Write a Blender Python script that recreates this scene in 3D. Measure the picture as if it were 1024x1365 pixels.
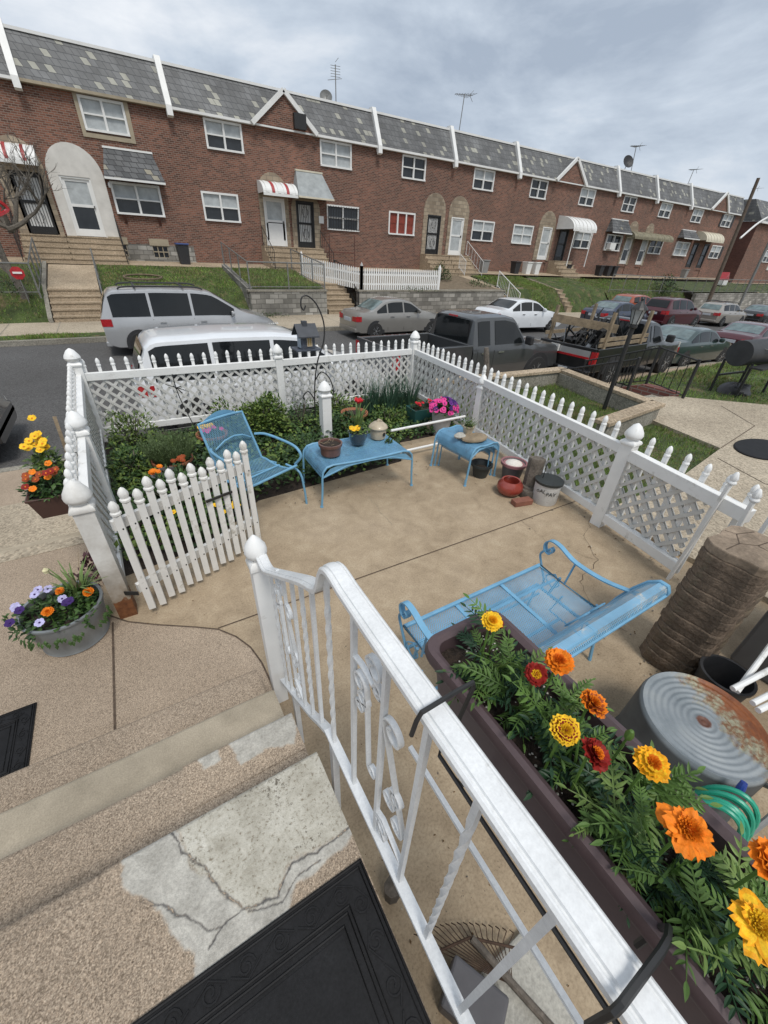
import bpy, math, random
from mathutils import Vector, Matrix
random.seed(7)
R = math.radians
for o in list(bpy.data.objects): bpy.data.objects.remove(o)
sc = bpy.context.scene
COL = sc.collection
# ---------------------------------------------------------------- camera
cd = bpy.data.cameras.new('camera'); cam = bpy.data.objects.new('camera', cd); COL.objects.link(cam)
cd.sensor_fit = 'HORIZONTAL'; cd.sensor_width = 36.0; cd.lens = 528/1024*36
cd.clip_start = 0.02; cd.clip_end = 2000
cam.matrix_world = Matrix(((0.85822162,0.25039043,-0.44806281,0),(-0.51156984,0.48845319,-0.70690154,0),(0.04185632,0.8358936,0.54729328,2.2),(0,0,0,1))) 
sc.camera = cam
sc.render.resolution_x = 768; sc.render.resolution_y = 1024
# ---------------------------------------------------------------- sky, sun, exposure
w = bpy.data.worlds.new('World'); sc.world = w; w.use_nodes = True
nt = w.node_tree; N = nt.nodes; L = nt.links; N.clear()
wo = N.new('ShaderNodeOutputWorld'); bg = N.new('ShaderNodeBackground')
sky = N.new('ShaderNodeTexSky'); sky.sky_type = 'NISHITA'; sky.sun_disc = False
sky.sun_elevation = R(58); sky.sun_rotation = R(200)
sky.dust_density = 3.0
tc = N.new('ShaderNodeTexCoord'); mp = N.new('ShaderNodeMapping')
mp.inputs['Scale'].default_value = (1.5, 1.7, 4.2); mp.inputs['Rotation'].default_value = (0, R(4), 0)
L.new(tc.outputs['Generated'], mp.inputs[0])
n1 = N.new('ShaderNodeTexNoise'); n1.inputs['Scale'].default_value = 1.5; n1.inputs['Detail'].default_value = 7; n1.inputs['Roughness'].default_value = .58; n1.inputs['Distortion'].default_value = .25
L.new(mp.outputs[0], n1.inputs['Vector'])
cr = N.new('ShaderNodeValToRGB'); e = cr.color_ramp.elements
e[0].position = .34; e[0].color = (3.7, 4.35, 5.3, 1); e[1].position = .66; e[1].color = (8.3, 8.6, 9.0, 1)
e2 = cr.color_ramp.elements.new(.48); e2.color = (5.4, 6.1, 7.0, 1)
L.new(n1.outputs['Fac'], cr.inputs[0])
mx = N.new('ShaderNodeMix'); mx.data_type = 'RGBA'; mx.inputs[0].default_value = .93
L.new(sky.outputs[0], mx.inputs[6]); L.new(cr.outputs[0], mx.inputs[7])
L.new(mx.outputs[2], bg.inputs[0]); bg.inputs[1].default_value = .074; L.new(bg.outputs[0], wo.inputs[0])
sd = bpy.data.lights.new('sun', 'SUN'); sd.energy = 1.5; sd.angle = R(16); sd.color = (1, .96, .9)
sun = bpy.data.objects.new('sun', sd); COL.objects.link(sun)
sun.rotation_euler = (R(30), R(8), R(-20))
sc.view_settings.view_transform = 'Standard'; sc.view_settings.look = 'None'; sc.view_settings.gamma = 1
sc.view_settings.exposure = 0.6
# ---------------------------------------------------------------- helpers
def V(*a): return Vector(a)
class MB:
    def __init__(s): s.v = []; s.f = []; s.m = []
    def add(s, vs, fs, mi=0):
        b = len(s.v); s.v += [tuple(p) for p in vs]
        for f in fs: s.f.append(tuple(b+i for i in f)); s.m.append(mi)
    def box(s, x0, x1, y0, y1, z0, z1, mi=0):
        s.add([(x0,y0,z0),(x1,y0,z0),(x1,y1,z0),(x0,y1,z0),(x0,y0,z1),(x1,y0,z1),(x1,y1,z1),(x0,y1,z1)],
              [(3,2,1,0),(4,5,6,7),(0,1,5,4),(1,2,6,5),(2,3,7,6),(3,0,4,7)], mi); return s
    def bar(s, p, q, w, h, mi=0, up=(0,0,1)):
        p = Vector(p); q = Vector(q); d = (q-p).normalized(); up = Vector(up)
        if abs(d.dot(up)) > .99: up = Vector((0,1,0))
        a = d.cross(up).normalized()*w/2; b = a.cross(d).normalized()*h/2
        vs = [p-a-b, p+a-b, p+a+b, p-a+b, q-a-b, q+a-b, q+a+b, q-a+b]
        s.add(vs, [(0,1,2,3),(7,6,5,4),(4,5,1,0),(5,6,2,1),(6,7,3,2),(7,4,0,3)], mi); return s
    def tube(s, pts, r, n=8, mi=0, closed=False, sq=1.0):
        pts = [Vector(p) for p in pts]; k = len(pts); rs = r if isinstance(r, (list,tuple)) else [r]*k
        ref = Vector((0,0,1)); vs = []; prev = None
        for i, p in enumerate(pts):
            a = pts[i-1] if (i > 0 or closed) else p; c = pts[(i+1) % k] if (i < k-1 or closed) else p
            d = (c-a); d = d.normalized() if d.length > 1e-9 else Vector((0,0,1))
            if prev is None:
                u = d.cross(ref) if abs(d.dot(ref)) < .95 else d.cross(Vector((0,1,0)))
            else: u = prev - d*prev.dot(d)
            if u.length < 1e-6: u = d.orthogonal()
            u.normalize(); prev = u; v = d.cross(u)
            for j in range(n):
                t = 2*math.pi*(j+.5)/n; vs.append(p + (u*math.cos(t) + v*math.sin(t)*sq)*rs[i])
        fs = []
        for i in range(k if closed else k-1):
            for j in range(n):
                a0 = i*n+j; a1 = i*n+(j+1)%n; b0 = ((i+1)%k)*n+j; b1 = ((i+1)%k)*n+(j+1)%n
                fs.append((a0,a1,b1,b0))
        if not closed: fs += [tuple(reversed(range(n))), tuple(range((k-1)*n, k*n))]
        s.add(vs, fs, mi); return s
    def lathe(s, prof, c=(0,0,0), n=24, mi=0, ax=None, sx=1, sy=1, ph=0):
        c = Vector(c); vs = []; M = Matrix.Identity(3)
        if ax is not None: M = Vector((0,0,1)).rotation_difference(Vector(ax)).to_matrix()
        for r, z in prof:
            for j in range(n):
                t = 2*math.pi*j/n+ph; vs.append(c + M @ Vector((r*math.cos(t)*sx, r*math.sin(t)*sy, z)))
        fs = []
        for i in range(len(prof)-1):
            for j in range(n): fs.append((i*n+j, i*n+(j+1)%n, (i+1)*n+(j+1)%n, (i+1)*n+j))
        if prof[0][0] > 1e-6: fs.append(tuple(reversed(range(n))))
        if prof[-1][0] > 1e-6: fs.append(tuple(range((len(prof)-1)*n, len(prof)*n)))
        s.add(vs, fs, mi); return s
    def prism(s, poly, a, b, axis='z', mi=0):
        n = len(poly)
        def P(u, v, t): return {'z': (u,v,t), 'y': (u,t,v), 'x': (t,u,v)}[axis]
        vs = [P(u,v,a) for u,v in poly] + [P(u,v,b) for u,v in poly]
        fs = [tuple(reversed(range(n))), tuple(range(n,2*n))] + [(i,(i+1)%n,n+(i+1)%n,n+i) for i in range(n)]
        s.add(vs, fs, mi); return s
    def quad(s, *p, mi=0): s.add(p, [tuple(range(len(p)))], mi); return s
    def grid(s, fn, nu, nv, mi=0, closeu=False):
        vs = [fn(i/nu, j/nv) for i in range(nu+1) for j in range(nv+1)]
        s.add(vs, [(i*(nv+1)+j, (i+1)*(nv+1)+j, (i+1)*(nv+1)+j+1, i*(nv+1)+j+1) for i in range(nu) for j in range(nv)], mi); return s
    def merge(s, o, M=None, mi=None):
        vs = o.v if M is None else [tuple(M @ Vector(p)) for p in o.v]
        b = len(s.v); s.v += vs
        for f, m in zip(o.f, o.m): s.f.append(tuple(b+i for i in f)); s.m.append(m if mi is None else mi)
        return s
    def build(s, name, mats, parent=None, smooth=False, bev=0, ang=35, sub=0, solid=0, origin=None):
        root = parent
        while root is not None and root.parent is not None: root = root.parent
        off = root.location.copy() if root is not None else Vector(origin or (0,0,0))
        me = bpy.data.meshes.new(name)
        vs = s.v if off.length == 0 else [(x-off.x, y-off.y, z-off.z) for x,y,z in s.v]
        me.from_pydata(vs, [], s.f); 
        for m in (mats if isinstance(mats, (list,tuple)) else [mats]): me.materials.append(m)
        if any(s.m): me.polygons.foreach_set('material_index', s.m)
        me.validate()
        if smooth:
            me.polygons.foreach_set('use_smooth', [True]*len(me.polygons))
            if ang < 179: me.set_sharp_from_angle(angle=R(ang))
        me.update()
        o = bpy.data.objects.new(name, me); COL.objects.link(o)
        if parent is not None: o.parent = parent
        elif origin: o.location = origin
        if solid: 
            md = o.modifiers.new('t','SOLIDIFY'); md.thickness = solid; md.offset = 0
        if sub: 
            md = o.modifiers.new('s','SUBSURF'); md.levels = sub; md.render_levels = sub
        if bev:
            md = o.modifiers.new('b','BEVEL'); md.width = bev; md.segments = 2; md.limit_method = 'ANGLE'; md.angle_limit = R(40)
            md.harden_normals = False
        return o
def tag(o, label=None, cat=None, group=None, kind=None):
    if label: o['label'] = label
    if cat: o['category'] = cat
    if group: o['group'] = group
    if kind: o['kind'] = kind
    return o
def thing(name, label, cat, loc=(0,0,0), group=None):
    o = bpy.data.objects.new(name, None); COL.objects.link(o); o.location = loc; o.empty_display_size = .1
    return tag(o, label, cat, group)
def kids(o): return [c for c in bpy.data.objects if c.parent == o]
def copy_tree(o, loc=None, rz=None, label=None, parent=None):
    c = o.copy(); COL.objects.link(c); c.parent = parent
    if loc is not None: c.location = loc
    if rz is not None: c.rotation_euler = (0,0,rz)
    if label: c['label'] = label
    for ch in list(o.children): copy_tree(ch, parent=c)
    return c
def struct(o): o['kind'] = 'structure'; return o
def lerp(a, b, t): return a+(b-a)*t
def cat_pts(pts, n=6):
    P = [Vector(p) for p in pts]; out = []
    for i in range(len(P)-1):
        p0 = P[max(i-1,0)]; p1 = P[i]; p2 = P[i+1]; p3 = P[min(i+2,len(P)-1)]
        for k in range(n):
            t = k/n; out.append(.5*((2*p1)+(-p0+p2)*t+(2*p0-5*p1+4*p2-p3)*t*t+(-p0+3*p1-3*p2+p3)*t**3))
    return out+[P[-1]]
# ---------------------------------------------------------------- materials
def newmat(name):
    m = bpy.data.materials.new(name); m.use_nodes = True; t = m.node_tree
    return m, t, t.nodes, t.links, t.nodes['Principled BSDF']
def rgb(c): return (c[0], c[1], c[2], 1)
def noise(N, L, co, scale, det=4, rough=.6, dist=0):
    n = N.new('ShaderNodeTexNoise'); n.inputs['Scale'].default_value = scale; n.inputs['Detail'].default_value = det
    n.inputs['Roughness'].default_value = rough; n.inputs['Distortion'].default_value = dist
    L.new(co, n.inputs['Vector']); return n.outputs['Fac']
def ramp(N, L, fac, stops):
    r = N.new('ShaderNodeValToRGB'); e = r.color_ramp.elements
    e[0].position = stops[0][0]; e[0].color = rgb(stops[0][1]); e[1].position = stops[-1][0]; e[1].color = rgb(stops[-1][1])
    for p, c in stops[1:-1]: x = e.new(p); x.color = rgb(c)
    L.new(fac, r.inputs[0]); return r.outputs[0]
def mix(N, L, fac, a, b, mode='MIX'):
    m = N.new('ShaderNodeMix'); m.data_type = 'RGBA'; m.blend_type = mode
    if isinstance(fac, (int,float)): m.inputs[0].default_value = fac
    else: L.new(fac, m.inputs[0])
    for s, x in ((6,a),(7,b)):
        if isinstance(x, tuple): m.inputs[s].default_value = rgb(x)
        else: L.new(x, m.inputs[s])
    return m.outputs[2]
def math_(N, L, op, a, b=None):
    m = N.new('ShaderNodeMath'); m.operation = op
    for i, x in enumerate((a,b)):
        if x is None: continue
        if isinstance(x, (int,float)): m.inputs[i].default_value = x
        else: L.new(x, m.inputs[i])
    return m.outputs[0]
def bump(N, L, B, h, st, dist=.01):
    b = N.new('ShaderNodeBump'); b.inputs['Strength'].default_value = st; b.inputs['Distance'].default_value = dist
    L.new(h, b.inputs['Height']); L.new(b.outputs[0], B.inputs['Normal']); return b
def mat(name, col, rough=.6, metal=0, var=.12, vs=3, fine=0, fs=60, bs=0, bscale=60, bd=.004, col2=None, stain=None, coat=0, spec=.5, trans=0):
    m, t, N, L, B = newmat(name); tc = N.new('ShaderNodeTexCoord'); co = tc.outputs['Object']
    lo = tuple(c*(1-var) for c in col); hi = tuple(min(c*(1+var), 1) for c in (col2 or col))
    c = ramp(N, L, noise(N, L, co, vs, 5), [(.3, lo), (.7, hi)])
    if fine: 
        f = ramp(N, L, noise(N, L, co, fs, 3, .7), [(.3, (1-fine,)*3), (.7, (1+fine*.6,)*3)])
        c = mix(N, L, 1.0, c, f, 'MULTIPLY')
    if stain:
        sc_, th, scol = stain
        c = mix(N, L, ramp(N, L, noise(N, L, co, sc_, 6, .7), [(th, (0,0,0)), (th+.12, (1,1,1))]), c, scol)
    L.new(c, B.inputs['Base Color'])
    B.inputs['Roughness'].default_value = rough; B.inputs['Metallic'].default_value = metal
    B.inputs['Coat Weight'].default_value = coat; B.inputs['Specular IOR Level'].default_value = spec
    if coat: B.inputs['Coat Roughness'].default_value = .06
    if bs: bump(N, L, B, noise(N, L, co, bscale, 4, .6), bs, bd)
    return m
def wallco(N, L, axes='xz', off=0):
    tc = N.new('ShaderNodeTexCoord'); s = N.new('ShaderNodeSeparateXYZ'); c = N.new('ShaderNodeCombineXYZ')
    L.new(tc.outputs['Object'], s.inputs[0])
    if axes == 'auto':   # world position, so neighbouring houses do not repeat
        geo = N.new('ShaderNodeNewGeometry'); L.new(geo.outputs['Position'], s.inputs[0])
        a = math_(N, L, 'ADD', s.outputs['X'], s.outputs['Y']); L.new(a, c.inputs['X']); L.new(s.outputs['Z'], c.inputs['Y']); return c.outputs[0], geo.outputs['Position']
    else:
        L.new(s.outputs[axes[0].upper()], c.inputs['X']); L.new(s.outputs[axes[1].upper()], c.inputs['Y'])
    return c.outputs[0], tc.outputs['Object']
def brickmat(name, c1, c2, mortar, bw, bh, ms, rough=.9, axes='auto', bs=.4, light=None, thr=.93, offset=.5, var=.2):
    m, t, N, L, B = newmat(name); co, ob = wallco(N, L, axes)
    b = N.new('ShaderNodeTexBrick'); L.new(co, b.inputs['Vector']); b.inputs['Scale'].default_value = 1
    b.inputs['Brick Width'].default_value = bw; b.inputs['Row Height'].default_value = bh; b.inputs['Mortar Size'].default_value = ms
    b.offset = offset; b.inputs['Mortar Smooth'].default_value = .1
    b.inputs['Color1'].default_value = (0,0,0,1); b.inputs['Color2'].default_value = (1,1,1,1); b.inputs['Mortar'].default_value = (.5,.5,.5,1)
    stops = [(0, c1), (1, c2)]
    if light: stops = [(0, c1), (thr-.01, c2), (thr+.01, light)]
    c = ramp(N, L, b.outputs['Color'], stops)
    v = ramp(N, L, noise(N, L, ob, .8, 5), [(.3, (1-var,)*3), (.7, (1+var*.6,)*3)])
    v2 = ramp(N, L, noise(N, L, ob, .16, 4, .6, .5), [(.32, (.8,.78,.77)), (.66, (1.14,1.13,1.1))]); c = mix(N, L, 1.0, c, v2, 'MULTIPLY')
    c = mix(N, L, 1.0, c, v, 'MULTIPLY'); c = mix(N, L, b.outputs['Fac'], c, mortar)
    L.new(c, B.inputs['Base Color']); B.inputs['Roughness'].default_value = rough
    inv = math_(N, L, 'SUBTRACT', 1, b.outputs['Fac']); bump(N, L, B, inv, bs, .01)
    return m
def latmat(name, col, pitch, fill, axes='xy', rough=.5, metal=0, warp=1.6, wirecol=None):
    """see-through expanded metal / chain link: diamond openings"""
    m, t, N, L, B = newmat(name); co, ob = wallco(N, L, axes); s = N.new('ShaderNodeSeparateXYZ'); L.new(co, s.inputs[0])
    u = math_(N, L, 'MULTIPLY', s.outputs['X'], 1/pitch); v = math_(N, L, 'MULTIPLY', s.outputs['Y'], 1/(pitch*warp))
    a = math_(N, L, 'FRACT', math_(N, L, 'ADD', math_(N, L, 'ADD', u, v), 1000)); b = math_(N, L, 'FRACT', math_(N, L, 'ADD', math_(N, L, 'SUBTRACT', u, v), 1000))
    k = math_(N, L, 'MAXIMUM', math_(N, L, 'LESS_THAN', a, fill), math_(N, L, 'LESS_THAN', b, fill))
    c = ramp(N, L, noise(N, L, ob, 6, 5), [(.35, tuple(x*.82 for x in col)), (.65, tuple(min(1,x*1.12) for x in col))])
    if wirecol: c = mix(N, L, ramp(N, L, noise(N, L, ob, 9, 6, .7), [(.56, (0,0,0)), (.68, (1,1,1))]), c, wirecol)
    L.new(c, B.inputs['Base Color']); B.inputs['Roughness'].default_value = rough; B.inputs['Metallic'].default_value = metal
    L.new(k, B.inputs['Alpha']); return m
def aggregate(name, tones, fine=170, big=.6, dark=.5, bs=.35):
    m, t, N, L, B = newmat(name); tc = N.new('ShaderNodeTexCoord'); co = tc.outputs['Object']
    c = ramp(N, L, noise(N, L, co, fine, 3, .75), [(.3, tones[0]), (.5, tones[1]), (.7, tones[2])])
    vo = N.new('ShaderNodeTexVoronoi'); vo.inputs['Scale'].default_value = fine*.9; L.new(co, vo.inputs['Vector'])
    vc = ramp(N, L, vo.outputs['Color'], [(.0, (.5,.47,.44)), (.5, (1,.99,.97)), (1, (1.4,1.35,1.3))])
    c = mix(N, L, .9, c, vc, 'MULTIPLY')
    b = ramp(N, L, noise(N, L, co, big, 6, .6), [(.3, (1-.28*dark,1-.3*dark,1-.32*dark)), (.68, (1.12,1.12,1.12))])
    c = mix(N, L, 1.0, c, b, 'MULTIPLY')
    sp = ramp(N, L, noise(N, L, co, 9, 6, .7), [(.62, (1,1,1)), (.72, (.78,.76,.72))]); c = mix(N, L, .8, c, sp, 'MULTIPLY')
    L.new(c, B.inputs['Base Color']); B.inputs['Roughness'].default_value = .92; B.inputs['Specular IOR Level'].default_value = .3
    bump(N, L, B, noise(N, L, co, fine, 2, .6), bs, .004); return m
M = {}
def patiomat():
    m, t, N, L, B = newmat('patio_concrete'); tc = N.new('ShaderNodeTexCoord'); co = tc.outputs['Object']
    c = ramp(N,L,noise(N,L,co,1.1,8,.62,.6),[(.28,(.25,.188,.12)),(.5,(.365,.285,.19)),(.72,(.46,.37,.265))])
    c = mix(N,L,.55,c,ramp(N,L,noise(N,L,co,5.5,8,.7,.4),[(.3,(.215,.16,.105)),(.55,(.385,.3,.205)),(.75,(.5,.415,.3))]))
    f = ramp(N,L,noise(N,L,co,85,3,.7),[(.3,(.74,.72,.69)),(.52,(1,1,1)),(.75,(1.16,1.16,1.15))]); c = mix(N,L,1.0,c,f,'MULTIPLY')
    vo = N.new('ShaderNodeTexVoronoi'); vo.inputs['Scale'].default_value = 34; L.new(co, vo.inputs['Vector']); c = mix(N,L,ramp(N,L,vo.outputs['Distance'],[(.05,(1,1,1)),(.1,(0,0,0))]),c,(.16,.12,.085))
    c = mix(N,L,.75,c,ramp(N,L,noise(N,L,co,.55,7,.6,1.2),[(.52,(1,1,1)),(.66,(.74,.72,.7))]),'MULTIPLY')
    c = mix(N,L,.8,c,ramp(N,L,noise(N,L,co,21,5,.8),[(.66,(1,1,1)),(.74,(.6,.56,.5))]),'MULTIPLY')
    L.new(c,B.inputs['Base Color']); B.inputs['Roughness'].default_value = .85; B.inputs['Specular IOR Level'].default_value = .35
    bump(N,L,B,noise(N,L,co,70,4,.65),.18,.004); return m
M['agg'] = aggregate('exposed_aggregate', [(.15,.115,.085),(.34,.275,.21),(.56,.47,.375)], 240, .8, .9, .6)
M['agg2'] = aggregate('tread_aggregate', [(.15,.115,.085),(.34,.275,.21),(.55,.465,.37)], 260, 1.1, .9, .6)
M['smoothstep'] = mat('worn_tread', (.33,.28,.205), .85, var=.16, vs=4, col2=(.38,.325,.245), fine=.22, fs=190, bs=.25, bscale=120, stain=(9,.66,(.26,.21,.15)))
M['patio'] = patiomat()
M['walkcon'] = aggregate('pavement_concrete', [(.34,.29,.22),(.39,.34,.265),(.44,.39,.31)], 60, .5, .8, .1)
M['greycon'] = aggregate('grey_concrete', [(.2,.19,.165),(.27,.26,.225),(.35,.335,.29)], 60, 1.2, 1.0, .2)
M['patch'] = mat('patched_mortar', (.4,.385,.34), .85, var=.18, vs=6, fine=.25, fs=70, bs=.5, bscale=35, bd=.01, stain=(22,.63,(.15,.14,.12)))
M['patchgrey'] = mat('grey_mortar', (.3,.31,.29), .85, var=.2, vs=9, fine=.2, fs=60, bs=.4, bscale=30, bd=.01)
M['asphalt'] = aggregate('asphalt', [(.06,.06,.061),(.09,.09,.091),(.13,.13,.131)], 60, .25, .7, .3)
M['soil'] = mat('soil', (.035,.024,.017), .95, var=.4, vs=40, fine=.5, fs=160, bs=.8, bscale=90, bd=.02, stain=(120,.7,(.25,.22,.18)))
M['dirt'] = mat('dry_dirt', (.17,.13,.085), .95, var=.3, vs=5, fine=.4, fs=50, bs=.6, bscale=30, bd=.03)
M['turf'] = mat('turf_ground', (.055,.08,.02), .95, var=.5, vs=2, fine=.6, fs=30, bs=.5, bscale=30, bd=.03, stain=(1.6,.54,(.15,.115,.06)))
M['grassdry'] = mat('dry_grass', (.2,.17,.07), .8, var=.3, vs=2)
M['grassb'] = mat('grass_blade', (.075,.15,.02), .7, var=.35, vs=.9, col2=(.17,.26,.045))
M['white'] = mat('white_vinyl', (.76,.76,.745), .45, var=.05, vs=5, stain=(7,.6,(.5,.49,.45)), spec=.4)
M['whiteold'] = mat('weathered_white', (.69,.68,.65), .55, var=.08, vs=8, stain=(8,.57,(.4,.38,.33)))
M['railwhite'] = mat('painted_rail', (.71,.72,.72), .4, var=.07, vs=14, fine=.1, fs=140, stain=(24,.64,(.5,.5,.48)), bs=.1, bscale=120)
M['iron'] = mat('black_iron', (.018,.018,.018), .5, var=.3, vs=20)
M['brick'] = brickmat('red_brick', (.10,.044,.030), (.24,.102,.066), (.24,.195,.16), .215, .075, .009, var=.3)
M['brickdk'] = brickmat('dark_brick', (.1,.042,.032), (.14,.06,.045), (.12,.07,.06), .215, .075, .007)
M['slate'] = brickmat('slate_shingle', (.115,.118,.12), (.16,.165,.17), (.06,.062,.065), .27, .25, .010, rough=.7, light=(.33,.33,.29), thr=.9, bs=.7, var=.35)
M['slate2'] = brickmat('patchy_slate', (.075,.08,.085), (.15,.155,.16), (.03,.03,.033), .3, .2, .014, rough=.7, light=(.3,.28,.22), thr=.96, bs=.8, var=.35)
M['block'] = brickmat('stone_block', (.17,.165,.15), (.33,.32,.295), (.12,.115,.1), .42, .2, .012, light=(.42,.41,.38), thr=.93, bs=.8, var=.4)
M['stone'] = brickmat('tan_stone', (.25,.2,.145), (.4,.335,.25), (.2,.17,.13), .34, .2, .012, bs=.6)
M['redbrick'] = brickmat('garden_brick', (.17,.06,.05), (.26,.11,.09), (.2,.17,.15), .22, .08, .01)
M['trim'] = mat('white_trim', (.72,.72,.7), .5, var=.06, vs=2)
def gpmat():
    m, t, N, L, B = newmat('stained_post'); tc = N.new('ShaderNodeTexCoord'); co = tc.outputs['Object']; s = N.new('ShaderNodeSeparateXYZ'); L.new(co, s.inputs[0])
    c = ramp(N,L,noise(N,L,co,6,6,.65),[(.35,(.5,.48,.44)),(.6,(.68,.67,.64))])
    z = math_(N,L,'ADD',s.outputs['Z'],math_(N,L,'MULTIPLY',noise(N,L,co,11,7,.7),-.35)); g_ = ramp(N,L,z,[(-.02,(.4,.33,.26)),(.35,(1,1,1))]); c = mix(N,L,1.0,c,g_,'MULTIPLY')
    r_ = ramp(N,L,z,[(-.17,(1,1,1)),(-.1,(0,0,0))]); c = mix(N,L,r_,c,ramp(N,L,noise(N,L,co,30,5),[(.3,(.09,.03,.012)),(.7,(.22,.09,.035))]))
    L.new(c,B.inputs['Base Color']); B.inputs['Roughness'].default_value = .6; return m
M['tan'] = mat('tan_trim', (.33,.28,.2), .7, var=.15, vs=3)
M['stucco'] = mat('white_stucco', (.6,.58,.54), .9, var=.1, vs=3, bs=.5, bscale=50, bd=.01)
M['glassd'] = mat('dark_glass', (.022,.026,.03), .1, var=.3, vs=2, spec=.45)
M['glassb'] = mat('glass_blinds', (.4,.425,.43), .25, var=.22, vs=2.5, spec=.4)
M['curtain'] = mat('red_curtain', (.2,.035,.02), .6, var=.3, vs=8)
M['cream'] = mat('cream_metal', (.6,.55,.43), .5, var=.1, vs=3)
M['metalroof'] = mat('grey_hood', (.28,.3,.3), .5, var=.2, vs=3)
M['olive'] = mat('old_canopy', (.2,.18,.12), .7, var=.3, vs=4)
M['stepcon'] = aggregate('step_concrete', [(.3,.235,.165),(.38,.31,.225),(.45,.38,.29)], 40, .8, .9, .15)
M['door_iron'] = latmat('door_grille', (.55,.56,.56), .09, .55, 'xz', warp=1.5)
M['chain'] = latmat('chain_link', (.16,.16,.15), .07, .055, 'auto', metal=.4, warp=1)
M['blue'] = mat('blue_paint', (.15,.34,.5), .42, var=.14, vs=10, stain=(16,.66,(.1,.15,.2)))
M['bluemesh'] = latmat('blue_mesh', (.13,.28,.4), .016, .34, 'xy', warp=1.6)
M['bluemeshv'] = latmat('blue_mesh_back', (.1,.23,.33), .016, .36, 'xz', warp=1.6)
M['bluetop'] = latmat('blue_mesh_top', (.13,.3,.46), .009, .56, 'xy', warp=1.6, wirecol=(.1,.2,.3))
M['benchmesh'] = latmat('bench_mesh', (.15,.35,.53), .0135, .36, 'xy', warp=1.7)
M['benchback'] = latmat('bench_back_mesh', (.18,.38,.55), .012, .44, 'xz', warp=1.7, wirecol=(.5,.5,.45))
# ================================================================ SETTING
def fz(x): return -.7 if x < 12 else -.7-.021*(x-12)
def nz(x): return fz(x)-.25
def rz_(x, y): t = max(0, min(1, (y-7.6)/9.4)); return lerp(nz(x), fz(x), t)
XS = [-60,-20,-8,-4,0,4,8,12,16,20,26,32,40,55,80,120,180]
def strip(mb, y0, y1, h0, h1, xs=XS, mi=0):
    for a, b in zip(xs[:-1], xs[1:]):
        mb.quad((a,y0,rz_(a,y0)+h0),(b,y0,rz_(b,y0)+h0),(b,y1,rz_(b,y1)+h1),(a,y1,rz_(a,y1)+h1), mi=mi)
g = MB(); g.quad((-600,-600,-6),(900,-600,-6),(900,900,-6),(-600,900,-6)); struct(g.build('ground', M['dirt']))
g = MB(); strip(g, 7.55, 17.05, 0, 0); struct(g.build('road', M['asphalt']))
def kerb(ya, yb, road_side, nm):
    g = MB()
    for a, b in zip(XS[:-1], XS[1:]):
        za, zb = rz_(a, road_side), rz_(b, road_side)
        g.add([(a,ya,za-.2),(b,ya,zb-.2),(b,yb,zb-.2),(a,yb,za-.2),(a,ya,za+.15),(b,ya,zb+.15),(b,yb,zb+.15),(a,yb,za+.15)],
              [(4,5,6,7),(0,1,5,4),(2,3,7,6)])
    struct(g.build(nm, M['greycon']))
kerb(7.44, 7.6, 7.6, 'kerb'); kerb(17.0, 17.16, 17.0, 'kerb')
g = MB(); strip(g, 4.6, 7.44, .145, .145, [-60,-20,-8,-4,-.62]); strip(g, 6.1, 7.44, .146, .146, [-.62]+XS[5:]); struct(g.build('near_sidewalk', M['agg']))
g = MB(); strip(g, 4.9, 6.3, .149, .149, [-60,-20,-8,-4,-.62]); struct(g.build('sidewalk_slab', M['walkcon']))
g = MB(); strip(g, 17.16, 20.35, .14, .2); struct(g.build('far_sidewalk', M['walkcon']))
g = MB()
for x in [k*1.5-20 for k in range(60)]:
    g.quad((x,17.16,rz_(x,17)+.146),(x+.02,17.16,rz_(x,17)+.146),(x+.02,20.3,rz_(x,17)+.206),(x,20.3,rz_(x,17)+.206))
struct(g.build('sidewalk_joints', M['greycon']))
g = MB(); strip(g, 17.17, 17.95, .147, .16, [-60,-20,-8,-4,0,3.5]); struct(g.build('verge', M['turf']))
# near yards: terrace
g = MB(); g.box(-.62, 7.85, -6, 6.1, -3, -.02); g.box(7.85, 9.15, -6, 4.15, -3, -.021); g.box(9.15, 60, -6, 5.0, -3, -.022); g.box(-60, -.62, -6, 3.73, -3, -.02); struct(g.build('terrace', M['greycon']))
edge = [(-.62,2.62),(-.48,2.46),(-.3,2.33),(-.1,2.2),(.04,2.1),(.13,1.98),(.19,1.85),(.22,1.7),(.23,1.5)]
g = MB()
pat = edge + [(.23,-3),(3.9,-3),(3.86,0.2),(3.78,1.65),(3.95,3.2),(4.08,4.25),(2.9,4.25),(2.6,3.75),(.75,3.62),(.2,3.1),(-.62,2.95)]
g.add([(x,y,0) for x,y in pat], [tuple(range(len(pat)))]); struct(g.build('patio', M['patio']))
g = MB(); wk = [(-60,-3),(.23,-3),(.23,1.5)]+edge[::-1][1:]+[(-.62,3.73),(-60,3.73)]
g.add([(x,y,0) for x,y in wk], [tuple(range(len(wk)))]); struct(g.build('walkway', M['agg']))
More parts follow.
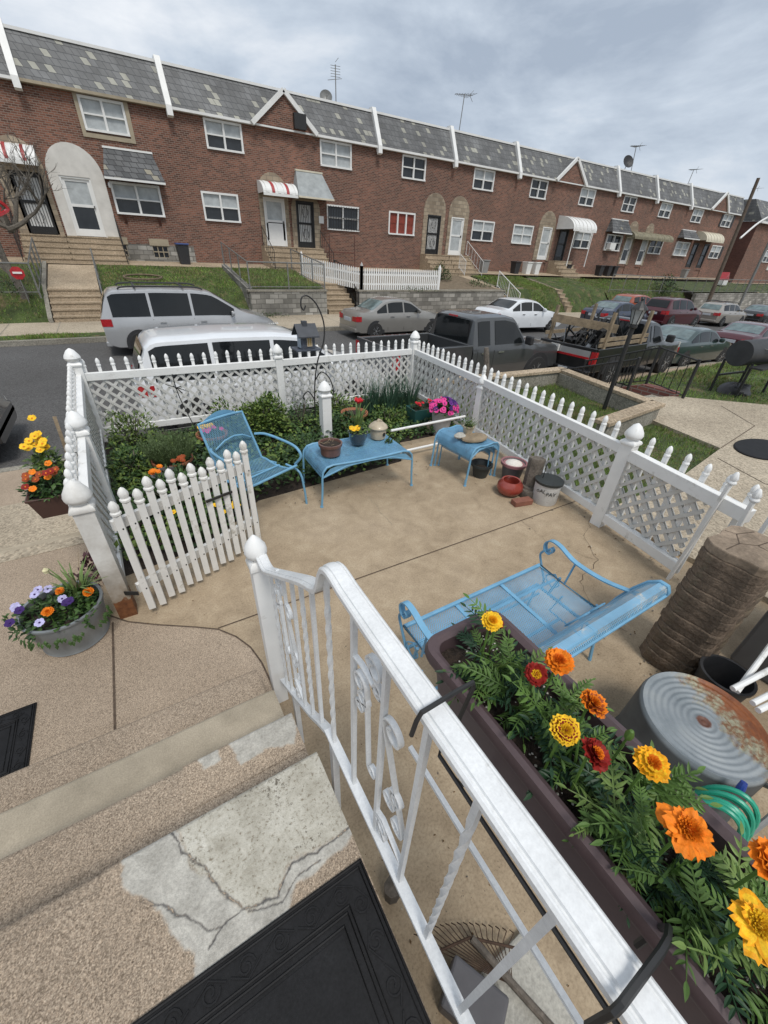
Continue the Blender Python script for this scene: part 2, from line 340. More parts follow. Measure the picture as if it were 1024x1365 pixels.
def crack(pts, w, z, m, nm='joint', jit=0):
    g = MB()
    if jit:
        q = []
        for (a, b) in zip(pts[:-1], pts[1:]):
            a = Vector(a); b = Vector(b); k = max(2, int((b-a).length/jit)); nn = (b-a).normalized().orthogonal()
            q += [a.lerp(b,i/k)+nn*(random.gauss(0,jit*.22) if i else 0) for i in range(k)]
        pts = q+[Vector(pts[-1])]
    for i_, (a, b) in enumerate(zip(pts[:-1], pts[1:])):
        a = Vector(a); b = Vector(b); n = (b-a).normalized().orthogonal()*w/2*(1 if not jit else random.uniform(.4,1.3))
        g.quad((a.x-n.x,a.y-n.y,z),(b.x-n.x,b.y-n.y,z),(b.x+n.x,b.y+n.y,z),(a.x+n.x,a.y+n.y,z))
    return struct(g.build(nm, m))
M['joint'] = mat('joint_dark', (.085,.06,.042), .95, var=.4, vs=30)
crack(edge, .010, .004, M['joint']); crack([(.04,2.11),(3.79,2.06)], .010, .004, M['joint']); crack([(-.57,2.5),(-.58,1.54)], .012, .004, M['joint'])
crack([(1.7,3.62),(1.8,3.1),(1.75,2.6)], .002, .004, M['greycon'], jit=.04)
crack([(3.62,1.75),(3.3,1.6),(3.1,1.3),(2.7,1.2),(2.5,.9),(2.55,.7)], .0035, .004, M['joint'], jit=.05)
crack([(3.1,1.3),(2.9,1.62),(2.95,2.06)], .0025, .004, M['joint'], jit=.05)
# steps down to the near sidewalk
g = MB()
for k in range(4): g.box(-8, -.62, 3.73+.3*k, 3.73+.3*(k+1), -1.2, -.16*(k+1))
struct(g.build('walk_steps', M['smoothstep']))
g = MB(); g.box(-8, -.63, 3.6, 3.745, -.3, .004); struct(g.build('walk_nosing', M['walkcon']))
# garden bed
bed = [(-.6,2.95),(.2,3.1),(.75,3.62),(2.6,3.75),(2.9,4.25),(4.08,4.25),(4.3,6.05),(-.6,6.05)]
g = MB(); g.add([(x,y,-.012) for x,y in bed], [tuple(range(len(bed)))]); struct(g.build('garden_soil', M['soil']))
# neighbour's yard
g = MB(); g.quad((3.9,-3,-.006),(7.85,-3,-.006),(7.85,6.05,-.006),(4.3,6.05,-.006)); struct(g.build('neighbour_ground', M['turf']))
g = MB()
for k in range(5): g.box(7.85, 9.15, 4.15+.39*k, 4.15+.39*(k+1), -1.3, -.14*(k+1))
struct(g.build('neighbour_steps', M['stepcon']))
g = MB(); P = [(3.9,-3),(60,-3),(60,1.3),(10.8,2.2),(9.1,3.75),(7.9,4.1),(7.2,3.15),(6.95,2.0),(5.4,1.78),(3.8,1.75)]
g.add([(x,y,.05) for x,y in P]+[(x,y,-.1) for x,y in P], [tuple(range(10))]+[(i,(i+1)%10,10+(i+1)%10,10+i) for i in range(10)]); struct(g.build('path', M['walkcon']))
crack([(6.95,2.0),(8.6,2.2),(9.3,3.0)], .012, .054, M['joint']); crack([(6.5,1.85),(6.2,1.2),(6.4,.5)], .012, .054, M['joint'])
g = MB(); g.add([(9.15,5.0,.0),(9.15,3.6,.02),(10.8,2.1,.03),(60,1.2,.03),(60,5.0,-.0),(60,6.15,-1.6),(20,6.15,-1.0),(9.15,6.15,-.78)],[(0,1,2,3,4),(0,4,5,6,7)]); struct(g.build('neighbour_lawn', M['turf']))
# entrance steps and landing
XR = .205
def curved_step(name, ynose, z, m, x1, back=-3):
    g = MB(); nose = .02
    prof = [(ynose-.34,z),(ynose-.02,z),(ynose-.006,z-.006),(ynose,z-.02),(ynose,z-.05),(ynose-.025,z-.06),(ynose-.03,z-.19)]
    xs = [-4,-2,-1,-.5,0,x1-.02,x1]
    vs = []; fs = []
    for i, x in enumerate(xs):
        for j, (y, zz) in enumerate(prof): vs.append((x, y-(.004*math.sin(x*9)), zz-(.006 if i == len(xs)-1 and j < 4 else 0)))
    n = len(prof)
    for i in range(len(xs)-1):
        for j in range(n-1): fs.append((i*n+j, (i+1)*n+j, (i+1)*n+j+1, i*n+j+1))
    b = (len(xs)-1)*n; vs.append((x1, ynose-.34, z-.2)); fs.append(tuple([b+j for j in range(n)]+[len(vs)-1]))
    g.add(vs, fs); return struct(g.build(name, m, smooth=True, ang=50))
curved_step('step', 1.54, .19, M['agg2'], .165); curved_step('step', 1.245, .38, M['smoothstep'], .19); curved_step('step', .965, .57, M['agg2'], .2)
g = MB(); g.box(-4, XR-.01, -3, .66, -.02, .715); g.box(-4, .16, -3, 1.5, -.02, .01); g.box(-4,.185,-3,.93,0,.36); g.box(-4,.195,-3,.66,.3,.52); g.box(-4,.155,-3,1.2,0,.17); struct(g.build('step_block', M['greycon']))
curved_step('landing_nose', .685, .76, M['agg2'], XR)
g = MB(); g.box(-4, XR, -3, .64, .7, .764)
struct(g.build('landing', M['agg2'], bev=.012))
def blob(name, pts, z, m, rough=.012, n=3, th=.004):
    out = []
    for i in range(len(pts)):
        a = Vector(pts[i]); b = Vector(pts[(i+1)%len(pts)]); d = (b-a)
        for k in range(n): 
            p = a+d*k/n; q = d.normalized().orthogonal()*random.uniform(-rough, rough); out.append((p.x+q.x, p.y+q.y))
    g = MB(); g.prism(out, z-.002, z+th); return struct(g.build(name, m))
M['patchlight'] = mat('worn_concrete', (.47,.445,.37), .85, var=.16, vs=9, fine=.28, fs=90, bs=.7, bscale=45, bd=.008, stain=(26,.6,(.17,.15,.12)))

def inside(p, poly):
    x, y = p; c = False; n = len(poly)
    for i in range(n):
        x0_,y0_ = poly[i]; x1_,y1_ = poly[(i+1)%n]
        if (y0_ > y) != (y1_ > y) and x < (x1_-x0_)*(y-y0_)/(y1_-y0_)+x0_: c = not c
    return c
def segd(p, a, b):
    ax,ay = a; bx_,by_ = b; px_,py_ = p; dx,dy = bx_-ax,by_-ay; t = max(0,min(1,((px_-ax)*dx+(py_-ay)*dy)/(dx*dx+dy*dy))); return math.hypot(px_-ax-dx*t, py_-ay-dy*t)
from mathutils import noise as mn
def sd(p, poly): d = min(segd(p, poly[i], poly[(i+1)%len(poly)]) for i in range(len(poly))); return d if inside(p, poly) else -d
def ns(x, y, s, o=0): return mn.fractal(Vector((x*s+o,y*s,o)), .9, 2.1, 5)
def repaired(name, X0, X1, Y0, Y1, res, zf, mortar, worn, cracks, base):
    nx = int((X1-X0)/res); ny = int((Y1-Y0)/res); g = MB(); cols = []
    for i in range(nx+1):
        for j in range(ny+1):
            x = lerp(X0,X1,i/nx); y = lerp(Y0,Y1,j/ny); w1 = ns(x,y,14)*.011+ns(x,y,60,3)*.004; w2 = ns(x,y,14,7)*.011
            p = (x+w1,y+w2); m1 = max([sd(p,q) for q in mortar]+[-1]); m2 = max([sd(p,q) for q in worn]+[-1]); pc = (x+ns(x,y,30,2)*.007,y+ns(x,y,30,5)*.007)
            cd = min([segd(pc,c[k],c[k+1])-c_w for c,c_w in cracks for k in range(len(c)-1)]+[1])
            cr_ = max(0,min(1,1-cd/.0025)); a = max(0,min(1,.5+m1/.008+ns(x,y,90,4)*.3)); b = max(0,min(1,.5+m2/.012+ns(x,y,70,9)*.5))
            z = zf(y)+.0015*a+.001*b+ns(x,y,40,1)*.0008*(a+b)-.003*cr_; cols.append((a,b,cr_,1)); g.v.append((x,y,z))
    for i in range(nx):
        for j in range(ny): k = i*(ny+1)+j; g.f.append((k,k+ny+1,k+ny+2,k+1)); g.m.append(0)
    o = g.build(name, repairmat(base), smooth=True, ang=180); at = o.data.color_attributes.new('wear','FLOAT_COLOR','POINT'); at.data.foreach_set('color',[c for q in cols for c in q]); return struct(o)
def repairmat(base):
    m = M[base].copy(); m.name = 'repaired_step'; t = m.node_tree; N = t.nodes; L = t.links; B = N['Principled BSDF']; src = B.inputs['Base Color'].links[0].from_socket
    at = N.new('ShaderNodeAttribute'); at.attribute_name = 'wear'; s = N.new('ShaderNodeSeparateColor'); L.new(at.outputs['Color'], s.inputs[0]); tc = N.new('ShaderNodeTexCoord'); co = tc.outputs['Object']
    mort = mix(N,L,1.0,ramp(N,L,noise(N,L,co,14,7,.7,.6),[(.3,(.3,.285,.25)),(.52,(.44,.42,.375)),(.72,(.56,.54,.48))]),ramp(N,L,noise(N,L,co,120,4,.7),[(.35,(.8,.8,.8)),(.6,(1.06,1.06,1.06))]),'MULTIPLY')
    worn = mix(N,L,1.0,ramp(N,L,noise(N,L,co,9,8,.7,.5),[(.3,(.3,.275,.225)),(.52,(.45,.425,.365)),(.72,(.58,.56,.5))]),ramp(N,L,noise(N,L,co,95,5,.75),[(.34,(.45,.4,.34)),(.44,(.92,.92,.9)),(.7,(1.12,1.12,1.12))]),'MULTIPLY')
    dk = math_(N,L,'MULTIPLY',noise(N,L,co,60,5,.85),math_(N,L,'ADD',noise(N,L,co,5,3,.5),.5)); worn = mix(N,L,ramp(N,L,dk,[(.585,(0,0,0)),(.62,(1,1,1))]),worn,(.13,.115,.09))
    worn = mix(N,L,ramp(N,L,noise(N,L,co,26,6,.75),[(.63,(0,0,0)),(.70,(1,1,1))]),worn,(.25,.22,.18))
    c = mix(N,L,s.outputs[0],src,mort); c = mix(N,L,s.outputs[1],c,worn); c = mix(N,L,s.outputs[2],c,(.11,.105,.1)); L.new(c,B.inputs['Base Color']); return m
worn_ = [(-.245,.75),(-.1,.75),(.25,.75),(.25,.43),(.12,.425),(.03,.44),(-.03,.39),(-.1,.4),(-.15,.47),(-.21,.56)]
mort_ = [(-.375,.75),(-.25,.75),(-.21,.56),(-.15,.47),(-.1,.4),(-.02,.395),(.03,.44),(.12,.425),(.25,.432),(.25,.405),(.1,.39),(.03,.385),(0,.36),(-.06,.30),(-.12,.285),(-.19,.26),(-.245,.31),(-.235,.39),(-.27,.46),(-.33,.56),(-.37,.61)]
cr_list = [([(-.25,.68),(-.225,.61),(-.18,.54),(-.15,.47),(-.11,.41),(-.03,.39),(.03,.435),(.12,.42),(.205,.43)],.0012),([(-.11,.41),(-.17,.4),(-.2,.38)],.0008),([(-.34,.56),(-.29,.52),(-.23,.46),(-.2,.42)],.001),([(-.1,.4),(-.02,.37),(.03,.4),(.1,.4)],.0006),([(-.2,.42),(-.15,.40)],.0005)]
def zl(y): return .7655 if y < .664 else .7655-.008*((y-.664)/.014)**2 if y < .678 else .7575-(y-.678)*2.2
repaired('landing_repair', -.42, .204, .23, .69, .0028, zl, [mort_], [worn_], cr_list, 'agg2')
def z3(y): return .5725 if y < .952 else .5725-.006*((y-.952)/.012)**2 if y < .964 else .5665-(y-.964)*2.2
repaired('step_repair', -.22, .2, .80, .968, .0032, z3, [[(-.06,.99),(.22,.99),(.17,.83),(.07,.87),(-.04,.86)],[(-.17,.955),(-.1,.965),(-.09,.92),(-.15,.91)]], [], [], 'agg2')
g = MB(); g.box(.45,.75,-3,.02,-.01,.03); struct(g.build('foundation_ledge', M['patch'], bev=.01))
# ---------------------------------------------------------------- far gardens
HY = 27.0; WY = 20.35
def fgz(y, x=0): t = max(0,min(1,(y-WY)/4.6)); return lerp(.55, 1.15, t)
def lawn(x0, x1, zf=.55, zb=1.2, y0=WY+.25, m='turf', slope=True, name='far_lawn'):
    g = MB(); n = 8
    if slope:  # grassy bank down to the pavement
        zs = lambda x: rz_(x,17)+.2
        for a, b in ((x0,(x0+x1)/2),((x0+x1)/2,x1)):
            g.quad((a,WY,zs(a)),(b,WY,zs(b)),(b,WY+1.3,zf),(a,WY+1.3,zf)); g.quad((a,WY+1.3,zf),(b,WY+1.3,zf),(b,25.2,zb),(a,25.2,zb))
    else: g.quad((x0,y0,zf),(x1,y0,zf),(x1,25.2,zb),(x0,25.2,zb))
    return struct(g.build(name, M[m]))
g = MB(); g.quad((-20,25.15,1.2),(62.5,25.15,1.2),(62.5,27.2,1.35),(-20,27.2,1.35)); g.quad((62.5,25,.9),(180,25,.9),(180,28,.9),(62.5,28,.9))
g.box(-20,62.5,22,27.2,-2,.3)
struct(g.build('areaway_paving', M['stepcon']))
lawn(-20,-2.3); lawn(-.35,5.25,.5,1.2); lawn(5.45,8.95,.6,1.15,slope=False); lawn(10.8,21,.55,1.1,slope=False,m='dirt'); lawn(22.2,27.4,.5,1.1); lawn(27.9,33,.5,1.1); lawn(33.4,45,.3,1.0); lawn(45,62,.4,1.0,slope=False); lawn(62,120,-.6,.9)
# ================================================================ ROW HOUSES
def holes_wall(mb, x0, x1, z0, z1, y, holes, d=.12, mi=0):
    xs = sorted(set([x0,x1]+[h[0] for h in holes]+[h[1] for h in holes])); zs = sorted(set([z0,z1]+[h[2] for h in holes]+[h[3] for h in holes]))
    xs = [x for x in xs if x0 <= x <= x1]; zs = [z for z in zs if z0 <= z <= z1]
    for a, b in zip(xs[:-1], xs[1:]):
        for c, e in zip(zs[:-1], zs[1:]):
            mx_, mz = (a+b)/2, (c+e)/2
            if any(h[0] < mx_ < h[1] and h[2] < mz < h[3] for h in holes): continue
            mb.quad((a,y,c),(b,y,c),(b,y,e),(a,y,e), mi=mi)
    for h in holes:
        a,b,c,e = h[:4]
        mb.quad((a,y,c),(a,y,e),(a,y+d,e),(a,y+d,c),mi=mi); mb.quad((b,y,c),(b,y+d,c),(b,y+d,e),(b,y,e),mi=mi)
        mb.quad((a,y,e),(b,y,e),(b,y+d,e),(a,y+d,e),mi=mi); mb.quad((a,y,c),(a,y+d,c),(b,y+d,c),(b,y,c),mi=mi)
def window(root, x0, x1, z0, z1, y, units=2, style='d', bars=False, proud=0):
    fw = .09; g = MB(); yy = y-.03-proud; yb = y+.1
    g.box(x0,x1,yy,yb,z1-fw,z1); g.box(x0,x1,yy-.05,yb,z0,z0+fw*.9); g.box(x0,x0+fw,yy,yb,z0+fw*.9,z1-fw); g.box(x1-fw,x1,yy,yb,z0+fw*.9,z1-fw)
    w_ = (x1-x0-fw)/units
    for k in range(1, units): g.box(x0+w_*k, x0+w_*k+fw, yy+.005, yb, z0+fw*.9, z1-fw)
    zm = (z0+z1)/2
    if style != 'pic':
        for k in range(units): g.box(x0+fw+w_*k, x0+w_*(k+1), yy+.03, yb, zm-.025, zm+.03)
    f = g.build('window', M['trim'], root)
    up = MB(); dn = MB()
    for k in range(units):
        a = x0+fw+w_*k; b = x0+w_*(k+1)
        up.quad((a,yb-.04,zm),(b,yb-.04,zm),(b,yb-.04,z1-fw),(a,yb-.04,z1-fw)); dn.quad((a,yb-.02,z0+fw*.9),(b,yb-.02,z0+fw*.9),(b,yb-.02,zm),(a,yb-.02,zm))
    up.build('upper_pane', M['glassd'] if style == 'dark' else M['curtain'] if style == 'pic' else M['glassb'], f)
    dn.build('lower_pane', {'d':M['glassd'],'dark':M['glassd'],'b':M['glassb'],'c':M['curtain'],'pic':M['curtain']}[style], f)
    if bars:
        b_ = MB()
        for k in range(13): x = lerp(x0+.05, x1-.05, k/12); b_.box(x-.012,x+.012,yy-.09,yy-.07,z0+.05,z1-.05)
        for z in (z0+.1,(z0+z1)/2,z1-.1): b_.box(x0,x1,yy-.07,yy-.05,z-.015,z+.015)
        b_.build('window_guard', M['iron'], f)
    return f
def door(root, x0, x1, z0, z1, y, kind='white'):
    g = MB(); fw = .07
    g.box(x0-fw,x0,y-.05,y+.1,z0,z1+fw); g.box(x1,x1+fw,y-.05,y+.1,z0,z1+fw); g.box(x0,x1,y-.05,y+.1,z1,z1+fw)
    w_ = x1-x0; h = z1-z0
    dm = M['trim'] if kind in ('white','half','whiteb') else M['iron']
    g.box(x0,x1,y,y+.05,z0,z0+.28 if kind != 'half' else z0+h*.5); g.box(x0,x0+.1,y,y+.05,z0+.28,z1); g.box(x1-.1,x1,y,y+.05,z0+.28,z1); g.box(x0+.1,x1-.1,y,y+.05,z1-.1,z1); g.box(x0+.1,x1-.1,y,y+.05,z0+h*.52,z0+h*.57)
    f = g.build('door', dm, root)
    p = MB(); p.quad((x0+.1,y+.03,z0+.28),(x1-.1,y+.03,z0+.28),(x1-.1,y+.03,z0+h*.53),(x0+.1,y+.03,z0+h*.53)); 
    q = MB(); q.quad((x0+.1,y+.03,z0+h*.56),(x1-.1,y+.03,z0+h*.56),(x1-.1,y+.03,z1-.1),(x0+.1,y+.03,z1-.1))
    if kind == 'iron':
        b = MB(); b.quad((x0+.03,y+.045,z0+.05),(x1-.03,y+.045,z0+.05),(x1-.03,y+.045,z1-.05),(x0+.03,y+.045,z1-.05)); b.build('inner_door', M['trim'], f)
        b = MB()
        for k in range(9): x = lerp(x0+.06, x1-.06, k/8); b.box(x-.012,x+.012,y-.03,y-.01,z0+.05,z1-.05)
        for z in (z0+h*.3,z0+h*.8):
            for s in (-1,1): b.tube([( (x0+x1)/2+s*(.05+.12*math.sin(t/5*math.pi)), y-.035, z-.25+t*.1) for t in range(6)], .014, 4)
        b.build('grille', M['iron'], f)
    elif kind == 'half': q.build('door_pane', M['glassb'], f)
    else: p.build('door_pane', M['glassd'] if kind != 'whiteb' else M['glassb'], f); q.build('door_pane', M['glassb'] if kind != 'dark' else M['glassd'], f)
    h_ = MB(); h_.box(x1-.09,x1-.05,y-.06,y,z0+h*.5,z0+h*.5+.12); h_.build('handle', M['iron'], f)
def arch(root, x0, x1, z0, z1, y, m, th=.06, hole=None, name='arched_surround'):
    r = (x1-x0)/2; zc = z1-r*1.05; n = 16
    pts = [(x1,z0),(x1,zc)]+[((x0+x1)/2+r*math.cos(math.pi*k/n), zc+r*1.05*math.sin(math.pi*k/n)) for k in range(1,n)]+[(x0,zc),(x0,z0)]
    g = MB()
    if hole:
        a,b,c,e = hole   # split around the door opening
        L_ = [p for p in pts if p[0] <= a+1e-6]; Rr = [p for p in pts if p[0] >= b-1e-6]
        za = zc+r*1.05*math.sqrt(max(0,1-((a-(x0+x1)/2)/r)**2)); zb = zc+r*1.05*math.sqrt(max(0,1-((b-(x0+x1)/2)/r)**2))
        Mid = [(b,e),(b,zb)]+[p for p in pts if a < p[0] < b]+[(a,za),(a,e)]
        g.prism([(a,z0),(a,za)]+L_, y-th, y, 'y'); g.prism(Rr+[(b,zb),(b,z0)], y-th, y, 'y'); g.prism(Mid, y-th, y, 'y')
    else: g.prism(pts, y-th, y, 'y')
    return g.build(name, m, root)
def awning(root, x0, x1, zt, y, d=.9, h=.65, stripe=False, m='trim', curved=True):
    n = 10; g = MB()
    f = (lambda t: (y-d*math.sin(t*math.pi/2), zt-h*(1-math.cos(t*math.pi/2)))) if curved else (lambda t: (y-d*t, zt-h*t))
    nx = 12
    for i in range(nx):
        a = lerp(x0,x1,i/nx); b = lerp(x0,x1,(i+1)/nx); mi = 1 if stripe and i in (3,8) else 0
        for k in range(n):
            p = f(k/n); q = f((k+1)/n); r = .012 if i % 2 else 0
            g.quad((a,p[0]-r,p[1]+r),(b,p[0]-r,p[1]+r),(b,q[0]-r,q[1]+r),(a,q[0]-r,q[1]+r), mi=mi)
    for x in (x0, x1): g.add([(x,y,zt-h)]+[(x,)+f(k/n) for k in range(n+1)], [tuple(range(n+2))])
    g.box(x0,x1,y-d-.01,y-d+.02,zt-h-.12,zt-h)
    return g.build('awning', [M[m], M['redstripe']], root, smooth=True, ang=40)
M['redstripe'] = mat('red_stripe', (.35,.05,.05), .5)
def slate_hood(root, x0, x1, zt, zb, y, d=.7, name='slate_hood', top='trim'):
    g = MB(); e = .28
    g.add([(x0+e,y-.12,zt),(x1-e,y-.12,zt),(x1,y-d,zb),(x0,y-d,zb),(x0+e,y,zt),(x1-e,y,zt),(x1,y,zb),(x0,y,zb)],
          [(3,2,1,0),(0,1,5,4),(0,4,7,3),(1,2,6,5),(2,3,7,6)])
    h = g.build(name, M['slate2'] if name == 'slate_hood' else M['metalroof'], root)
    t = MB(); t.box(x0+e-.03,x1-e+.03,y-.15,y,zt,zt+.07); t.box(x0,x1,y-d-.02,y-d+.02,zb-.08,zb-.001); t.build('hood_trim', M[top], h)
def stoop(root, x0, x1, n, y0, zb, zt, d=.3, m='stepcon', name='stoop'):
    g = MB(); r = (zt-zb)/n
    for k in range(n): g.box(x0,x1,y0+d*k,HY-.02 if k == n-1 else y0+d*(k+1)+.001,zb-.3,zb+r*(k+1))
    for k in range(n): g.box(x0-.02,x1+.02,y0+d*k-.03,y0+d*k,zb+r*(k+1)-.05,zb+r*(k+1)+.003)
    return g.build(name, M[m], root)
def handrail(root, p, q, h=.85, m='iron', n=6, name='handrail', both=False, r=.018, scroll=False):
    g = MB(); p = Vector(p); q = Vector(q); up = Vector((0,0,h))
    g.tube([p+up,q+up], r, 6); g.tube([p+up*.12,q+up*.12], r*.7, 5)
    for k in range(n+1):
        a = p.lerp(q, k/n); g.tube([a, a+up], r if k in (0,n) else r*.6, 5)
    return g.build(name, M[m], root)
def house(x0, x1, label, wins_up, wins_dn, doors, base_wins=(), trimc='trim', divider=True, gable=None, brick='brick', dividerR=False, topm='trim', zw=(3.22,4.45), slate='slate'):
    root = thing('row_house', label, 'house', (x0, HY, 1.2), 'brick row houses across the street')
    zE = 7.38; zT = 8.9
    zu = (6.12, 7.27); holes = []
    for a,b,*_ in wins_up: holes.append((a,b,6.15,7.2))
    for a,b,*_ in wins_dn: holes.append((a,b)+zw)
    for a,b,*_ in doors: holes.append((a,b,2.25,4.42))
    for a,b in base_wins: holes.append((a,b,1.5,2.0))
    g = MB(); holes_wall(g, x0, x1, 1.0, zE, HY, holes)
    g.quad((x0,HY+.13,1),(x1,HY+.13,1),(x1,HY+.13,zE),(x0,HY+.13,zE),mi=1)
    g.quad((x0,HY,1),(x0,HY,zE),(x0,HY+9,zE),(x0,HY+9,1)); g.quad((x1,HY,1),(x1,HY+9,1),(x1,HY+9,zE),(x1,HY,zE)); g.quad((x0,HY+9,1),(x0,HY+9,zE),(x1,HY+9,zE),(x1,HY+9,1))
    g.build('wall', [M[brick], M['iron']], root)
    fnd = MB(); holes_wall(fnd, x0, x1, .9, 2.05, HY-.06, [(a,b,1.5,2.0) for a,b in base_wins]+[(a-.1,b+.1,1.0,2.05) for a,b,*_ in doors], .06); fnd.quad((x0,HY-.06,2.05),(x1,HY-.06,2.05),(x1,HY,2.05),(x0,HY,2.05))
    fnd.build('foundation', M['block'] if base_wins else M[brick], root)
    # mansard
    g = MB(); ov = .22
    g.add([(x0,HY-ov,zE),(x1,HY-ov,zE),(x1,HY+.62,zT),(x0,HY+.62,zT),(x0,HY+9,zT-.3),(x1,HY+9,zT-.3),(x0,HY+9,zE),(x1,HY+9,zE),(x0,HY,zE),(x1,HY,zE)],
          [(0,1,2,3),(1,7,5,2),(0,3,4,6),(4,5,7,6),(0,8,9,1)]); g.add([(x0,HY+.62,zT),(x1,HY+.62,zT),(x1,HY+9,zT-.3),(x0,HY+9,zT-.3)], [(0,1,2,3)], mi=1)
    rf = g.build('mansard_roof', [M[slate], M['asphalt']], root)
    t = MB(); t.box(x0,x1,HY-ov-.02,HY-.005,zE-.1,zE-.003); t.build('eave_trim', M[trimc], rf)
    t = MB(); t.box(x0,x1,HY+.56,HY+.72,zT-.01,zT+.09); t.build('roof_coping', M[topm], rf)
    def divd(xc, nm='party_wall_coping'):
        d = MB(); w_ = .125
        d.prism([(HY-ov-.13,zE+.02),(HY-ov-.17,zE-.34),(HY-ov-.0,zE-.4),(HY+.9,zT+.05),(HY+.9,zT+.22),(HY+.52,zT+.22)], xc-w_, xc+w_, 'x'); d.build(nm, M['trim'], rf)
    if divider: divd(x0)
    if gable is not None:
        c, hw, zp = gable; yg = HY-.012
        yg = HY-ov-.03; d = MB(); d.add([(c-hw,yg,zE-.02),(c+hw,yg,zE-.02),(c,yg,zp),(c-hw,HY+.5,zE-.02),(c+hw,HY+.5,zE-.02),(c,HY+1.2,zp),(c-hw,HY-.001,zE-.25),(c+hw,HY-.001,zE-.25)], [(0,1,2),(1,4,5,2),(0,2,5,3),(6,7,1,0)], mi=0)
        gb = d.build('gable', M[brick], root)
        for s in (-1,1):
            r_ = MB(); r_.bar((c+s*(hw+.18),HY-.3,zE-.06),(c+s*.0,HY-.3,zp+.13),.2,.16,up=(0,-1,0)); r_.build('rake_board', M['trim'], gb)
            f_ = MB(); f_.quad((c+s*hw*1.06,HY-.3,zE+.0),(c,HY-.3,zp+.15),(c,HY+1.2,zp+.15),(c+s*hw*1.06,HY+.6,zE+.0)); f_.build('gable_slate', M['slate'], gb)
    for a,b,*st in wins_up: window(root, a, b, 6.12, 7.25, HY, 2, st[0] if st else 'd')
    for a,b,*st in wins_dn:
        k = st[0] if st else 'd'; window(root, a, b, zw[0], zw[1], HY, 3 if k == 'pic' else 2, k, bars='bars' in st, proud=.08 if 'bay' in st else 0)
    for a,b,k in doors: door(root, a, b, 2.27, 4.4, HY, k)
    for a,b in base_wins:
        f = MB(); 
        for k in range(4): x = lerp(a,b,k/3); f.box(x-.02,x+.02,HY-.04,HY-.02,1.5,2.0)
        for z in (1.5,1.75,2.0): f.box(a,b,HY-.039,HY-.021,z-.02,z+.02)
        q = f.build('basement_window', M['tan'], root); f = MB(); f.quad((a,HY+.02,1.5),(b,HY+.02,1.5),(b,HY+.02,2.0),(a,HY+.02,2.0)); f.build('basement_pane', M['glassd'], q)
        f = MB(); f.box(a-.1,b+.1,HY-.09,HY-.001,2.01,2.3); f.build('lintel', M['tan'], root)
    return root
h = house(-6.8,-1.2,'leftmost brick row house, behind the bare tree, with dark iron door and white awning',[(-5.6,-3.8)],[(-5.6,-3.5)],[(-2.5,-1.5,'iron')])
awning(h,-2.75,-1.35,5.35,HY,.85,.6,True); arch(h,-2.9,-1.25,2.2,5.6,HY,M['stone'],.05,(-2.5,-1.5,2.25,4.42)); stoop(h,-2.9,-1.2,5,25.3,1.2,2.25)
handrail(h,(-2.95,25.1,1.25),(-2.95,26.8,2.3))
h = house(-1.2,4.28,'brick row house with white arched doorway surround and slate hood over its bay window',[(.75,2.45,'b')],[(1.12,3.2,'d','bay')],[(-.72,.32,'white')],[(.55,1.15),(2.3,3.0)],trimc='tan')
arch(h,-1.17,.95,2.2,5.62,HY,M['stucco'],.08,(-.79,.39,2.25,4.47)); slate_hood(h,.95,3.45,5.6,4.55,HY,.6); stoop(h,-1.2,1.0,5,25.3,1.2,2.25); handrail(h,(.95,25.2,1.25),(.95,26.8,2.3))
q = MB(); q.box(.6,.745,HY-.05,HY-.002,6.051,7.27); q.box(2.455,2.62,HY-.05,HY-.002,6.051,7.27); q.box(.6,2.62,HY-.05,HY-.002,5.9,6.05); q.build('window_surround', M['tan'], h)
for x in (1.4,2.9): q = MB(); q.prism([(HY-.3,3.2),(HY,3.2),(HY,2.85)], x-.05, x+.05, 'x'); q.build('bracket', M['brickdk'], h)
q = MB(); q.lathe([(.0,0),(.07,0),(.08,.1),(.05,.2),(0,.22)], (1.12,HY-.08,4.2), 8); q.build('wall_lamp', M['trim'], h)
h = house(4.28,9.8,'brick row house with half white door under a red striped white awning',[(5.75,7.55)],[(5.1,6.95)],[(8.35,9.4,'half')],gable=(9.76,1.55,8.62))
awning(h,8.05,9.95,5.15,HY,1.0,.55,True); arch(h,8.05,9.7,2.2,5.55,HY,M['stone'],.05,(8.28,9.47,2.25,4.47)); stoop(h,7.9,9.75,5,25.1,1.1,2.25); handrail(h,(8.0,25.0,1.2),(8.0,26.8,2.3))
h = house(9.8,15.4,'brick row house with dark iron door under a grey hood and a barred front window',[(11.75,13.7,'b')],[(12.05,14.2,'dark','bars')],[(10.2,11.15,'iron')],divider=False)
slate_hood(h,9.95,12.05,5.75,4.6,HY,1.1,'metal_hood','cream'); arch(h,9.85,11.6,2.2,4.95,HY,M['stone'],.05,(10.13,11.22,2.25,4.47)); stoop(h,9.8,11.5,5,25.1,1.1,2.25); handrail(h,(11.5,25.0,1.2),(11.5,26.8,2.3))
q = MB(); q.box(10.2,10.85,HY-.45,HY+.3,7.4,8.0); q.build('air_conditioner', M['iron'], h)
q = MB(); q.box(11.5,11.8,HY-.1,HY,3.5,3.85); q.build('mailbox', M['trim'], h)
h = house(15.4,21.1,'brick row house with a red curtain in its wide front window',[(17.15,18.95,'dark')],[(16.35,18.4,'pic')],[(19.45,20.45,'iron')])
arch(h,19.05,20.85,2.2,5.65,HY,M['stone'],.05,(19.38,20.52,2.25,4.47)); stoop(h,19.0,21.05,5,25.1,1.0,2.25)
h = house(21.1,27.0,'brick row house with stone arch, white storm door and white stoop railing',[(22.95,24.85)],[(23.4,25.55)],[(21.5,22.5,'whiteb')])
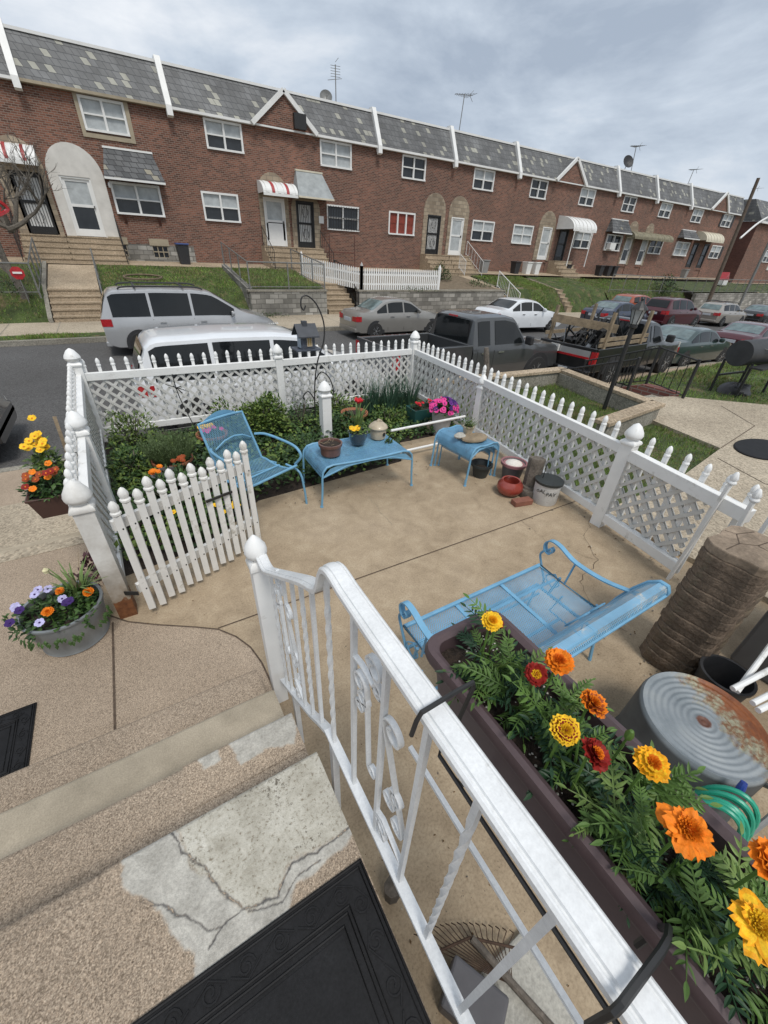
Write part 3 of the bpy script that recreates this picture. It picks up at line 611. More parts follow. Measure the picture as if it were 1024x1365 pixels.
arch(h,21.15,22.95,2.2,5.65,HY,M['stone'],.05,(21.43,22.57,2.25,4.47)); stoop(h,21.1,23.0,5,25.1,1.0,2.25); handrail(h,(22.9,24.7,1.1),(22.9,26.7,2.3),m='trim'); handrail(h,(21.3,24.7,1.1),(21.3,25.4,1.5),m='trim')
h = house(27.0,32.7,'brick row house with pale blinds in its front window beside a white storm door',[(28.55,30.35,'dark')],[(27.55,29.75,'b')],[(30.85,31.85,'whiteb')],gable=(32.66,1.6,8.65))
arch(h,30.3,32.2,2.2,5.5,HY,M['stone'],.05,(30.78,31.92,2.25,4.47))
h = house(32.7,39.0,'brick row house with a large white curved canopy over its door',[(34.3,36.2)],[(34.9,37.1)],[(33.0,33.95,'dark')],divider=False)
awning(h,32.4,35.3,5.3,HY,1.7,.9); stoop(h,32.3,34.5,5,25.1,.95,2.25)
for x in (34.9,32.6): q = MB(); q.tube([(x,25.3,1.9),(x,25.3,4.5)],.04,6); q.build('canopy_post', M['trim'], h)
h = house(39.0,44.9,'brick row house with a patchy slate hood over an air conditioned window',[(40.2,42.1,'dark')],[(39.3,41.6,'dark','bay')],[(42.4,43.3,'white')])
slate_hood(h,38.95,41.9,5.5,4.6,HY,.7); arch(h,42.1,43.7,2.2,5.6,HY,M['stone'],.05,(42.33,43.37,2.25,4.47)); awning(h,42.0,48.6,4.85,HY,1.0,.5,m='olive')
q = MB(); q.box(39.5,40.3,HY-.5,HY-.1,3.3,3.8); q.build('air_conditioner', M['trim'], h)
h = house(44.9,51.0,'brick row house sharing a long olive canopy, stone arch above its door',[(46.1,48.1)],[(46.4,48.7,'dark')],[(44.3+.75,45.95,'white')]); arch(h,44.95,46.3,2.2,5.6,HY,M['stone'],.05,(44.98,46.02,2.25,4.47))
h = house(51.0,56.7,'brick row house with a dark shed hood over its white framed window',[(52.1,54.1)],[(51.1,53.7,'b','bay')],[(54.7,55.6,'dark')],gable=(56.72,1.65,8.7))
slate_hood(h,50.95,54.1,5.4,4.75,HY,.7)
h = house(56.7,62.6,'brick row house at the end of the block with cream rounded awning',[(58.5,60.6,'d')],[(58.7,60.9)],[(57.0,57.95,'dark')],divider=False)
awning(h,54.4,58.2,5.5,HY,1.2,.8,m='cream')
q = MB()
for x in (58.1,60.7): q.box(x,x+.35,HY-.05,HY,6.12,7.2)
for x in (61.0,): q.box(x,x+.4,HY-.05,HY,3.3,4.4)
q.build('shutter', M['iron'], h)
# far block beyond the side street
r = thing('row_house', 'brick house block beyond the gap with a blank dark side wall', 'house', (66.5,HY,1))
g = MB(); holes_wall(g, 66.5, 95, -1, 7.1, HY-.3, [(72,74.2,3.2,4.5),(78,80.2,3.2,4.5)]); g.quad((66.5,HY+8,-1),(66.5,HY-.3,-1),(66.5,HY-.3,7.1),(66.5,HY+8,7.1),mi=1); g.build('wall', [M['brick'],M['brickdk']], r)
g = MB(); g.add([(66.4,HY-.6,7.1),(95,HY-.6,7.1),(95,HY+1,9.2),(66.4,HY+1,9.2),(66.4,HY+8,7.1),(66.4,HY+8,9.2),(95,HY+8,9.2)],[(0,1,2,3),(0,3,5,4),(3,2,6,5)]); g.build('mansard_roof', M['slate'], r)
g = MB(); g.box(66.3,95,HY-.7,HY-.5,6.9,7.1); g.build('eave_trim', M['trim'], r)
window(r,72,74.2,3.2,4.5,HY-.3); window(r,78,80.2,3.2,4.5,HY-.3); window(r,72,74,6,7,HY-.3)
q = MB(); q.box(74.4,75,HY-.4,HY-.2,2.4,4.8); q.box(76.6,77.2,HY-.4,HY-.2,2.4,4.8); q.build('door_trim', M['trim'], r)
def hill(x0,x1,y,z): pass
# ================================================================ CARS
def carpaint(name, col, metal=.3, rough=.32):
    return mat(name, col, rough, metal, var=.06, vs=2, coat=.9)
M['tyre'] = mat('tyre_rubber', (.02,.02,.02), .85, var=.2, vs=30)
M['rim'] = mat('alloy_rim', (.38,.39,.4), .35, .7, var=.1)
M['carglass'] = mat('car_window', (.01,.012,.013), .05, var=.2, vs=1.5, spec=.4)
M['carglass2'] = mat('rear_window', (.1,.14,.14), .08, var=.5, vs=2.5, spec=1.0)
M['tail'] = mat('tail_lamp', (.38,.02,.025), .2, var=.3, vs=20, coat=.5)
M['head'] = mat('head_lamp', (.6,.6,.58), .15, var=.2, vs=20, coat=.6)
M['chrome'] = mat('chrome', (.6,.6,.6), .25, .9, var=.1)
M['blackpl'] = mat('black_plastic', (.025,.025,.027), .55, var=.2, vs=8)
M['plate'] = mat('number_plate', (.5,.52,.55), .5, var=.15, vs=30)
def interp(tab, x):
    if x <= tab[0][0]: return tab[0][1]
    for (a,b),(c,d) in zip(tab[:-1], tab[1:]):
        if x <= c: t = (x-a)/(c-a); return lerp(b,d,t)
    return tab[-1][1]
def smooth_interp(tab, x, h=.07):
    return sum(interp(tab, x+h*(k-3)/3)*w_ for k, w_ in enumerate((1,2,3,4,3,2,1)))/16
PROF = {  # normalised x (0 rear .. 1 nose) : z as fraction of H
 'sedan': dict(top=[(0,.5),(.012,.62),(.03,.69),(.13,.715),(.17,.735),(.29,.955),(.36,.995),(.47,1.0),(.56,.96),(.70,.71),(.76,.68),(.9,.61),(.965,.53),(1,.4)], belt=.655, glass=[(.20,.30),(.315,.47),(.485,.645)], rear=(.165,.285), front=(.565,.705), wheels=(.19,.80), r=.31),
 'minivan': dict(top=[(0,.5),(.008,.62),(.03,.80),(.055,.965),(.1,.985),(.3,1.0),(.5,.99),(.6,.96),(.77,.66),(.82,.61),(.93,.54),(.975,.45),(1,.34)], belt=.575, glass=[(.06,.25),(.265,.47),(.485,.72)], rear=(.012,.05), front=(.61,.765), wheels=(.17,.80), r=.33),
 'suv': dict(top=[(0,.5),(.01,.62),(.03,.66),(.085,.93),(.12,.97),(.3,1.0),(.48,.99),(.57,.95),(.70,.68),(.76,.65),(.92,.58),(.97,.5),(1,.36)], belt=.62, glass=[(.11,.25),(.27,.43),(.45,.645)], rear=(.03,.085), front=(.575,.69), wheels=(.18,.80), r=.36),
 'wagon': dict(top=[(0,.5),(.01,.64),(.03,.68),(.09,.92),(.13,.965),(.3,1.0),(.46,.99),(.55,.95),(.68,.71),(.74,.68),(.92,.6),(.97,.5),(1,.36)], belt=.655, glass=[(.11,.25),(.27,.42),(.44,.63)], rear=(.032,.088), front=(.555,.67), wheels=(.19,.80), r=.32),
}
def wheel(root, x, y, r, s, w_=.21):
    g = MB(); g.lathe([(r*.62,-w_/2),(r*.93,-w_/2),(r,-w_/2+.03),(r,w_/2-.03),(r*.93,w_/2),(r*.62,w_/2)], (x,y,r), 22, ax=(0,1,0)); t = g.build('wheel', M['tyre'], root, smooth=True)
    yo = y+s*(w_/2-.025); h = MB(); h.lathe([(0,.0),(r*.66,0),(r*.66,.02),(r*.58,.02),(r*.55,-.01),(r*.16,.0),(r*.13,.03),(0,.03)] if s > 0 else [(0,0),(r*.66,0),(r*.66,-.02),(r*.58,-.02),(r*.55,.01),(r*.16,0),(r*.13,-.03),(0,-.03)], (x,yo,r), 20, ax=(0,1,0)); 
    h.build('rim', M['rim'], t, smooth=True)
    d = MB()
    for k in range(5):
        a = 2*math.pi*k/5
        for q in (.22,-.22): d.bar((x+r*.2*math.cos(a),yo+s*.016,r+r*.2*math.sin(a)),(x+r*.56*math.cos(a+q),yo+s*.016,r+r*.56*math.sin(a+q)),.012,.05,up=(0,1,0))
    d.build('spokes', M['rim'], t)
def car(name, label, cat, x, y, kind, L_, W_, H_, paint, head=0, tint='carglass', rails=False, rearglass='carglass2', z=None, dark_roof=False, group='cars parked along the street'):
    P = PROF[kind]; root = thing(name, label, cat, group=group); n = 56
    z0 = .2; hw = W_/2
    def top(u): return smooth_interp(P['top'], u, .03)*H_
    belt = P['belt']*H_
    def half(u): return hw*(1-.13*abs(2*u-1)**5-.03*abs(2*u-1)**2)
    tum = .30 if kind != 'minivan' else .2
    secs = []
    for i in range(n+1):
        u = i/n; x_ = u*L_; T = top(u); hb = half(u); lo = z0 + (.1*(1-min(1,u/.05)) if u < .05 else (.12*(1-min(1,(1-u)/.06)) if u > .94 else 0))
        zb = min(belt, T-.045); wt = hb-.03-(max(0,T-belt))*tum
        sec = [(hb*.86,lo),(hb-.015,lo+.05),(hb,lo+.2),(hb+.005,lo+(zb-lo)*.55),(hb-.005,zb-.1),(hb-.035,zb),(max(wt+.0,hb*.5),T-.05 if T > belt+.1 else lerp(zb,T,.6)),(wt*.86,T-.012),(wt*.45,T+.004)]
        secs.append([(x_,-a,b) for a,b in sec]+[(x_,0,T+.008)]+[(x_,a,b) for a,b in sec[::-1]])
    vs = [p for s in secs for p in s]; m_ = len(secs[0]); g = MB()
    fs = [(i*m_+j,(i+1)*m_+j,(i+1)*m_+j+1,i*m_+j+1) for i in range(n) for j in range(m_-1)]+[(i*m_+m_-1,(i+1)*m_+m_-1,(i+1)*m_,i*m_) for i in range(n)]
    fs += [tuple(range(m_-1,-1,-1)), tuple(range(n*m_,(n+1)*m_))]
    g.add(vs, fs); body = g.build('body', paint, root, smooth=True, ang=48)
    def side(u, zf, s, off=.008):  # point on the greenhouse side, zf 0 belt..1 roof edge
        T = top(u); hb = half(u); wt = hb-.03-max(0,T-belt)*tum; zz = lerp(belt, T-.05, zf); return (u*L_, s*(lerp(hb-.035, wt, zf)+off), zz)
    for s in (-1,1):
        for (a,b) in P['glass']:
            g = MB(); k = 8
            T1 = []
            for i in range(k+1):
                u = lerp(a,b,i/k); T = top(u)-.05; f = max(0.02, min(1, (T-.055-belt)/(max(T-belt,.01)))); T1.append((u,f))
            for i in range(k): 
                u,f = T1[i]; u2,f2 = T1[i+1]; g.quad(side(u,.06,s),side(u2,.06,s),side(u2,f2,s),side(u,f,s))
            g.build('side_window', M[tint], root, smooth=True)
        g = MB(); 
        um = P['glass'][-1][1]-.015; p = side(um,.1,s); g.lathe([(0,-.1),(.07,-.08),(.09,0),(.07,.08),(0,.1)],(p[0],p[1]+s*.1,p[2]+.05),8,ax=(0,1,0),sx=.7); g.build('mirror', paint, root, smooth=True)
        for (a,b) in P['glass'][-2:]:
            g = MB(); p = (lerp(a,b,.12)*L_, s*(half(a)+.012), belt-.12); g.box(p[0],p[0]+.17,p[1]-.012,p[1]+.012,p[2]-.015,p[2]+.015); g.build('door_handle', M['chrome'] if kind != 'minivan' else paint, root)
        g = MB()
        for (a,b) in P['glass'][1:]:
            xx = (a-.007)*L_; g.quad((xx,s*(half(a)+.007),z0+.12),(xx+.012,s*(half(a)+.007),z0+.12),(xx+.012,s*(half(a)-.02),belt-.03),(xx,s*(half(a)-.02),belt-.03))
        g.build('door_seam', M['blackpl'], root)
    def crossg(u0, u1, nm, mt, inset=.1):
        g = MB()
        def f(t, v):
            u = lerp(u0,u1,t); T = top(u); wt = (half(u)-.03-max(0,T-belt)*tum)-inset*(1 if T > belt+.1 else 1); y_ = (v*2-1)*max(.1,wt); return (u*L_+(-.012 if u1 < .4 else .012), y_, T+.012-.03*abs(v*2-1)**4)
        g.grid(f, 8, 10); g.build(nm, M[mt], root, smooth=True)
    if kind in ('minivan','suv','wagon'):
        g = MB(); u0,u1 = P['rear']
        def f(t,v):
            u = lerp(u0,u1,t); T = top(u); wt = (half(u)-.03-max(0,T-belt)*tum)-.1; return (u*L_-.02, (v*2-1)*wt, max(belt,T))
        g.grid(f,6,8); g.build('rear_window', M[rearglass], root, smooth=True)
    else: crossg(P['rear'][0], P['rear'][1], 'rear_window', rearglass)
    crossg(P['front'][0], P['front'][1], 'windscreen', 'carglass')
    for u in P['wheels']:
        for s in (-1,1):
            g = MB(); r = P['r']+.075; xx = u*L_; yy = s*(half(u)+.008)
            pts = [(xx+r*math.cos(a), P['r']+r*math.sin(a)) for a in [math.pi*k/14 for k in range(15)]]+[(xx-r,z0+.02),(xx+r,z0+.02)]
            g.prism(pts, yy-s*.05, yy, 'y'); g.build('wheel_arch', M['blackpl'], root)
            wheel(root, xx, s*(half(u)-.085), P['r'], s)
    for s in (-1,1):
        g = MB()
        for i in range(5):
            a = i/5*.05; b = (i+1)/5*.05; hz = (.46,.6) if kind != 'minivan' else (.46,.58)
            g.quad((a*L_-.01,s*(half(a)+.012),H_*hz[0]),(b*L_,s*(half(b)+.012),H_*hz[0]),(b*L_,s*(half(b)+.012),H_*(hz[1]-.01)),(a*L_-.01,s*(half(a)+.012),H_*(hz[1]-.01)))
        g.quad((-.02,s*half(0),H_*hz[0]),(-.02,s*(half(0)-.3),H_*hz[0]),(.0,s*(half(0)-.3),H_*(hz[1]-.02)),(-.0,s*half(0),H_*(hz[1]-.02)))
        g.build('tail_light', M['tail'], root)
        g = MB()
        for i in range(5):
            a = 1-i/5*.07; b = 1-(i+1)/5*.07; g.quad((a*L_+.01,s*(half(a)+.01),H_*.4),(b*L_,s*(half(b)+.01),H_*.42),(b*L_,s*(half(b)+.005),H_*.5),(a*L_-.04,s*(half(a)-.02),H_*.44))
        g.build('headlight', M['head'], root)
    g = MB(); g.box(-.03,.0,-.26,.26,H_*.44,H_*.44+.13); g.build('number_plate', M['plate'], root)
    g = MB(); g.box(-.04,.12,-hw*.84,hw*.84,.27,.42); g.build('rear_bumper', paint, root, bev=.03)
    if rails:
        for s in (-1,1): g = MB(); g.tube(cat_pts([(L_*.12,s*hw*.72,H_*.985),(L_*.16,s*hw*.72,H_+.04),(L_*.4,s*hw*.72,H_+.045),(L_*.52,s*hw*.72,H_+.03),(L_*.56,s*hw*.72,H_*.985)],4),.022,6); g.build('roof_rail', M['blackpl'], root)
        for u in (.2,.45): g = MB(); g.box(L_*u,L_*u+.05,-hw*.72,hw*.72,H_+.03,H_+.055); g.build('roof_crossbar', M['blackpl'], root)
    zz = rz_(x, y) if z is None else z
    root.location = (x, y, zz); root.rotation_euler = (0, math.atan(-(.021 if x > 12 else 0)) * -1, R(head))
    return root
M['silver'] = carpaint('silver_paint', (.43,.435,.44), .4); M['silver2'] = carpaint('champagne_paint', (.3,.285,.26), .5)
M['cwhite'] = carpaint('white_paint', (.66,.68,.7), 0, .3); M['cmaroon'] = carpaint('maroon_paint', (.075,.008,.014)); M['cteal'] = carpaint('dark_teal_paint', (.02,.045,.042), .2)
M['cblue'] = carpaint('navy_paint', (.018,.028,.06)); M['cblack'] = carpaint('black_paint', (.012,.012,.013), 0); M['cgrey'] = carpaint('grey_paint', (.065,.068,.07), .3)
M['corange'] = carpaint('orange_paint', (.3,.06,.02), 0); M['cbeige'] = carpaint('beige_paint', (.36,.33,.29), .4)
car('minivan','silver minivan with dark side windows and roof rails, in front of the grassy bank','minivan', -.5, 15.6,'minivan',5.15,1.95,1.78,M['silver'],rails=True,rearglass='carglass')
car('parked_car','grey-beige saloon car by the stone retaining wall, below the white picket fence opposite','car', 7.75, 15.65,'sedan',4.45,1.72,1.42,M['silver2'])
car('parked_car','white saloon car with tinted windows on the far side of the street','car', 15.0, 15.6,'sedan',4.85,1.83,1.45,M['cwhite'],rearglass='carglass')
car('parked_car','dark navy car partly behind the wooden stakes of the black pickup truck','car', 23.6, 15.7,'sedan',4.6,1.8,1.42,M['cblue'])
car('sport_utility','maroon sport utility vehicle on the far side of the street','suv', 29.4, 15.4,'suv',4.8,1.9,1.72,M['cmaroon'],rearglass='carglass')
car('parked_car','small orange car glimpsed behind the maroon sport utility vehicle','car', 29.0, 17.6,'wagon',4.0,1.7,1.45,M['corange'],z=-.85)
car('station_wagon','silver and beige station wagon next along from the maroon vehicle','car', 36.4, 15.3,'wagon',4.75,1.75,1.52,M['cbeige'],rails=True)
car('parked_car','black car on the far side, cut off by the right edge of the photo','car', 43.4, 15.2,'sedan',4.8,1.8,1.4,M['cblack'])
car('parked_van','white minivan parked just behind the lattice fence and bird feeder','minivan', -.05, 8.95,'minivan',5.1,1.95,1.74,M['cwhite'],rearglass='carglass')
car('parked_car','dark teal saloon car with wide red tail lights behind the smoker grill','car', 16.9, 8.4,'sedan',4.8,1.78,1.4,M['cteal'],head=0)
car('parked_car','maroon car at the right edge, beyond the dark teal saloon','car', 23.4, 8.5,'sedan',4.8,1.8,1.42,M['cmaroon'],head=0)
car('parked_car','black car whose rounded bumper just enters at the left edge','car', -6.78, 8.75,'sedan',4.7,1.8,1.42,M['cblack'])
# ---------------------------------------------------------------- pickups
def pickup(name, label, x, y, L_, W_, H_, cabu, hood_z, paint, head=0, stripe=False, z=None):
    root = thing(name, label, 'pickup truck', group=None); hw = W_/2; n = 40
    u0 = cabu[0]; zr = .52; bedtop = H_*.66; bh = H_*.66
    tp = [(u0,.66),(u0+.004,.9),(u0+.02,.985),(u0+.05,1.0),(cabu[1]-.06,1.0),(cabu[1],.96),(cabu[2],hood_z+.04),(cabu[2]+.03,hood_z+.01),(.95,hood_z-.03),(.985,hood_z-.08),(1,hood_z-.25)]
    belt = (hood_z+.005)*H_
    def top(u): return interp(tp, u)*H_
    secs = []
    for i in range(n+1):
        u = lerp(u0, 1, i/n); T = top(u); hb = hw*(1-.08*max(0,(u-.8)/.2)**2); zb = min(belt, T-.05); wt = hb-.05-max(0,T-belt)*.25
        sec = [(hb*.9,.42),(hb-.01,.46),(hb,.62),(hb,zb-.14),(hb-.03,zb),(wt,T-.05 if T > belt+.1 else lerp(zb,T,.6)),(wt*.88,T-.01),(wt*.4,T)]
        secs.append([(u*L_,-a,b) for a,b in sec]+[(u*L_,a,b) for a,b in sec[::-1]])
    vs = [p for s in secs for p in s]; m_ = len(secs[0]); g = MB()
    g.add(vs, [(i*m_+j,(i+1)*m_+j,(i+1)*m_+(j+1)%m_,i*m_+(j+1)%m_) for i in range(n) for j in range(m_)]+[tuple(range(m_-1,-1,-1)), tuple(range(n*m_,(n+1)*m_))])
    g.build('cab', paint, root, smooth=True, ang=45)
    xb = u0*L_-.03
    g = MB(); g.box(.06,xb,-hw+.003,-hw+.14,.5,bh); g.box(.06,xb,hw-.14,hw-.003,.5,bh); g.box(.06,xb,-hw+.14,hw-.14,.5,.62); g.box(xb-.06,xb,-hw+.14,hw-.14,.62,bh); g.build('bed', [paint], root, bev=.02)
    g = MB(); g.box(.1,xb-.06,-hw+.141,hw-.141,.621,.64); g.build('bed_liner', M['blackpl'], root)
    g = MB(); g.box(0,.058,-hw+.03,hw-.03,.5,bh+.01); t = g.build('tailgate', paint, root, bev=.015)
    if stripe:
        g = MB(); g.box(-.012,-.001,-hw+.18,hw-.18,bh-.3,bh-.08); g.build('tailgate_panel', M['silver'], t)
        g = MB(); g.box(-.018,-.0125,-hw+.18,hw-.18,bh-.3,bh-.24); g.build('red_band', M['tail'], t)
    g = MB(); g.box(-.16,.0,-hw+.02,hw-.02,.38,.56); g.build('rear_bumper', M['chrome'] if not stripe else paint, root, bev=.03)
    g = MB(); g.box(-.175,-.161,-.3,.0,.42,.55); g.build('number_plate', M['plate'], root)
    for s in (-1,1):
        g = MB(); g.box(-.012,.1,s*(hw-.15) if s > 0 else -hw-.004,hw+.004 if s > 0 else -hw+.15,bh-.42,bh-.08); g.build('tail_light', M['tail'], root)
        g = MB()
        segs = [(u0+.03,(u0+cabu[1])/2-.03),((u0+cabu[1])/2,cabu[2]-.015)]
        for a,b in segs:
            g = MB(); k = 6
            for i in range(k):
                q = []
                for uu, top_ in ((lerp(a,b,i/k),0),(lerp(a,b,(i+1)/k),0),(lerp(a,b,(i+1)/k),1),(lerp(a,b,i/k),1)):
                    T = top(uu)-.05; zz = belt+.03 if not top_ else max(belt+.04, T-.07); f = (zz-belt)/max(T-belt,.01); wt = lerp(hw-.03, hw-.05-max(0,T+.05-belt)*.25, min(1,f)); q.append((uu*L_, s*(wt+.01), zz))
                g.quad(*q)
            g.build('side_window', M['carglass'], root, smooth=True)
            g = MB(); g.box(a*L_+.12,a*L_+.32,s*(hw+.012)-.01,s*(hw+.012)+.01,belt-.17,belt-.13); g.build('door_handle', M['chrome'], root)
            g = MB(); g.box(a*L_-.03,a*L_-.015,s*(hw)-.004,s*(hw)+.004,.55,belt-.1); g.build('door_seam', M['blackpl'], root)
        g = MB(); um = cabu[2]-.03; g.box(um*L_,um*L_+.12,s*hw+(.02 if s > 0 else -.26),s*hw+(.26 if s > 0 else -.02),belt+.0,belt+.22); g.build('mirror', M['blackpl'], root, bev=.04)
    g = MB(); g.quad((u0*L_-.012,-hw+.28,belt+.02),(u0*L_-.012,hw-.28,belt+.02),(u0*L_+.02,hw-.34,H_*.945),(u0*L_+.02,-hw+.34,H_*.945)); g.build('rear_window', M['carglass'], root)
    g = MB(); g.box(u0*L_-.0,u0*L_+.05,-.16,.16,H_*.955,H_*.975); g.build('brake_light', M['tail'], root)
    g = MB(); a = cabu[1]+.008; b = cabu[2]-.008
    g.quad((a*L_,-hw+.3,top(a)+.012),(a*L_,hw-.3,top(a)+.012),(b*L_,hw-.2,top(b)+.012),(b*L_,-hw+.2,top(b)+.012)); g.build('windscreen', M['carglass'], root)
    for u in (.2,.835):
        for s in (-1,1):
            g = MB(); r = .5; xx = u*L_; yy = s*(hw+.01)
            pts = [(xx+r*math.cos(q), .41+r*math.sin(q)) for q in [math.pi*k/14 for k in range(15)]]+[(xx-r,.42),(xx+r,.42)]
            g.prism(pts, yy-s*.05, yy, 'y'); g.build('wheel_arch', M['blackpl'], root); wheel(root, xx, s*(hw-.1), .4, s, .26)
    for s in (-1,1):
        g = MB(); g.box(L_-.06,L_+.01,min(s*hw*.6,s*hw*.9),max(s*hw*.6,s*hw*.9),belt-.3,belt-.12); g.build('headlight', M['head'], root)
    root.location = (x,y,rz_(x,y) if z is None else z); root.rotation_euler = (0,0,R(head)); return root
pickup('pickup_truck','dark grey crew cab pickup with empty black bed beyond the fence corner', 5.2, 9.0, 5.85, 2.0, 1.88, (.40,.66,.735), .62, M['cgrey'])
pk = pickup('pickup_truck','old black pickup with striped tailgate carrying scrap between wooden stakes', 11.1, 7.9, 5.3, 1.95, 1.72, (.52,.66,.735), .645, M['cblack'], head=3, stripe=True)
M['wood'] = mat('weathered_wood', (.26,.2,.13), .85, var=.3, vs=6, fine=.3, fs=60); M['wood2'] = mat('grey_wood', (.13,.11,.09), .9, var=.35, vs=8, fine=.35, fs=50, bs=.6, bscale=40, bd=.01)
bz = rz_(12,7.9)
def pkw(x, y, z):
    c, s = math.cos(R(3)), math.sin(R(3)); return (11.1+x*c-y*s, 7.9+x*s+y*c, bz+z)
rk = thing('stake_rack','pale timber side boards and upright stakes on the bed of the black pickup','side boards', pkw(1.3,0,1.1))
for yy in (-.9,.9):
    for zz in (1.22,1.36) if yy < 0 else (1.3,):
        g = MB(); g.bar(pkw(.1,yy,zz),pkw(2.7,yy,zz),.035,.1); g.build('side_board', M['wood'], rk)
    for xx in (.3,2.3):
        g = MB(); g.bar(pkw(xx,yy-.03,.9),pkw(xx+.08,yy-.03,2.05),.07,.09,up=(1,0,0)); g.build('stake', M['wood'], rk)
g = MB(); g.bar(pkw(.2,.85,1.72),pkw(.9,-.85,1.6),.03,.22); g.build('cross_board', M['wood'], rk)
def junk(name, label, cat, p, kind):
    if kind == 'bike':
        r = thing(name, label, cat, pkw(*p))
        for dx in (-.5,.5):
            g = MB(); g.tube([pkw(p[0]+dx+.33*math.cos(a),p[1]+.1*dx,p[2]+.35+.33*math.sin(a)) for a in [2*math.pi*k/20 for k in range(20)]],.025,5,closed=True)
            for k in range(10): a = math.pi*k/5; g.tube([pkw(p[0]+dx,p[1]+.1*dx,p[2]+.35),pkw(p[0]+dx+.32*math.cos(a),p[1]+.1*dx,p[2]+.35+.32*math.sin(a))],.003,3)
            g.build('wheel', M['tyre'], r)
        g = MB(); q = lambda a,b: pkw(p[0]+a,p[1],p[2]+b)
        for a,b in (((-.5,.35),(-.1,.8)),((-.1,.8),(.35,.85)),((.35,.85),(.5,.35)),((-.5,.35),(.0,.35)),((0,.35),(.38,.8)),((0,.35),(-.12,.9)),((.35,.85),(.3,1.0))): g.tube([q(*a),q(*b)],.02,6)
        g.build('frame', M['iron'], r); g = MB(); g.tube([pkw(p[0]+.3,p[1]-.25,p[2]+1.02),pkw(p[0]+.3,p[1]+.25,p[2]+1.02)],.016,6); g.build('handlebar', M['chrome'], r)
        g = MB(); g.box(0,.001,0,.001,0,.001); return r
junk('bicycle','dark bicycle lying in the loaded bed of the black pickup','bicycle',(1.5,.2,.7),'bike')
g = MB(); random.seed(5)
for k in range(60):
    a = pkw(random.uniform(.4,2.4),random.uniform(-.7,.7),random.uniform(.7,1.3)); b = Vector(a)+Vector((random.uniform(-.5,.5),random.uniform(-.3,.3),random.uniform(.1,.8))); g.tube([a,b],random.uniform(.012,.03),5)
for k in range(18):
    c = pkw(random.uniform(.6,2.3),random.uniform(-.6,.6),random.uniform(.75,1.5)); s_ = random.uniform(.1,.22); g.lathe([(0,-s_*.5),(s_,-s_*.4),(s_,s_*.4),(0,s_*.5)],c,10,ax=(random.random(),random.random(),.5))
g.m = [random.choice((0,0,1,2)) if i % 6 == 0 else 0 for i in range(len(g.f))]
tag(g.build('scrap_metal', [M['iron'],M['rim'],M['polewood'] if 'polewood' in M else M['wood2']], origin=pkw(1.4,0,.7)), 'tangled dark scrap metal heaped in the black pickup bed','scrap',kind='stuff')
g = MB(); g.box(0,.7,-.3,.3,0,.3); o = g.build('scrap_sheet', M['galv'] if 'galv' in M else M['rim'], bev=.03); o.location = pkw(.9,-.3,.75); o.rotation_euler = (.3,.2,.4); tag(o,'pale metal sheet on the scrap in the black pickup bed','scrap panel')
# ================================================================ FAR GARDENS: walls, stairs, fences
def stone_wall(label, pts, h0, h1, t=.3, cap=True):
    for (x0,y0),(x1,y1) in zip(pts[:-1], pts[1:]): pass
    g = MB(); (x0,y0),(x1,y1) = pts
    if abs(x1-x0) > abs(y1-y0): g.box(x0,x1,y0,y0+t,h0,h1)
    else: g.box(x0-t,x0,y0,y1,h0,h1)
    o = g.build('retaining_wall', M['block'], origin=((x0+x1)/2,(y0+y1)/2,h0)); return tag(o, label, 'wall')
r = thing('retaining_wall','grey stone block retaining wall behind the silver minivan bonnet','wall',(7.2,WY,-.6))
g = MB(); g.box(5.25,8.95,WY,WY+.3,-.9,.5); g.prism([(WY+.301,-.9),(25.2,-.3),(25.2,1.35),(WY+.301,.62)],5.2,5.45,'x'); g.build('wall', M['block'], r)
g = MB(); g.box(5.15,9.0,WY-.04,WY+.34,.501,.57); g.build('coping', M['greycon'], r)
r = thing('retaining_wall','long grey stone block retaining wall behind the grey-beige saloon car','wall',(16,WY,-.6))
g = MB(); g.box(10.75,21.0,WY,WY+.3,-.9,.5); g.build('wall', M['block'], r); g = MB(); g.box(10.7,21.05,WY-.04,WY+.34,.501,.57); g.build('coping', M['greycon'], r)
stone_wall('far stone block retaining wall on the right, beyond the station wagon', [(45,WY),(62,WY)], -1.6, .3)
def stairs(label, x0, x1, n, y0, zb, zt, d=.3, cheek=None, walk=None):
    r = thing('garden_steps', label, 'steps', ((x0+x1)/2,y0,zb)); g = MB(); rr = (zt-zb)/n
    for k in range(n): g.box(x0,x1,y0+d*k,y0+d*(k+1)+(.25 if k < n-1 else .3),zb-.5,zb+rr*(k+1)-.05); g.box(x0-.001,x1+.001,y0+d*k-.03,y0+d*(k+1)+.02,zb+rr*(k+1)-.05,zb+rr*(k+1))
    g.build('steps', M['stepcon'], r)
    if walk:
        g = MB(); ye = y0+d*n; g.add([(x0,ye,zt),(x1,ye,zt),(x1,25.35,walk),(x0,25.35,walk),(x0,ye,zt-.6),(x1,ye,zt-.6),(x1,25.35,walk-.6),(x0,25.35,walk-.6)],[(0,1,2,3),(4,5,1,0),(5,6,2,1),(7,4,0,3)]); g.build('sloping_path', M['stepcon'], r)
    if cheek:
        for xx in cheek:
            g = MB(); g.prism([(y0-.1,zb-.2),(y0-.1,zb+.15),(y0+d*n+.1,zt+.1),(25.2,(walk or zt)+.08),(25.2,zb),(y0+d*n,zb-.2)], xx-.07, xx+.07, 'x'); g.build('side_kerb', M['greycon'], r)
    return r
stairs('concrete garden steps leading to the white arched doorway',-2.15,-.45,5,WY-.05,-.5,.5,.3,cheek=(-2.25,),walk=1.2)
stairs('concrete garden steps between the stone wall and white picket fence',9.05,10.6,6,WY-.0,-.5,.75,.28,walk=1.1)
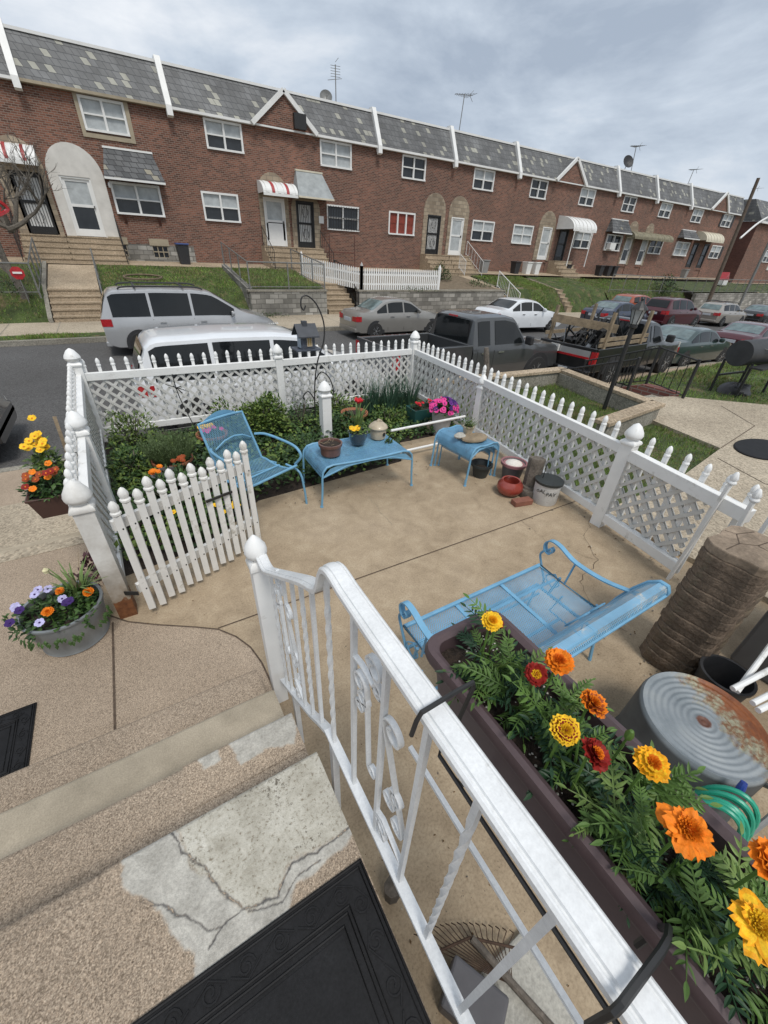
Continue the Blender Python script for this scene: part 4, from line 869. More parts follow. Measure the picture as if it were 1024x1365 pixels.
stairs('concrete garden steps with white railing right of the long stone wall',21.1,22.1,6,WY,-.55,.55,.3,walk=1.1)
stairs('pale concrete steps and path crossing the grassy bank behind the navy car',27.45,28.0,5,WY,-.65,.5,.28,walk=1.0)
def pipe_rail(name, label, pts, h, m, bars=.16, cat='railing', mid=True, mesh=None, rt=.025):
    r = thing(name, label, cat, pts[0]); 
    for p, q in zip(pts[:-1], pts[1:]):
        p = Vector(p); q = Vector(q); up = Vector((0,0,h)); g = MB(); g.tube([p+up,q+up],rt,6); g.build('rail', M[m], r); g = MB(); g.tube([p+up*.1,q+up*.1],rt*.7,5); g.build('lower_rail', M[m], r)
        n = max(1,int((q-p).length/bars)) if bars else 0
        if mesh is None:
            g = MB()
            for k in range(n+1): a = p.lerp(q,k/n); g.tube([a+up*.1,a+up],.009,4)
            g.build('balusters', M[m], r)
        else:
            g = MB(); g.quad(p,q,q+up,p+up); g.build('mesh', M[mesh], r)
    ps = []
    for p, q in zip(pts[:-1], pts[1:]):
        p = Vector(p); q = Vector(q); n = max(1, round((q-p).length/1.6)); ps += [p.lerp(q,k/n) for k in range(n)]
    for p in ps+[Vector(pts[-1])]:
        g = MB(); g.tube([p-Vector((0,0,.1)),p+Vector((0,0,h+.03))],.03,6); g.build('post', M[m], r)
    return r
M['galv'] = mat('galvanised_steel', (.22,.22,.21), .5, .5, var=.2, vs=10)
pipe_rail('chain_fence','chain link fence around the lawn above the stone block wall',[(5.3,25.0,1.25),(5.3,WY+.1,.58),(8.9,WY+.1,.58),(8.9,24.9,1.1)],1.05,'galv',mesh='chain',cat='fence')
pipe_rail('chain_fence','long chain link fence in front of the houses at the far right',[(33.6,WY+1.2,.4),(45,WY+.4,.3),(61,WY+.4,.3)],1.15,'galv',mesh='chain',cat='fence')
pipe_rail('chain_fence','chain link fence beside the left garden under the bare tree',[(-7,WY+.5,.35),(-2.35,WY+.5,.35),(-2.35,24.8,1.1)],1.0,'galv',mesh='chain',cat='fence')
pipe_rail('stair_railing','dark handrail down the steps beside the picket fence opposite',[(10.72,23.2,.95),(10.72,WY+1.6,.75),(10.72,WY,-.4)],.8,'iron')
pipe_rail('stair_railing','thin handrail along the steps below the white arched doorway',[(-.38,24.6,1.1),(-.38,22,.5),(-.38,WY,-.45)],.7,'galv',bars=1.2)
pipe_rail('stair_railing','slanting white scrolled railing right of the long stone wall',[(22.2,22.3,.6),(22.2,WY-.2,-.5)],.9,'trim')
def picket(label, runs, h, gap=.13, w_=.075, name='picket_fence'):
    r = thing(name, label, 'fence', runs[0][0])
    for p, q in runs:
        p = Vector(p); q = Vector(q); d = (q-p); L_ = d.length; d.normalize(); n = Vector((-d.y,d.x,0)); up = Vector((0,0,1)); g = MB()
        k = int(L_/gap)
        for i in range(k):
            c = p+d*(i+.5)*L_/k; a = c-d*w_/2; b = c+d*w_/2; e = .012
            for s in (1,): g.add([a-n*e,b-n*e,b-n*e+up*(h-.06),c-n*e+up*h,a-n*e+up*(h-.06),a+n*e,b+n*e,b+n*e+up*(h-.06),c+n*e+up*h,a+n*e+up*(h-.06)],[(0,1,2,3,4),(9,8,7,6,5),(0,4,9,5),(1,6,7,2),(2,7,8,3),(3,8,9,4)])
        g.build('pickets', M['white'], r)['kind'] = 'stuff' if k > 100 else 'part'
        g = MB(); g.bar(p+n*.03+up*.25,q+n*.03+up*.25,.03,.08); g.bar(p+n*.03+up*(h-.28),q+n*.03+up*(h-.28),.03,.08); g.build('rails', M['white'], r)
        for c in (p,q):
            g = MB(); g.box(c.x-.06,c.x+.06,c.y-.06,c.y+.06,c.z-.1,c.z+h+.05); g.lathe([(.085,h+.05),(.085,h+.09),(.07,h+.12),(.0,h+.26)],(c.x,c.y,c.z),4,ph=math.pi/4); g.build('post', M['white'], r)
    return r
for o in [picket('white picket fence across the street above the grey-beige saloon',[((10.95,WY+.15,.57),(15.85,WY+.15,.57)),((9.0,23.6,.9),(10.95,WY+.15,.57))],.95)]: pass
for o in bpy.data.objects:
    if o.get('kind') == 'part': del o['kind']
# poles, antennas, dishes, bins
def antenna(label, x, y, z0, z1, tilt=0, kind=0):
    r = thing('roof_antenna', label, 'antenna', (x,y,z0)); g = MB(); g.tube([(x,y,z0),(x+tilt,y,z1)],.03,5); g.build('mast', M['galv'], r)
    g = MB(); t = x+tilt
    if kind == 0:
        for k in range(5): g.tube([(t-.35,y-.1,z1-.1-.22*k*.5),(t+.35,y+.1,z1-.1-.22*k*.5+.1)],.013,4)
        g.tube([(t-.5,y,z1-.7),(t+.4,y,z1-.5)],.015,4); g.tube([(t,y,z1+.1),(t+.2,y,z1+.3)],.015,4)
    else:
        g.tube([(t-.8,y,z1-.1),(t+.7,y,z1+.05)],.018,4)
        for k in range(8): u = -.75+k*.19; l = .12+.04*k; g.tube([(t+u,y-l*1.5,z1-.1+.1*(u+.75)),(t+u+.05,y+l*1.5,z1-.1+.1*(u+.75))],.012,4)
        g.tube([(t+.45,y,z1+.03),(t+.75,y,z1+.3)],.014,4); g.tube([(t+.45,y,z1+.03),(t+.75,y,z1-.25)],.014,4)
    g.build('elements', M['galv'], r); return r
antenna('tall television aerial beside the satellite dish on the roof, left of centre',14.2,30,8.6,11.1)
antenna('wide television aerial on a thin mast near the top centre',23.6,30,8.6,11.4,.2,1)
antenna('leaning television aerial beside the dark rooftop satellite dish',44.7,30,8.5,11.3,-.5,1)
antenna('small television aerial toward the right of the roofline',54.7,30,8.5,10.8,.3,1)
antenna('faint television aerial at the far right end of the roofline',72,31,8.5,10.9,.3,1)
def dish(label, x, y, z, r_, m):
    r = thing('satellite_dish', label, 'satellite dish', (x,y,z-.5)); g = MB(); g.lathe([(0,0),(r_*.5,.03),(r_*.85,.1),(r_,.16),(r_*.97,.17),(r_*.5,.05),(0,.02)],(x,y,z),20,ax=(-.4,-1,.5)); g.build('reflector', m, r, smooth=True)
    g = MB(); g.tube([(x,y,z),(x,y+.1,z-.9)],.03,6); g.build('mount', M['galv'], r); g = MB(); g.tube([(x,y,z-.2),(x-.15,y-.5,z+.05)],.015,5); g.build('arm', M['galv'], r)
dish('small grey satellite dish beside the tall aerial',13.1,29,9.35,.35,M['galv']); dish('black satellite dish standing on the roof ridge at right',42.1,29,9.8,.5,M['blackpl'])
def bin_(label, x, y, z, m, lid):
    r = thing('wheeled_bin', label, 'bin', (x,y,z)); g = MB(); g.add([(x-.22,y-.22,z),(x+.22,y-.22,z),(x+.22,y+.22,z),(x-.22,y+.22,z),(x-.28,y-.28,z+.9),(x+.28,y-.28,z+.9),(x+.28,y+.28,z+.9),(x-.28,y+.28,z+.9)],[(3,2,1,0),(4,5,6,7),(0,1,5,4),(1,2,6,5),(2,3,7,6),(3,0,4,7)]); g.build('bin_body', m, r, bev=.02)
    g = MB(); g.box(x-.3,x+.3,y-.32,y+.3,z+.905,z+.98); g.build('lid', lid, r, bev=.02)
M['binblue'] = mat('blue_lid', (.03,.06,.2), .5); M['bingrey'] = mat('grey_bin', (.25,.25,.24), .6)
bin_('dark bin with blue lid below the second brick house window',3.6,26.2,1.2,M['blackpl'],M['binblue'])
bin_('black bin against the wall of the eighth house',33.9,26.2,1.05,M['blackpl'],M['blackpl'])
for i,(x,l,m) in enumerate([(24.2,'pale grey bin below the house with the pale window blinds','bingrey'),(27.5,'black bin left of the white storage tubs','blackpl'),(28.8,'white tall tub beside the black bin','trim'),(29.8,'short white tub left of the steps','trim'),(38.2,'black rubbish bin right of the canopy house steps','blackpl'),(39.4,'dark bin in front of the slate hooded window','blackpl'),(40.3,'second dark bin in front of the slate hooded window, nearer the doors','blackpl'),(53,'grey bin near the cream awning house','bingrey')]): bin_(l, x, 26.0, 1.1, M[m], M[m])
def pole(name, label, cat, a, b, r_, m, parts=()):
    r = thing(name, label, cat, a); g = MB(); g.tube([a,b],[r_*1.2,r_*.8],8); g.build('pole', m, r); return r
M['polewood'] = mat('pole_wood', (.11,.085,.065), .9, var=.3, vs=5)
r = pole('utility_pole','leaning dark wooden pole in front of the last houses at right','pole',(42.3,18.0,-1.2),(41.7,18.0,7.8),.13,M['polewood'])
r = thing('street_lamp','curved white street lamp arm reaching over from the right edge','street lamp',(47,17.6,-1.3)); g = MB(); g.tube([(47.2,17.6,-1.3),(47.2,17.6,5.4)],.1,8); g.build('pole', M['galv'], r)
g = MB(); g.tube(cat_pts([(47.2,17.7,5.4),(46.2,17.8,5.9),(44.6,17.9,5.4),(42.9,18,4.3)],5),.07,6); g.build('arm', M['trim'], r)
r = thing('yard_sign','small red and white octagonal sign on a stake in the left garden','sign',(-2.75,20.8,.3)); g = MB(); g.tube([(-2.75,20.8,.1),(-2.75,20.8,.9)],.015,5); g.build('stake', M['galv'], r)
g = MB(); g.lathe([(0,-.01),(.21,-.01),(.21,.01),(0,.01)],(-2.75,20.78,1.05),8,ax=(0,1,0),ph=math.pi/8); s_ = g.build('sign_board', M['tail'], r); g = MB(); g.box(-2.88,-2.62,20.74,20.765,1.03,1.09); g.build('white_band', M['trim'], s_)
r = thing('lawn_ring','pale ring of edging laid on the lawn behind the silver minivan','edging ring',(1.3,23,1.0)); g = MB(); g.tube([(1.3+.75*math.cos(a),22.9+.5*math.sin(a),.86+.03*math.sin(a)*2.2) for a in [2*math.pi*k/30 for k in range(30)]],.04,5,closed=True); g.build('ring', M['dirt'], r)
r = thing('toy_slide','red and white plastic toy by the house with the cream awning','toy',(55.3,23,.8)); g = MB(); g.box(54.9,55.9,22.8,23.6,.8,1.3); g.build('toy_base', M['trim'], r, bev=.08); g = MB(); g.prism([(54.9,1.3),(55.9,1.3),(55.4,2.0)],22.8,23.6,'y'); g.build('toy_roof', M['tail'], r)
r = thing('metal_shelf','rusty metal frame rack against the barred window house','rack',(12.8,26.3,1.2)); g = MB()
for x in (11.9,13.6): g.tube([(x,26.4,1.2),(x,26.4,3.0)],.03,5)
for z in (2.1,2.95): g.tube([(11.9,26.4,z),(13.6,26.4,z)],.02,5)
g.build('frame', M['brickdk'], r)
# ================================================================ THE YARD FENCE
def picket_top(mb, x, y, zt, w_=.036, zb=.1, d=None, tilt=(0,0)):
    h = w_/2; 
    mb.lathe([(h*1.414,zb),(h*1.414,zt-.1)],(x,y,0),4,ph=math.pi/4)
    mb.lathe([(h*1.1,zt-.1),(h*1.45,zt-.092),(h*1.45,zt-.08),(h*1.1,zt-.072),(h*1.35,zt-.05),(h*1.3,zt-.035),(h*.75,zt-.012),(0,zt)],(x,y,0),8)
def newel(mb, x, y, zt, w_=.1, zb=0, cap=.19):
    h = w_/2; mb.box(x-h,x+h,y-h,y+h,zb,zt-cap)
    mb.lathe([(h*1.7,zt-cap),(h*1.75,zt-cap+.015),(h*1.55,zt-cap+.03),(h*1.1,zt-cap+.04),(h*1.05,zt-cap+.05)],(x,y,0),4,ph=math.pi/4)
    mb.lathe([(h*.95,zt-cap+.05),(h*1.3,zt-cap+.065),(h*1.42,zt-cap+.085),(h*1.25,zt-cap+.115),(h*.7,zt-.025),(h*.2,zt-.004),(0,zt)],(x,y,0),12)
M['lat'] = mat('white_lattice', (.58,.575,.55), .6, var=.08, vs=6, stain=(9,.62,(.4,.39,.35)))
def lattice_panel(a, b, z0, z1, parent, side=1, pitch=.098, w_=.031, tip=0):
    a = Vector((a[0],a[1],0)); b = Vector((b[0],b[1],0)); d = b-a; L_ = d.length; d.normalize(); n = Vector((-d.y,d.x,0))*side; H = z1-z0; g = MB()
    p = pitch*math.sqrt(2)
    for s, off in ((1,0.0),(-1,.009)):
        k = -H
        t = -H if s > 0 else 0
        while t < (L_ if s > 0 else L_+H):
            # strip from (t,z0) going 45 deg
            u0, v0, u1, v1 = (t, 0, t+H, H) if s > 0 else (t, 0, t-H, H)
            # clip to [0,L]
            pts = [(u0,v0),(u1,v1)]
            def clip(u0,v0,u1,v1):
                if u0 > u1: r = clip(u1,v1,u0,v0); return None if r is None else (r[2],r[3],r[0],r[1])
                if u1 <= 0 or u0 >= L_: return None
                if u0 < 0: v0 = v0+(v1-v0)*(0-u0)/(u1-u0); u0 = 0
                if u1 > L_: v1 = v0+(v1-v0)*(L_-u0)/(u1-u0); u1 = L_
                return (u0,v0,u1,v1)
            c = clip(u0,v0,u1,v1)
            if c and abs(c[2]-c[0]) > .015:
                P0 = a+d*c[0]+Vector((0,0,z0+c[1]))+n*off; P1 = a+d*c[2]+Vector((0,0,z0+c[3]))+n*off
                g.bar(P0, P1, .008, w_, up=(P1-P0).cross(n)) if False else g.bar(P0, P1, w_, .008, up=n)
            t += p
    return g.build('lattice', M['lat'], parent)
def pickets(root, a, b, n, zt, side, off=.05, zb=.06, m='white', lab=None):
    a = Vector((a[0],a[1],0)); b = Vector((b[0],b[1],0)); d = (b-a); nn = Vector((-d.y,d.x,0)).normalized()*side*off
    for i in range(n):
        c = a+d*((i+.5)/n)+nn; g = MB(); picket_top(g, c.x, c.y, zt+random.uniform(-.006,.006), zb=zb); g.build('picket', M[m], root, smooth=True, ang=40)
def rail(root, a, b, z, h=.09, w_=.055, m='white'):
    g = MB(); g.bar((a[0],a[1],z),(b[0],b[1],z),w_,h); g.build('rail', M[m], root, bev=.004)
def post(root, x, y, zt, w_=.1, m='white', zb=-.02):
    g = MB(); newel(g, x, y, zt, w_, zb); return g.build('post', M[m], root, smooth=True, ang=35)
A = (-.47,2.56); Bm = (-.52,3.88); Bc = (-.6,6.0); Fm = (1.8,5.9); Cc = (4.2,5.92); Rm = (3.98,3.95); Rn = (3.62,1.67); Re = (3.36,.62)
fr = thing('lattice_fence','white lattice and picket fence along the street, behind the garden bed','fence',(1.8,5.9,0))
for a,b,n in ((Bc,Fm,16),(Fm,Cc,17)):
    rail(fr,a,b,.80); rail(fr,a,b,.13,.08); lattice_panel(a,b,.16,.77,fr,-1); pickets(fr,a,b,n,1.0,1)
post(fr,*Fm,1.06); post(fr,*Cc,1.13,.12)
lf = thing('lattice_fence','white lattice and picket fence on the left side, running to the gate post','fence',(-.56,4.2,0))
for a,b,n in ((A,Bm,9),(Bm,Bc,13)):
    rail(lf,a,b,.80); rail(lf,a,b,.13,.08); lattice_panel(a,b,.16,.77,lf,-1); pickets(lf,a,b,n,.98,1)
post(lf,*Bc,1.13,.12); post(lf,*Bm,1.05,.11)
M['gatepost'] = mat('stained_post', (.58,.57,.54), .55, var=.1, vs=6, stain=(5,.56,(.3,.27,.22)))
g = MB(); newel(g,A[0],A[1],1.06,.105,0); gp = g.build('gate_post', gpmat(), lf, smooth=True, ang=35)
M['rust'] = mat('rust', (.16,.06,.025), .9, var=.5, vs=25, fine=.3, fs=90, bs=.5)
rf_ = thing('lattice_fence','white lattice and picket fence on the right side, next to the neighbour lawn','fence',(3.9,3.6,0))
for a,b,n in ((Cc,Rm,13),(Rm,Rn,16)):
    rail(rf_,a,b,.80); rail(rf_,a,b,.13,.08); lattice_panel(a,b,.16,.77,rf_,1); pickets(rf_,a,b,n,1.0,1)
post(rf_,Rm[0],Rm[1],.9,.09); post(rf_,Rn[0],Rn[1],1.06,.11)
re_ = thing('lattice_fence','nearest white lattice fence panel at right, ending by the stack of pavers','fence',(3.5,1.1,0))
rail(re_,(3.58,1.6),Re,.79,.1,.07); rail(re_,(3.58,1.6),(3.44,.85),.13,.09,.07); lattice_panel((3.6,1.6),(3.45,.9),.17,.76,re_,1); pickets(re_,(3.6,1.6),(3.36,.62),6,.99,1)
lattice_panel((3.63,1.6),(3.48,.9),.17,.76,re_,1)
def loose_picket(label, a, b):
    a = Vector(a); b = Vector(b); r = thing('loose_picket', label, 'fence picket', a); g = MB(); g.bar(a,b-(b-a).normalized()*.1,.05,.022); 
    d = (b-a).normalized(); g.lathe([(.022,0),(.03,.01),(.03,.02),(.022,.03),(.028,.05),(.012,.09),(0,.1)], b-d*.1, 8, ax=d); g.build('slat', M['white'], r, smooth=True, ang=40)
loose_picket('long loose white picket leaning on the end of the nearest fence panel',(3.42,.86,0),(3.33,.80,1.06))
loose_picket('short loose white picket leaning on the rail above the paver stack',(3.30,.62,.45),(3.24,.63,1.04))
loose_picket('loose white picket nearest the right edge, above the paver stack',(3.22,.50,.5),(3.2,.5,1.04))
# gate
gt = thing('picket_gate','white picket gate standing open in front of the garden bed','gate',(-.36,2.47,0))
ga = Vector((-.35,2.47,0)); gb = Vector((.58,2.93,0)); gd = (gb-ga).normalized(); gn = Vector((-gd.y,gd.x,0)); random.seed(3)
for i in range(14):
    c = ga.lerp(gb,(i+.4)/14); g = MB(); hi = i % 2
    z1 = .93 + (.05 if hi else 0)+.02*math.sin(i*.5); z0 = .06-(.02 if hi else 0); c = c-gn*.02; picket_top(g, c.x, c.y, z1, .042, z0)
    p = g.build('picket', M['whiteold'], gt, smooth=True, ang=40)
    for z in (.25,.74): q = MB(); q.lathe([(.006,0),(.006,.003),(0,.003)], (c.x-gn.x*.022,c.y-gn.y*.022,z), 8, ax=-gn); q.build('screw', M['iron'], p)
for z in (.24,.75):
    g = MB(); g.bar(ga+gn*.02+V(0,0,z), gb+gn*.02+V(0,0,z), .03, .07); g.build('cross_rail', M['whiteold'], gt)
g = MB(); c = ga.lerp(gb,.66)-gn*.05; g.bar(c+V(0,0,.66)-gd*.1, c+V(0,0,.64)+gd*.12, .012, .018); g.build('latch_bar', M['iron'], gt)
g = MB(); g.bar((-.44,2.5,.22),(-.36,2.455,.22),.006,.03); g.build('hinge', M['iron'], gt)
# centre post, rails
g = MB(); newel(g,1.96,4.62,.85,.12,0); tag(g.build('fence_post', M['white'], smooth=True, ang=35, origin=(1.96,4.62,0)),'lone white post with pointed cap standing in the garden bed','post')
for nm,a,b in (('white metal pipe across the bed edge, upper of two between the blue tables',(2.58,4.0,.32),(3.78,3.98,.34)),('white metal pipe near the patio, lower of two between the blue tables',(2.36,3.84,.08),(3.3,3.83,.09))):
    g = MB(); g.tube([a,b],.016,8); tag(g.build('metal_pipe', M['white'], origin=a, smooth=True), nm, 'pipe')
g = MB(); g.tube(cat_pts([(4.0,3.95,0),(4.05,4.0,.4),(4.12,4.03,.75),(4.08,4.1,1.2)],4),[.04]*12+[.03],8); g.tube(cat_pts([(4.12,3.55,0),(4.15,3.75,.35),(4.12,4.0,.72)],4),[.028]*9,7)
tag(g.build('driftwood', M['wood2'], smooth=True, origin=(4.05,3.9,0)),'grey forked driftwood branch propped against the right fence','driftwood')
# ================================================================ PLANTS
def leafmat(name, c, c2=None, var=.35, rough=.55): 
    m = mat(name, c, rough, var=var, vs=7, col2=c2, spec=.35); return m
M['leafd'] = leafmat('dark_leaf', (.022,.05,.014)); M['leafm'] = leafmat('mid_leaf', (.045,.09,.02)); M['leafy'] = leafmat('yellow_green_leaf', (.12,.175,.035)); M['leafg'] = leafmat('grey_green_leaf', (.09,.13,.05))
M['leafp'] = leafmat('lily_leaf', (.13,.2,.06))
def leaf(mb, p, d, up, l, w_, mi=0, bend=.2):
    d = d.normalized(); s = d.cross(up); s = s.normalized() if s.length > 1e-4 else d.orthogonal().normalized(); n = s.cross(d)
    a = p; m1 = p+d*l*.45+n*l*.06; t = p+d*l-n*l*bend
    mb.add([a, m1+s*w_/2-n*w_*.12, t, m1-s*w_/2-n*w_*.12, m1], [(0,1,4),(1,2,4),(0,4,3),(4,2,3)], mi)
def rv(r): return Vector((random.gauss(0,1),random.gauss(0,1),random.gauss(0,1))).normalized()*r
def bushy(mb, c, rx, ry, rz, n, l, w_, mats=1, up=.5, shell=.6):
    c = Vector(c)
    for i in range(n):
        v = rv(1); rr = shell+(1-shell)*random.random(); rr = rr if random.random() < .8 else random.random()
        k = 1+.18*math.sin(v.x*5+c.x*9)+.12*math.sin(v.y*7+v.z*4)
        p = c+Vector((v.x*rx,v.y*ry,abs(v.z)*rz if rz > 0 else 0))*rr*k
        d = (v+Vector((0,0,up))+rv(.7)).normalized(); leaf(mb, p, d, Vector((0,0,1))+rv(.3), l*random.uniform(.6,1.3), w_*random.uniform(.7,1.2), random.randrange(mats))
def blades(mb, c, n, r, h, w_, lean=.6, mi=0, droop=.5):
    c = Vector(c)
    for i in range(n):
        a = random.uniform(0,2*math.pi); rr = r*math.sqrt(random.random()); p = c+Vector((rr*math.cos(a),rr*math.sin(a),0)); dirn = Vector((math.cos(a),math.sin(a),0))*lean*random.uniform(.2,1)+rv(.1)
        hh = h*random.uniform(.6,1.1); s = Vector((-math.sin(a),math.cos(a),0))*w_/2; pts = []
        for k in range(4):
            t = k/3; q = p+Vector((0,0,1))*hh*(t-droop*.35*t*t)+Vector((dirn.x,dirn.y,0))*hh*t*t; pts.append((q-s*(1-t*.85), q+s*(1-t*.85)))
        vs = [x for ab in pts for x in ab]; mb.add(vs, [(0,1,3,2),(2,3,5,4),(4,5,7,6)], mi)
def bloom(mb, c, r, up, n=5, mi=0, mic=None, rings=1, cup=.25):
    if hasattr(mb,'cuts'): mb.cuts.append((len(mb.v),len(mb.f)))
    up = Vector(up).normalized(); a = up.orthogonal().normalized(); b = up.cross(a); c = Vector(c)
    for q in range(rings):
        rr = r*(1-.28*q); 
        for k in range(n):
            t = 2*math.pi*(k+q*.5)/n+random.uniform(-.1,.1); d = a*math.cos(t)+b*math.sin(t); s = a*-math.sin(t)+b*math.cos(t); w_ = rr*math.pi/n*1.1; z = up*(cup*rr+q*r*.18)
            mb.add([c+up*q*r*.12, c+d*rr*.6+s*w_*.8+z*.6, c+d*rr+s*w_*.45+z, c+d*rr*.95-s*w_*.45+z*1.1, c+d*rr*.6-s*w_*.8+z*.6],[(0,1,2,3,4)],mi)
    if mic is not None: mb.lathe([(0,0),(r*.22,0),(r*.2,r*.12),(0,r*.16)], c+up*(cup*r*.3), 7, mic, ax=up)
def pmat(name, c, var=.28): return mat(name, c, .6, var=var, vs=55, fine=.2, fs=400, spec=.25, bs=.3, bscale=300, bd=.0015)
M['p_or'] = pmat('orange_petal', (.75,.2,.01)); M['p_ye'] = pmat('yellow_petal', (.8,.48,.02)); M['p_red'] = pmat('dark_red_petal', (.22,.012,.008)); M['p_pink'] = pmat('pink_petal', (.65,.05,.25)); M['p_purp'] = pmat('purple_petal', (.13,.03,.22)); M['p_lav'] = pmat('lavender_petal', (.42,.4,.62)); M['p_rust'] = pmat('rust_petal', (.3,.06,.015)); M['p_wh'] = pmat('cream_petal', (.7,.65,.4)); M['p_tulip'] = pmat('tulip_petal', (.5,.02,.03)); M['p_dkp'] = pmat('dark_violet_petal', (.04,.015,.11))
def pot(name, label, cat, x, y, z, prof, m, soil=None, soilz=None, sr=None, group=None, sx=1, sy=1):
    r = thing(name, label, cat, (x,y,z), group); g = MB(); g.lathe(prof, (x,y,z), 28, sx=sx, sy=sy); g.build('pot_body' if 'pot' in name else 'body', m, r, smooth=True, ang=50)
    if soil: g = MB(); g.lathe([(0,soilz+.01),(sr*.5,soilz+.012),(sr,soilz)], (x,y,z), 20, sx=sx, sy=sy); g.build('soil', M[soil], r, smooth=True)
    return r
def potprof(r0, r1, h, t=.012, rim=.02, rimh=.03):
    return [(r0,0),(lerp(r0,r1,.5)+.004,h*.5),(r1,h-rimh),(r1+rim,h-rimh+.002),(r1+rim,h),(r1+rim-t,h),(r1-t,h-rimh),(r0-t*.5,.02),(0,.02)]
M['terra'] = mat('terracotta', (.3,.11,.055), .8, var=.2, vs=12, stain=(14,.62,(.38,.28,.2))); M['brownpot'] = mat('brown_glaze', (.13,.065,.05), .45, var=.3, vs=10, coat=.3)
M['bluepot'] = mat('dark_blue_glaze', (.03,.042,.05), .2, var=.3, vs=8, coat=.8); M['ceramic'] = mat('cream_ceramic', (.43,.36,.26), .45, var=.2, vs=14, coat=.3); M['redpot'] = mat('red_glaze', (.28,.045,.03), .28, var=.2, vs=6, coat=.6)
M['pinkgrey'] = mat('greyish_pot', (.1,.095,.1), .5, var=.2, vs=8); M['pinkrim'] = mat('pink_rim', (.3,.14,.15), .5, var=.15); M['greenpl'] = mat('green_plastic', (.025,.09,.085), .4, var=.15, vs=5)
def plant(name, label, cat, loc, build, mats, blooms=None, group=None):
    r = thing(name, label, cat, loc, group); g = MB(); build(g); g.build('foliage', [M[k] for k in mats], r)
    if blooms:
        for nm, fn, ms in blooms:
            g = MB(); g.cuts = []; fn(g); cs = g.cuts
            if len(cs) > 1:
                cs = cs+[(len(g.v),len(g.f))]
                for (v0,f0),(v1,f1) in zip(cs[:-1],cs[1:]):
                    q = MB(); q.v = g.v[v0:v1]; q.f = [tuple(i-v0 for i in f) for f in g.f[f0:f1]]; q.m = g.m[f0:f1]; q.build('flower' if nm == 'flowers' else nm, [M[k] for k in ms], r)
            else: g.build(nm, [M[k] for k in ms], r)
    return r
random.seed(11)
# ground cover filling the bed
def inbed(x, y):
    lo = 3.1 if x < .2 else lerp(3.1,3.62,(x-.2)/.55) if x < .75 else lerp(3.62,3.75,(x-.75)/1.85) if x < 2.6 else lerp(3.75,4.25,min(1,(x-2.6)/.3))
    return y > lo+.03 and y < 5.78 and -.5 < x < 4.0
g = MB(); c = 0
while c < 9500:
    x = random.uniform(-.5,4.05); y = random.uniform(3.1,5.8)
    if not inbed(x,y): continue
    hh = .06+.09*(.5+.5*math.sin(x*3.1+1)*math.cos(y*2.7)); k = random.choice((1,1,2))
    p = Vector((x,y-(.06 if random.random() < .3 else 0),random.uniform(.02,hh*1.7))); leaf(g,p,(rv(1)+Vector((0,0,.25))),Vector((0,0,1))+rv(.4),random.uniform(.04,.08),random.uniform(.035,.06),random.choice((0,1,1,2,2)) if math.sin(x*4)*math.sin(y*5+1) > -.1 else random.choice((0,0,1))); c += 1
tag(g.build('ground_cover', [M['leafd'],M['leafm'],M['leafy']], origin=(2,4.8,0)),'low leafy ground cover filling the garden bed','ground cover',kind='stuff')
def bush(name, label, c, rx, ry, rz, n, l, w_, mats, cat='shrub'):
    r = thing(name, label, cat, c); g = MB(); bushy(g, c, rx, ry, rz, n, l, w_, len(mats)); g.build('foliage', [M[k] for k in mats], r)
    g = MB()
    for k in range(7): v = rv(1); g.tube([c, Vector(c)+Vector((v.x*rx*.5,v.y*ry*.5,rz*.7))],.006,4)
    g.build('stem', M['wood2'], r); return r
bush('round_shrub','rounded yellow-green shrub behind the blue armchair',(1.34,5.3,.12),.34,.3,.42,2600,.05,.032,('leafy','leafm','leafy'))
bush('leggy_shrub','thin twiggy shrub right of the rounded yellow-green one',(1.85,5.25,.03),.22,.22,.5,330,.045,.022,('leafm','leafg'))
bush('leafy_clump','bushy green clump at the left fence beneath the lattice',(-.28,4.7,.02),.26,.5,.3,900,.06,.03,('leafm','leafy','leafd'))
bush('leafy_clump','dark green clump with orange blooms behind the gate',(.0,3.9,.02),.33,.35,.3,900,.06,.03,('leafm','leafd'))
bush('leafy_clump','dense green plant under the blue armchair and table',(1.55,4.25,.0),.45,.4,.28,900,.06,.04,('leafd','leafm'))
bush('leafy_clump','loose pale green plant against the front lattice, left of the round shrub',(.85,5.55,.02),.3,.2,.42,600,.06,.03,('leafm','leafy'))
bush('leafy_clump','loose green plant between the hook and bulb leaves',(2.45,5.55,.02),.32,.2,.45,600,.06,.03,('leafy','leafm'))
bush('leafy_clump','low light green plant in front of the bulb leaves',(3.05,4.85,.02),.35,.22,.28,600,.055,.035,('leafm','leafy'))
bush('leafy_clump','tall green plant in the back left corner of the bed',(-.25,5.5,.02),.26,.3,.5,700,.06,.028,('leafy','leafg'))
bush('leafy_clump','green plant at the foot of the lone white post',(2.35,4.75,.0),.4,.4,.3,800,.06,.04,('leafd','leafm'))
for i,(x,y,l) in enumerate([(-.1,3.95,'small orange flowering plant behind the gate, left one'),(.12,4.05,'small orange flowering plant behind the gate, right one')]):
    plant('bedding_plant',l,'plant',(x,y,.3),lambda g: bushy(g,(x,y,.2),.1,.1,.12,90,.05,.025,1),('leafm',),[('flower',(lambda g: [bloom(g,(x+random.uniform(-.09,.09),y+random.uniform(-.08,.08),.37+random.uniform(0,.05)),.028,(.1,-.4,1),7,0,0,2) for k in range(6)]),('p_rust' if i else 'p_or',))])
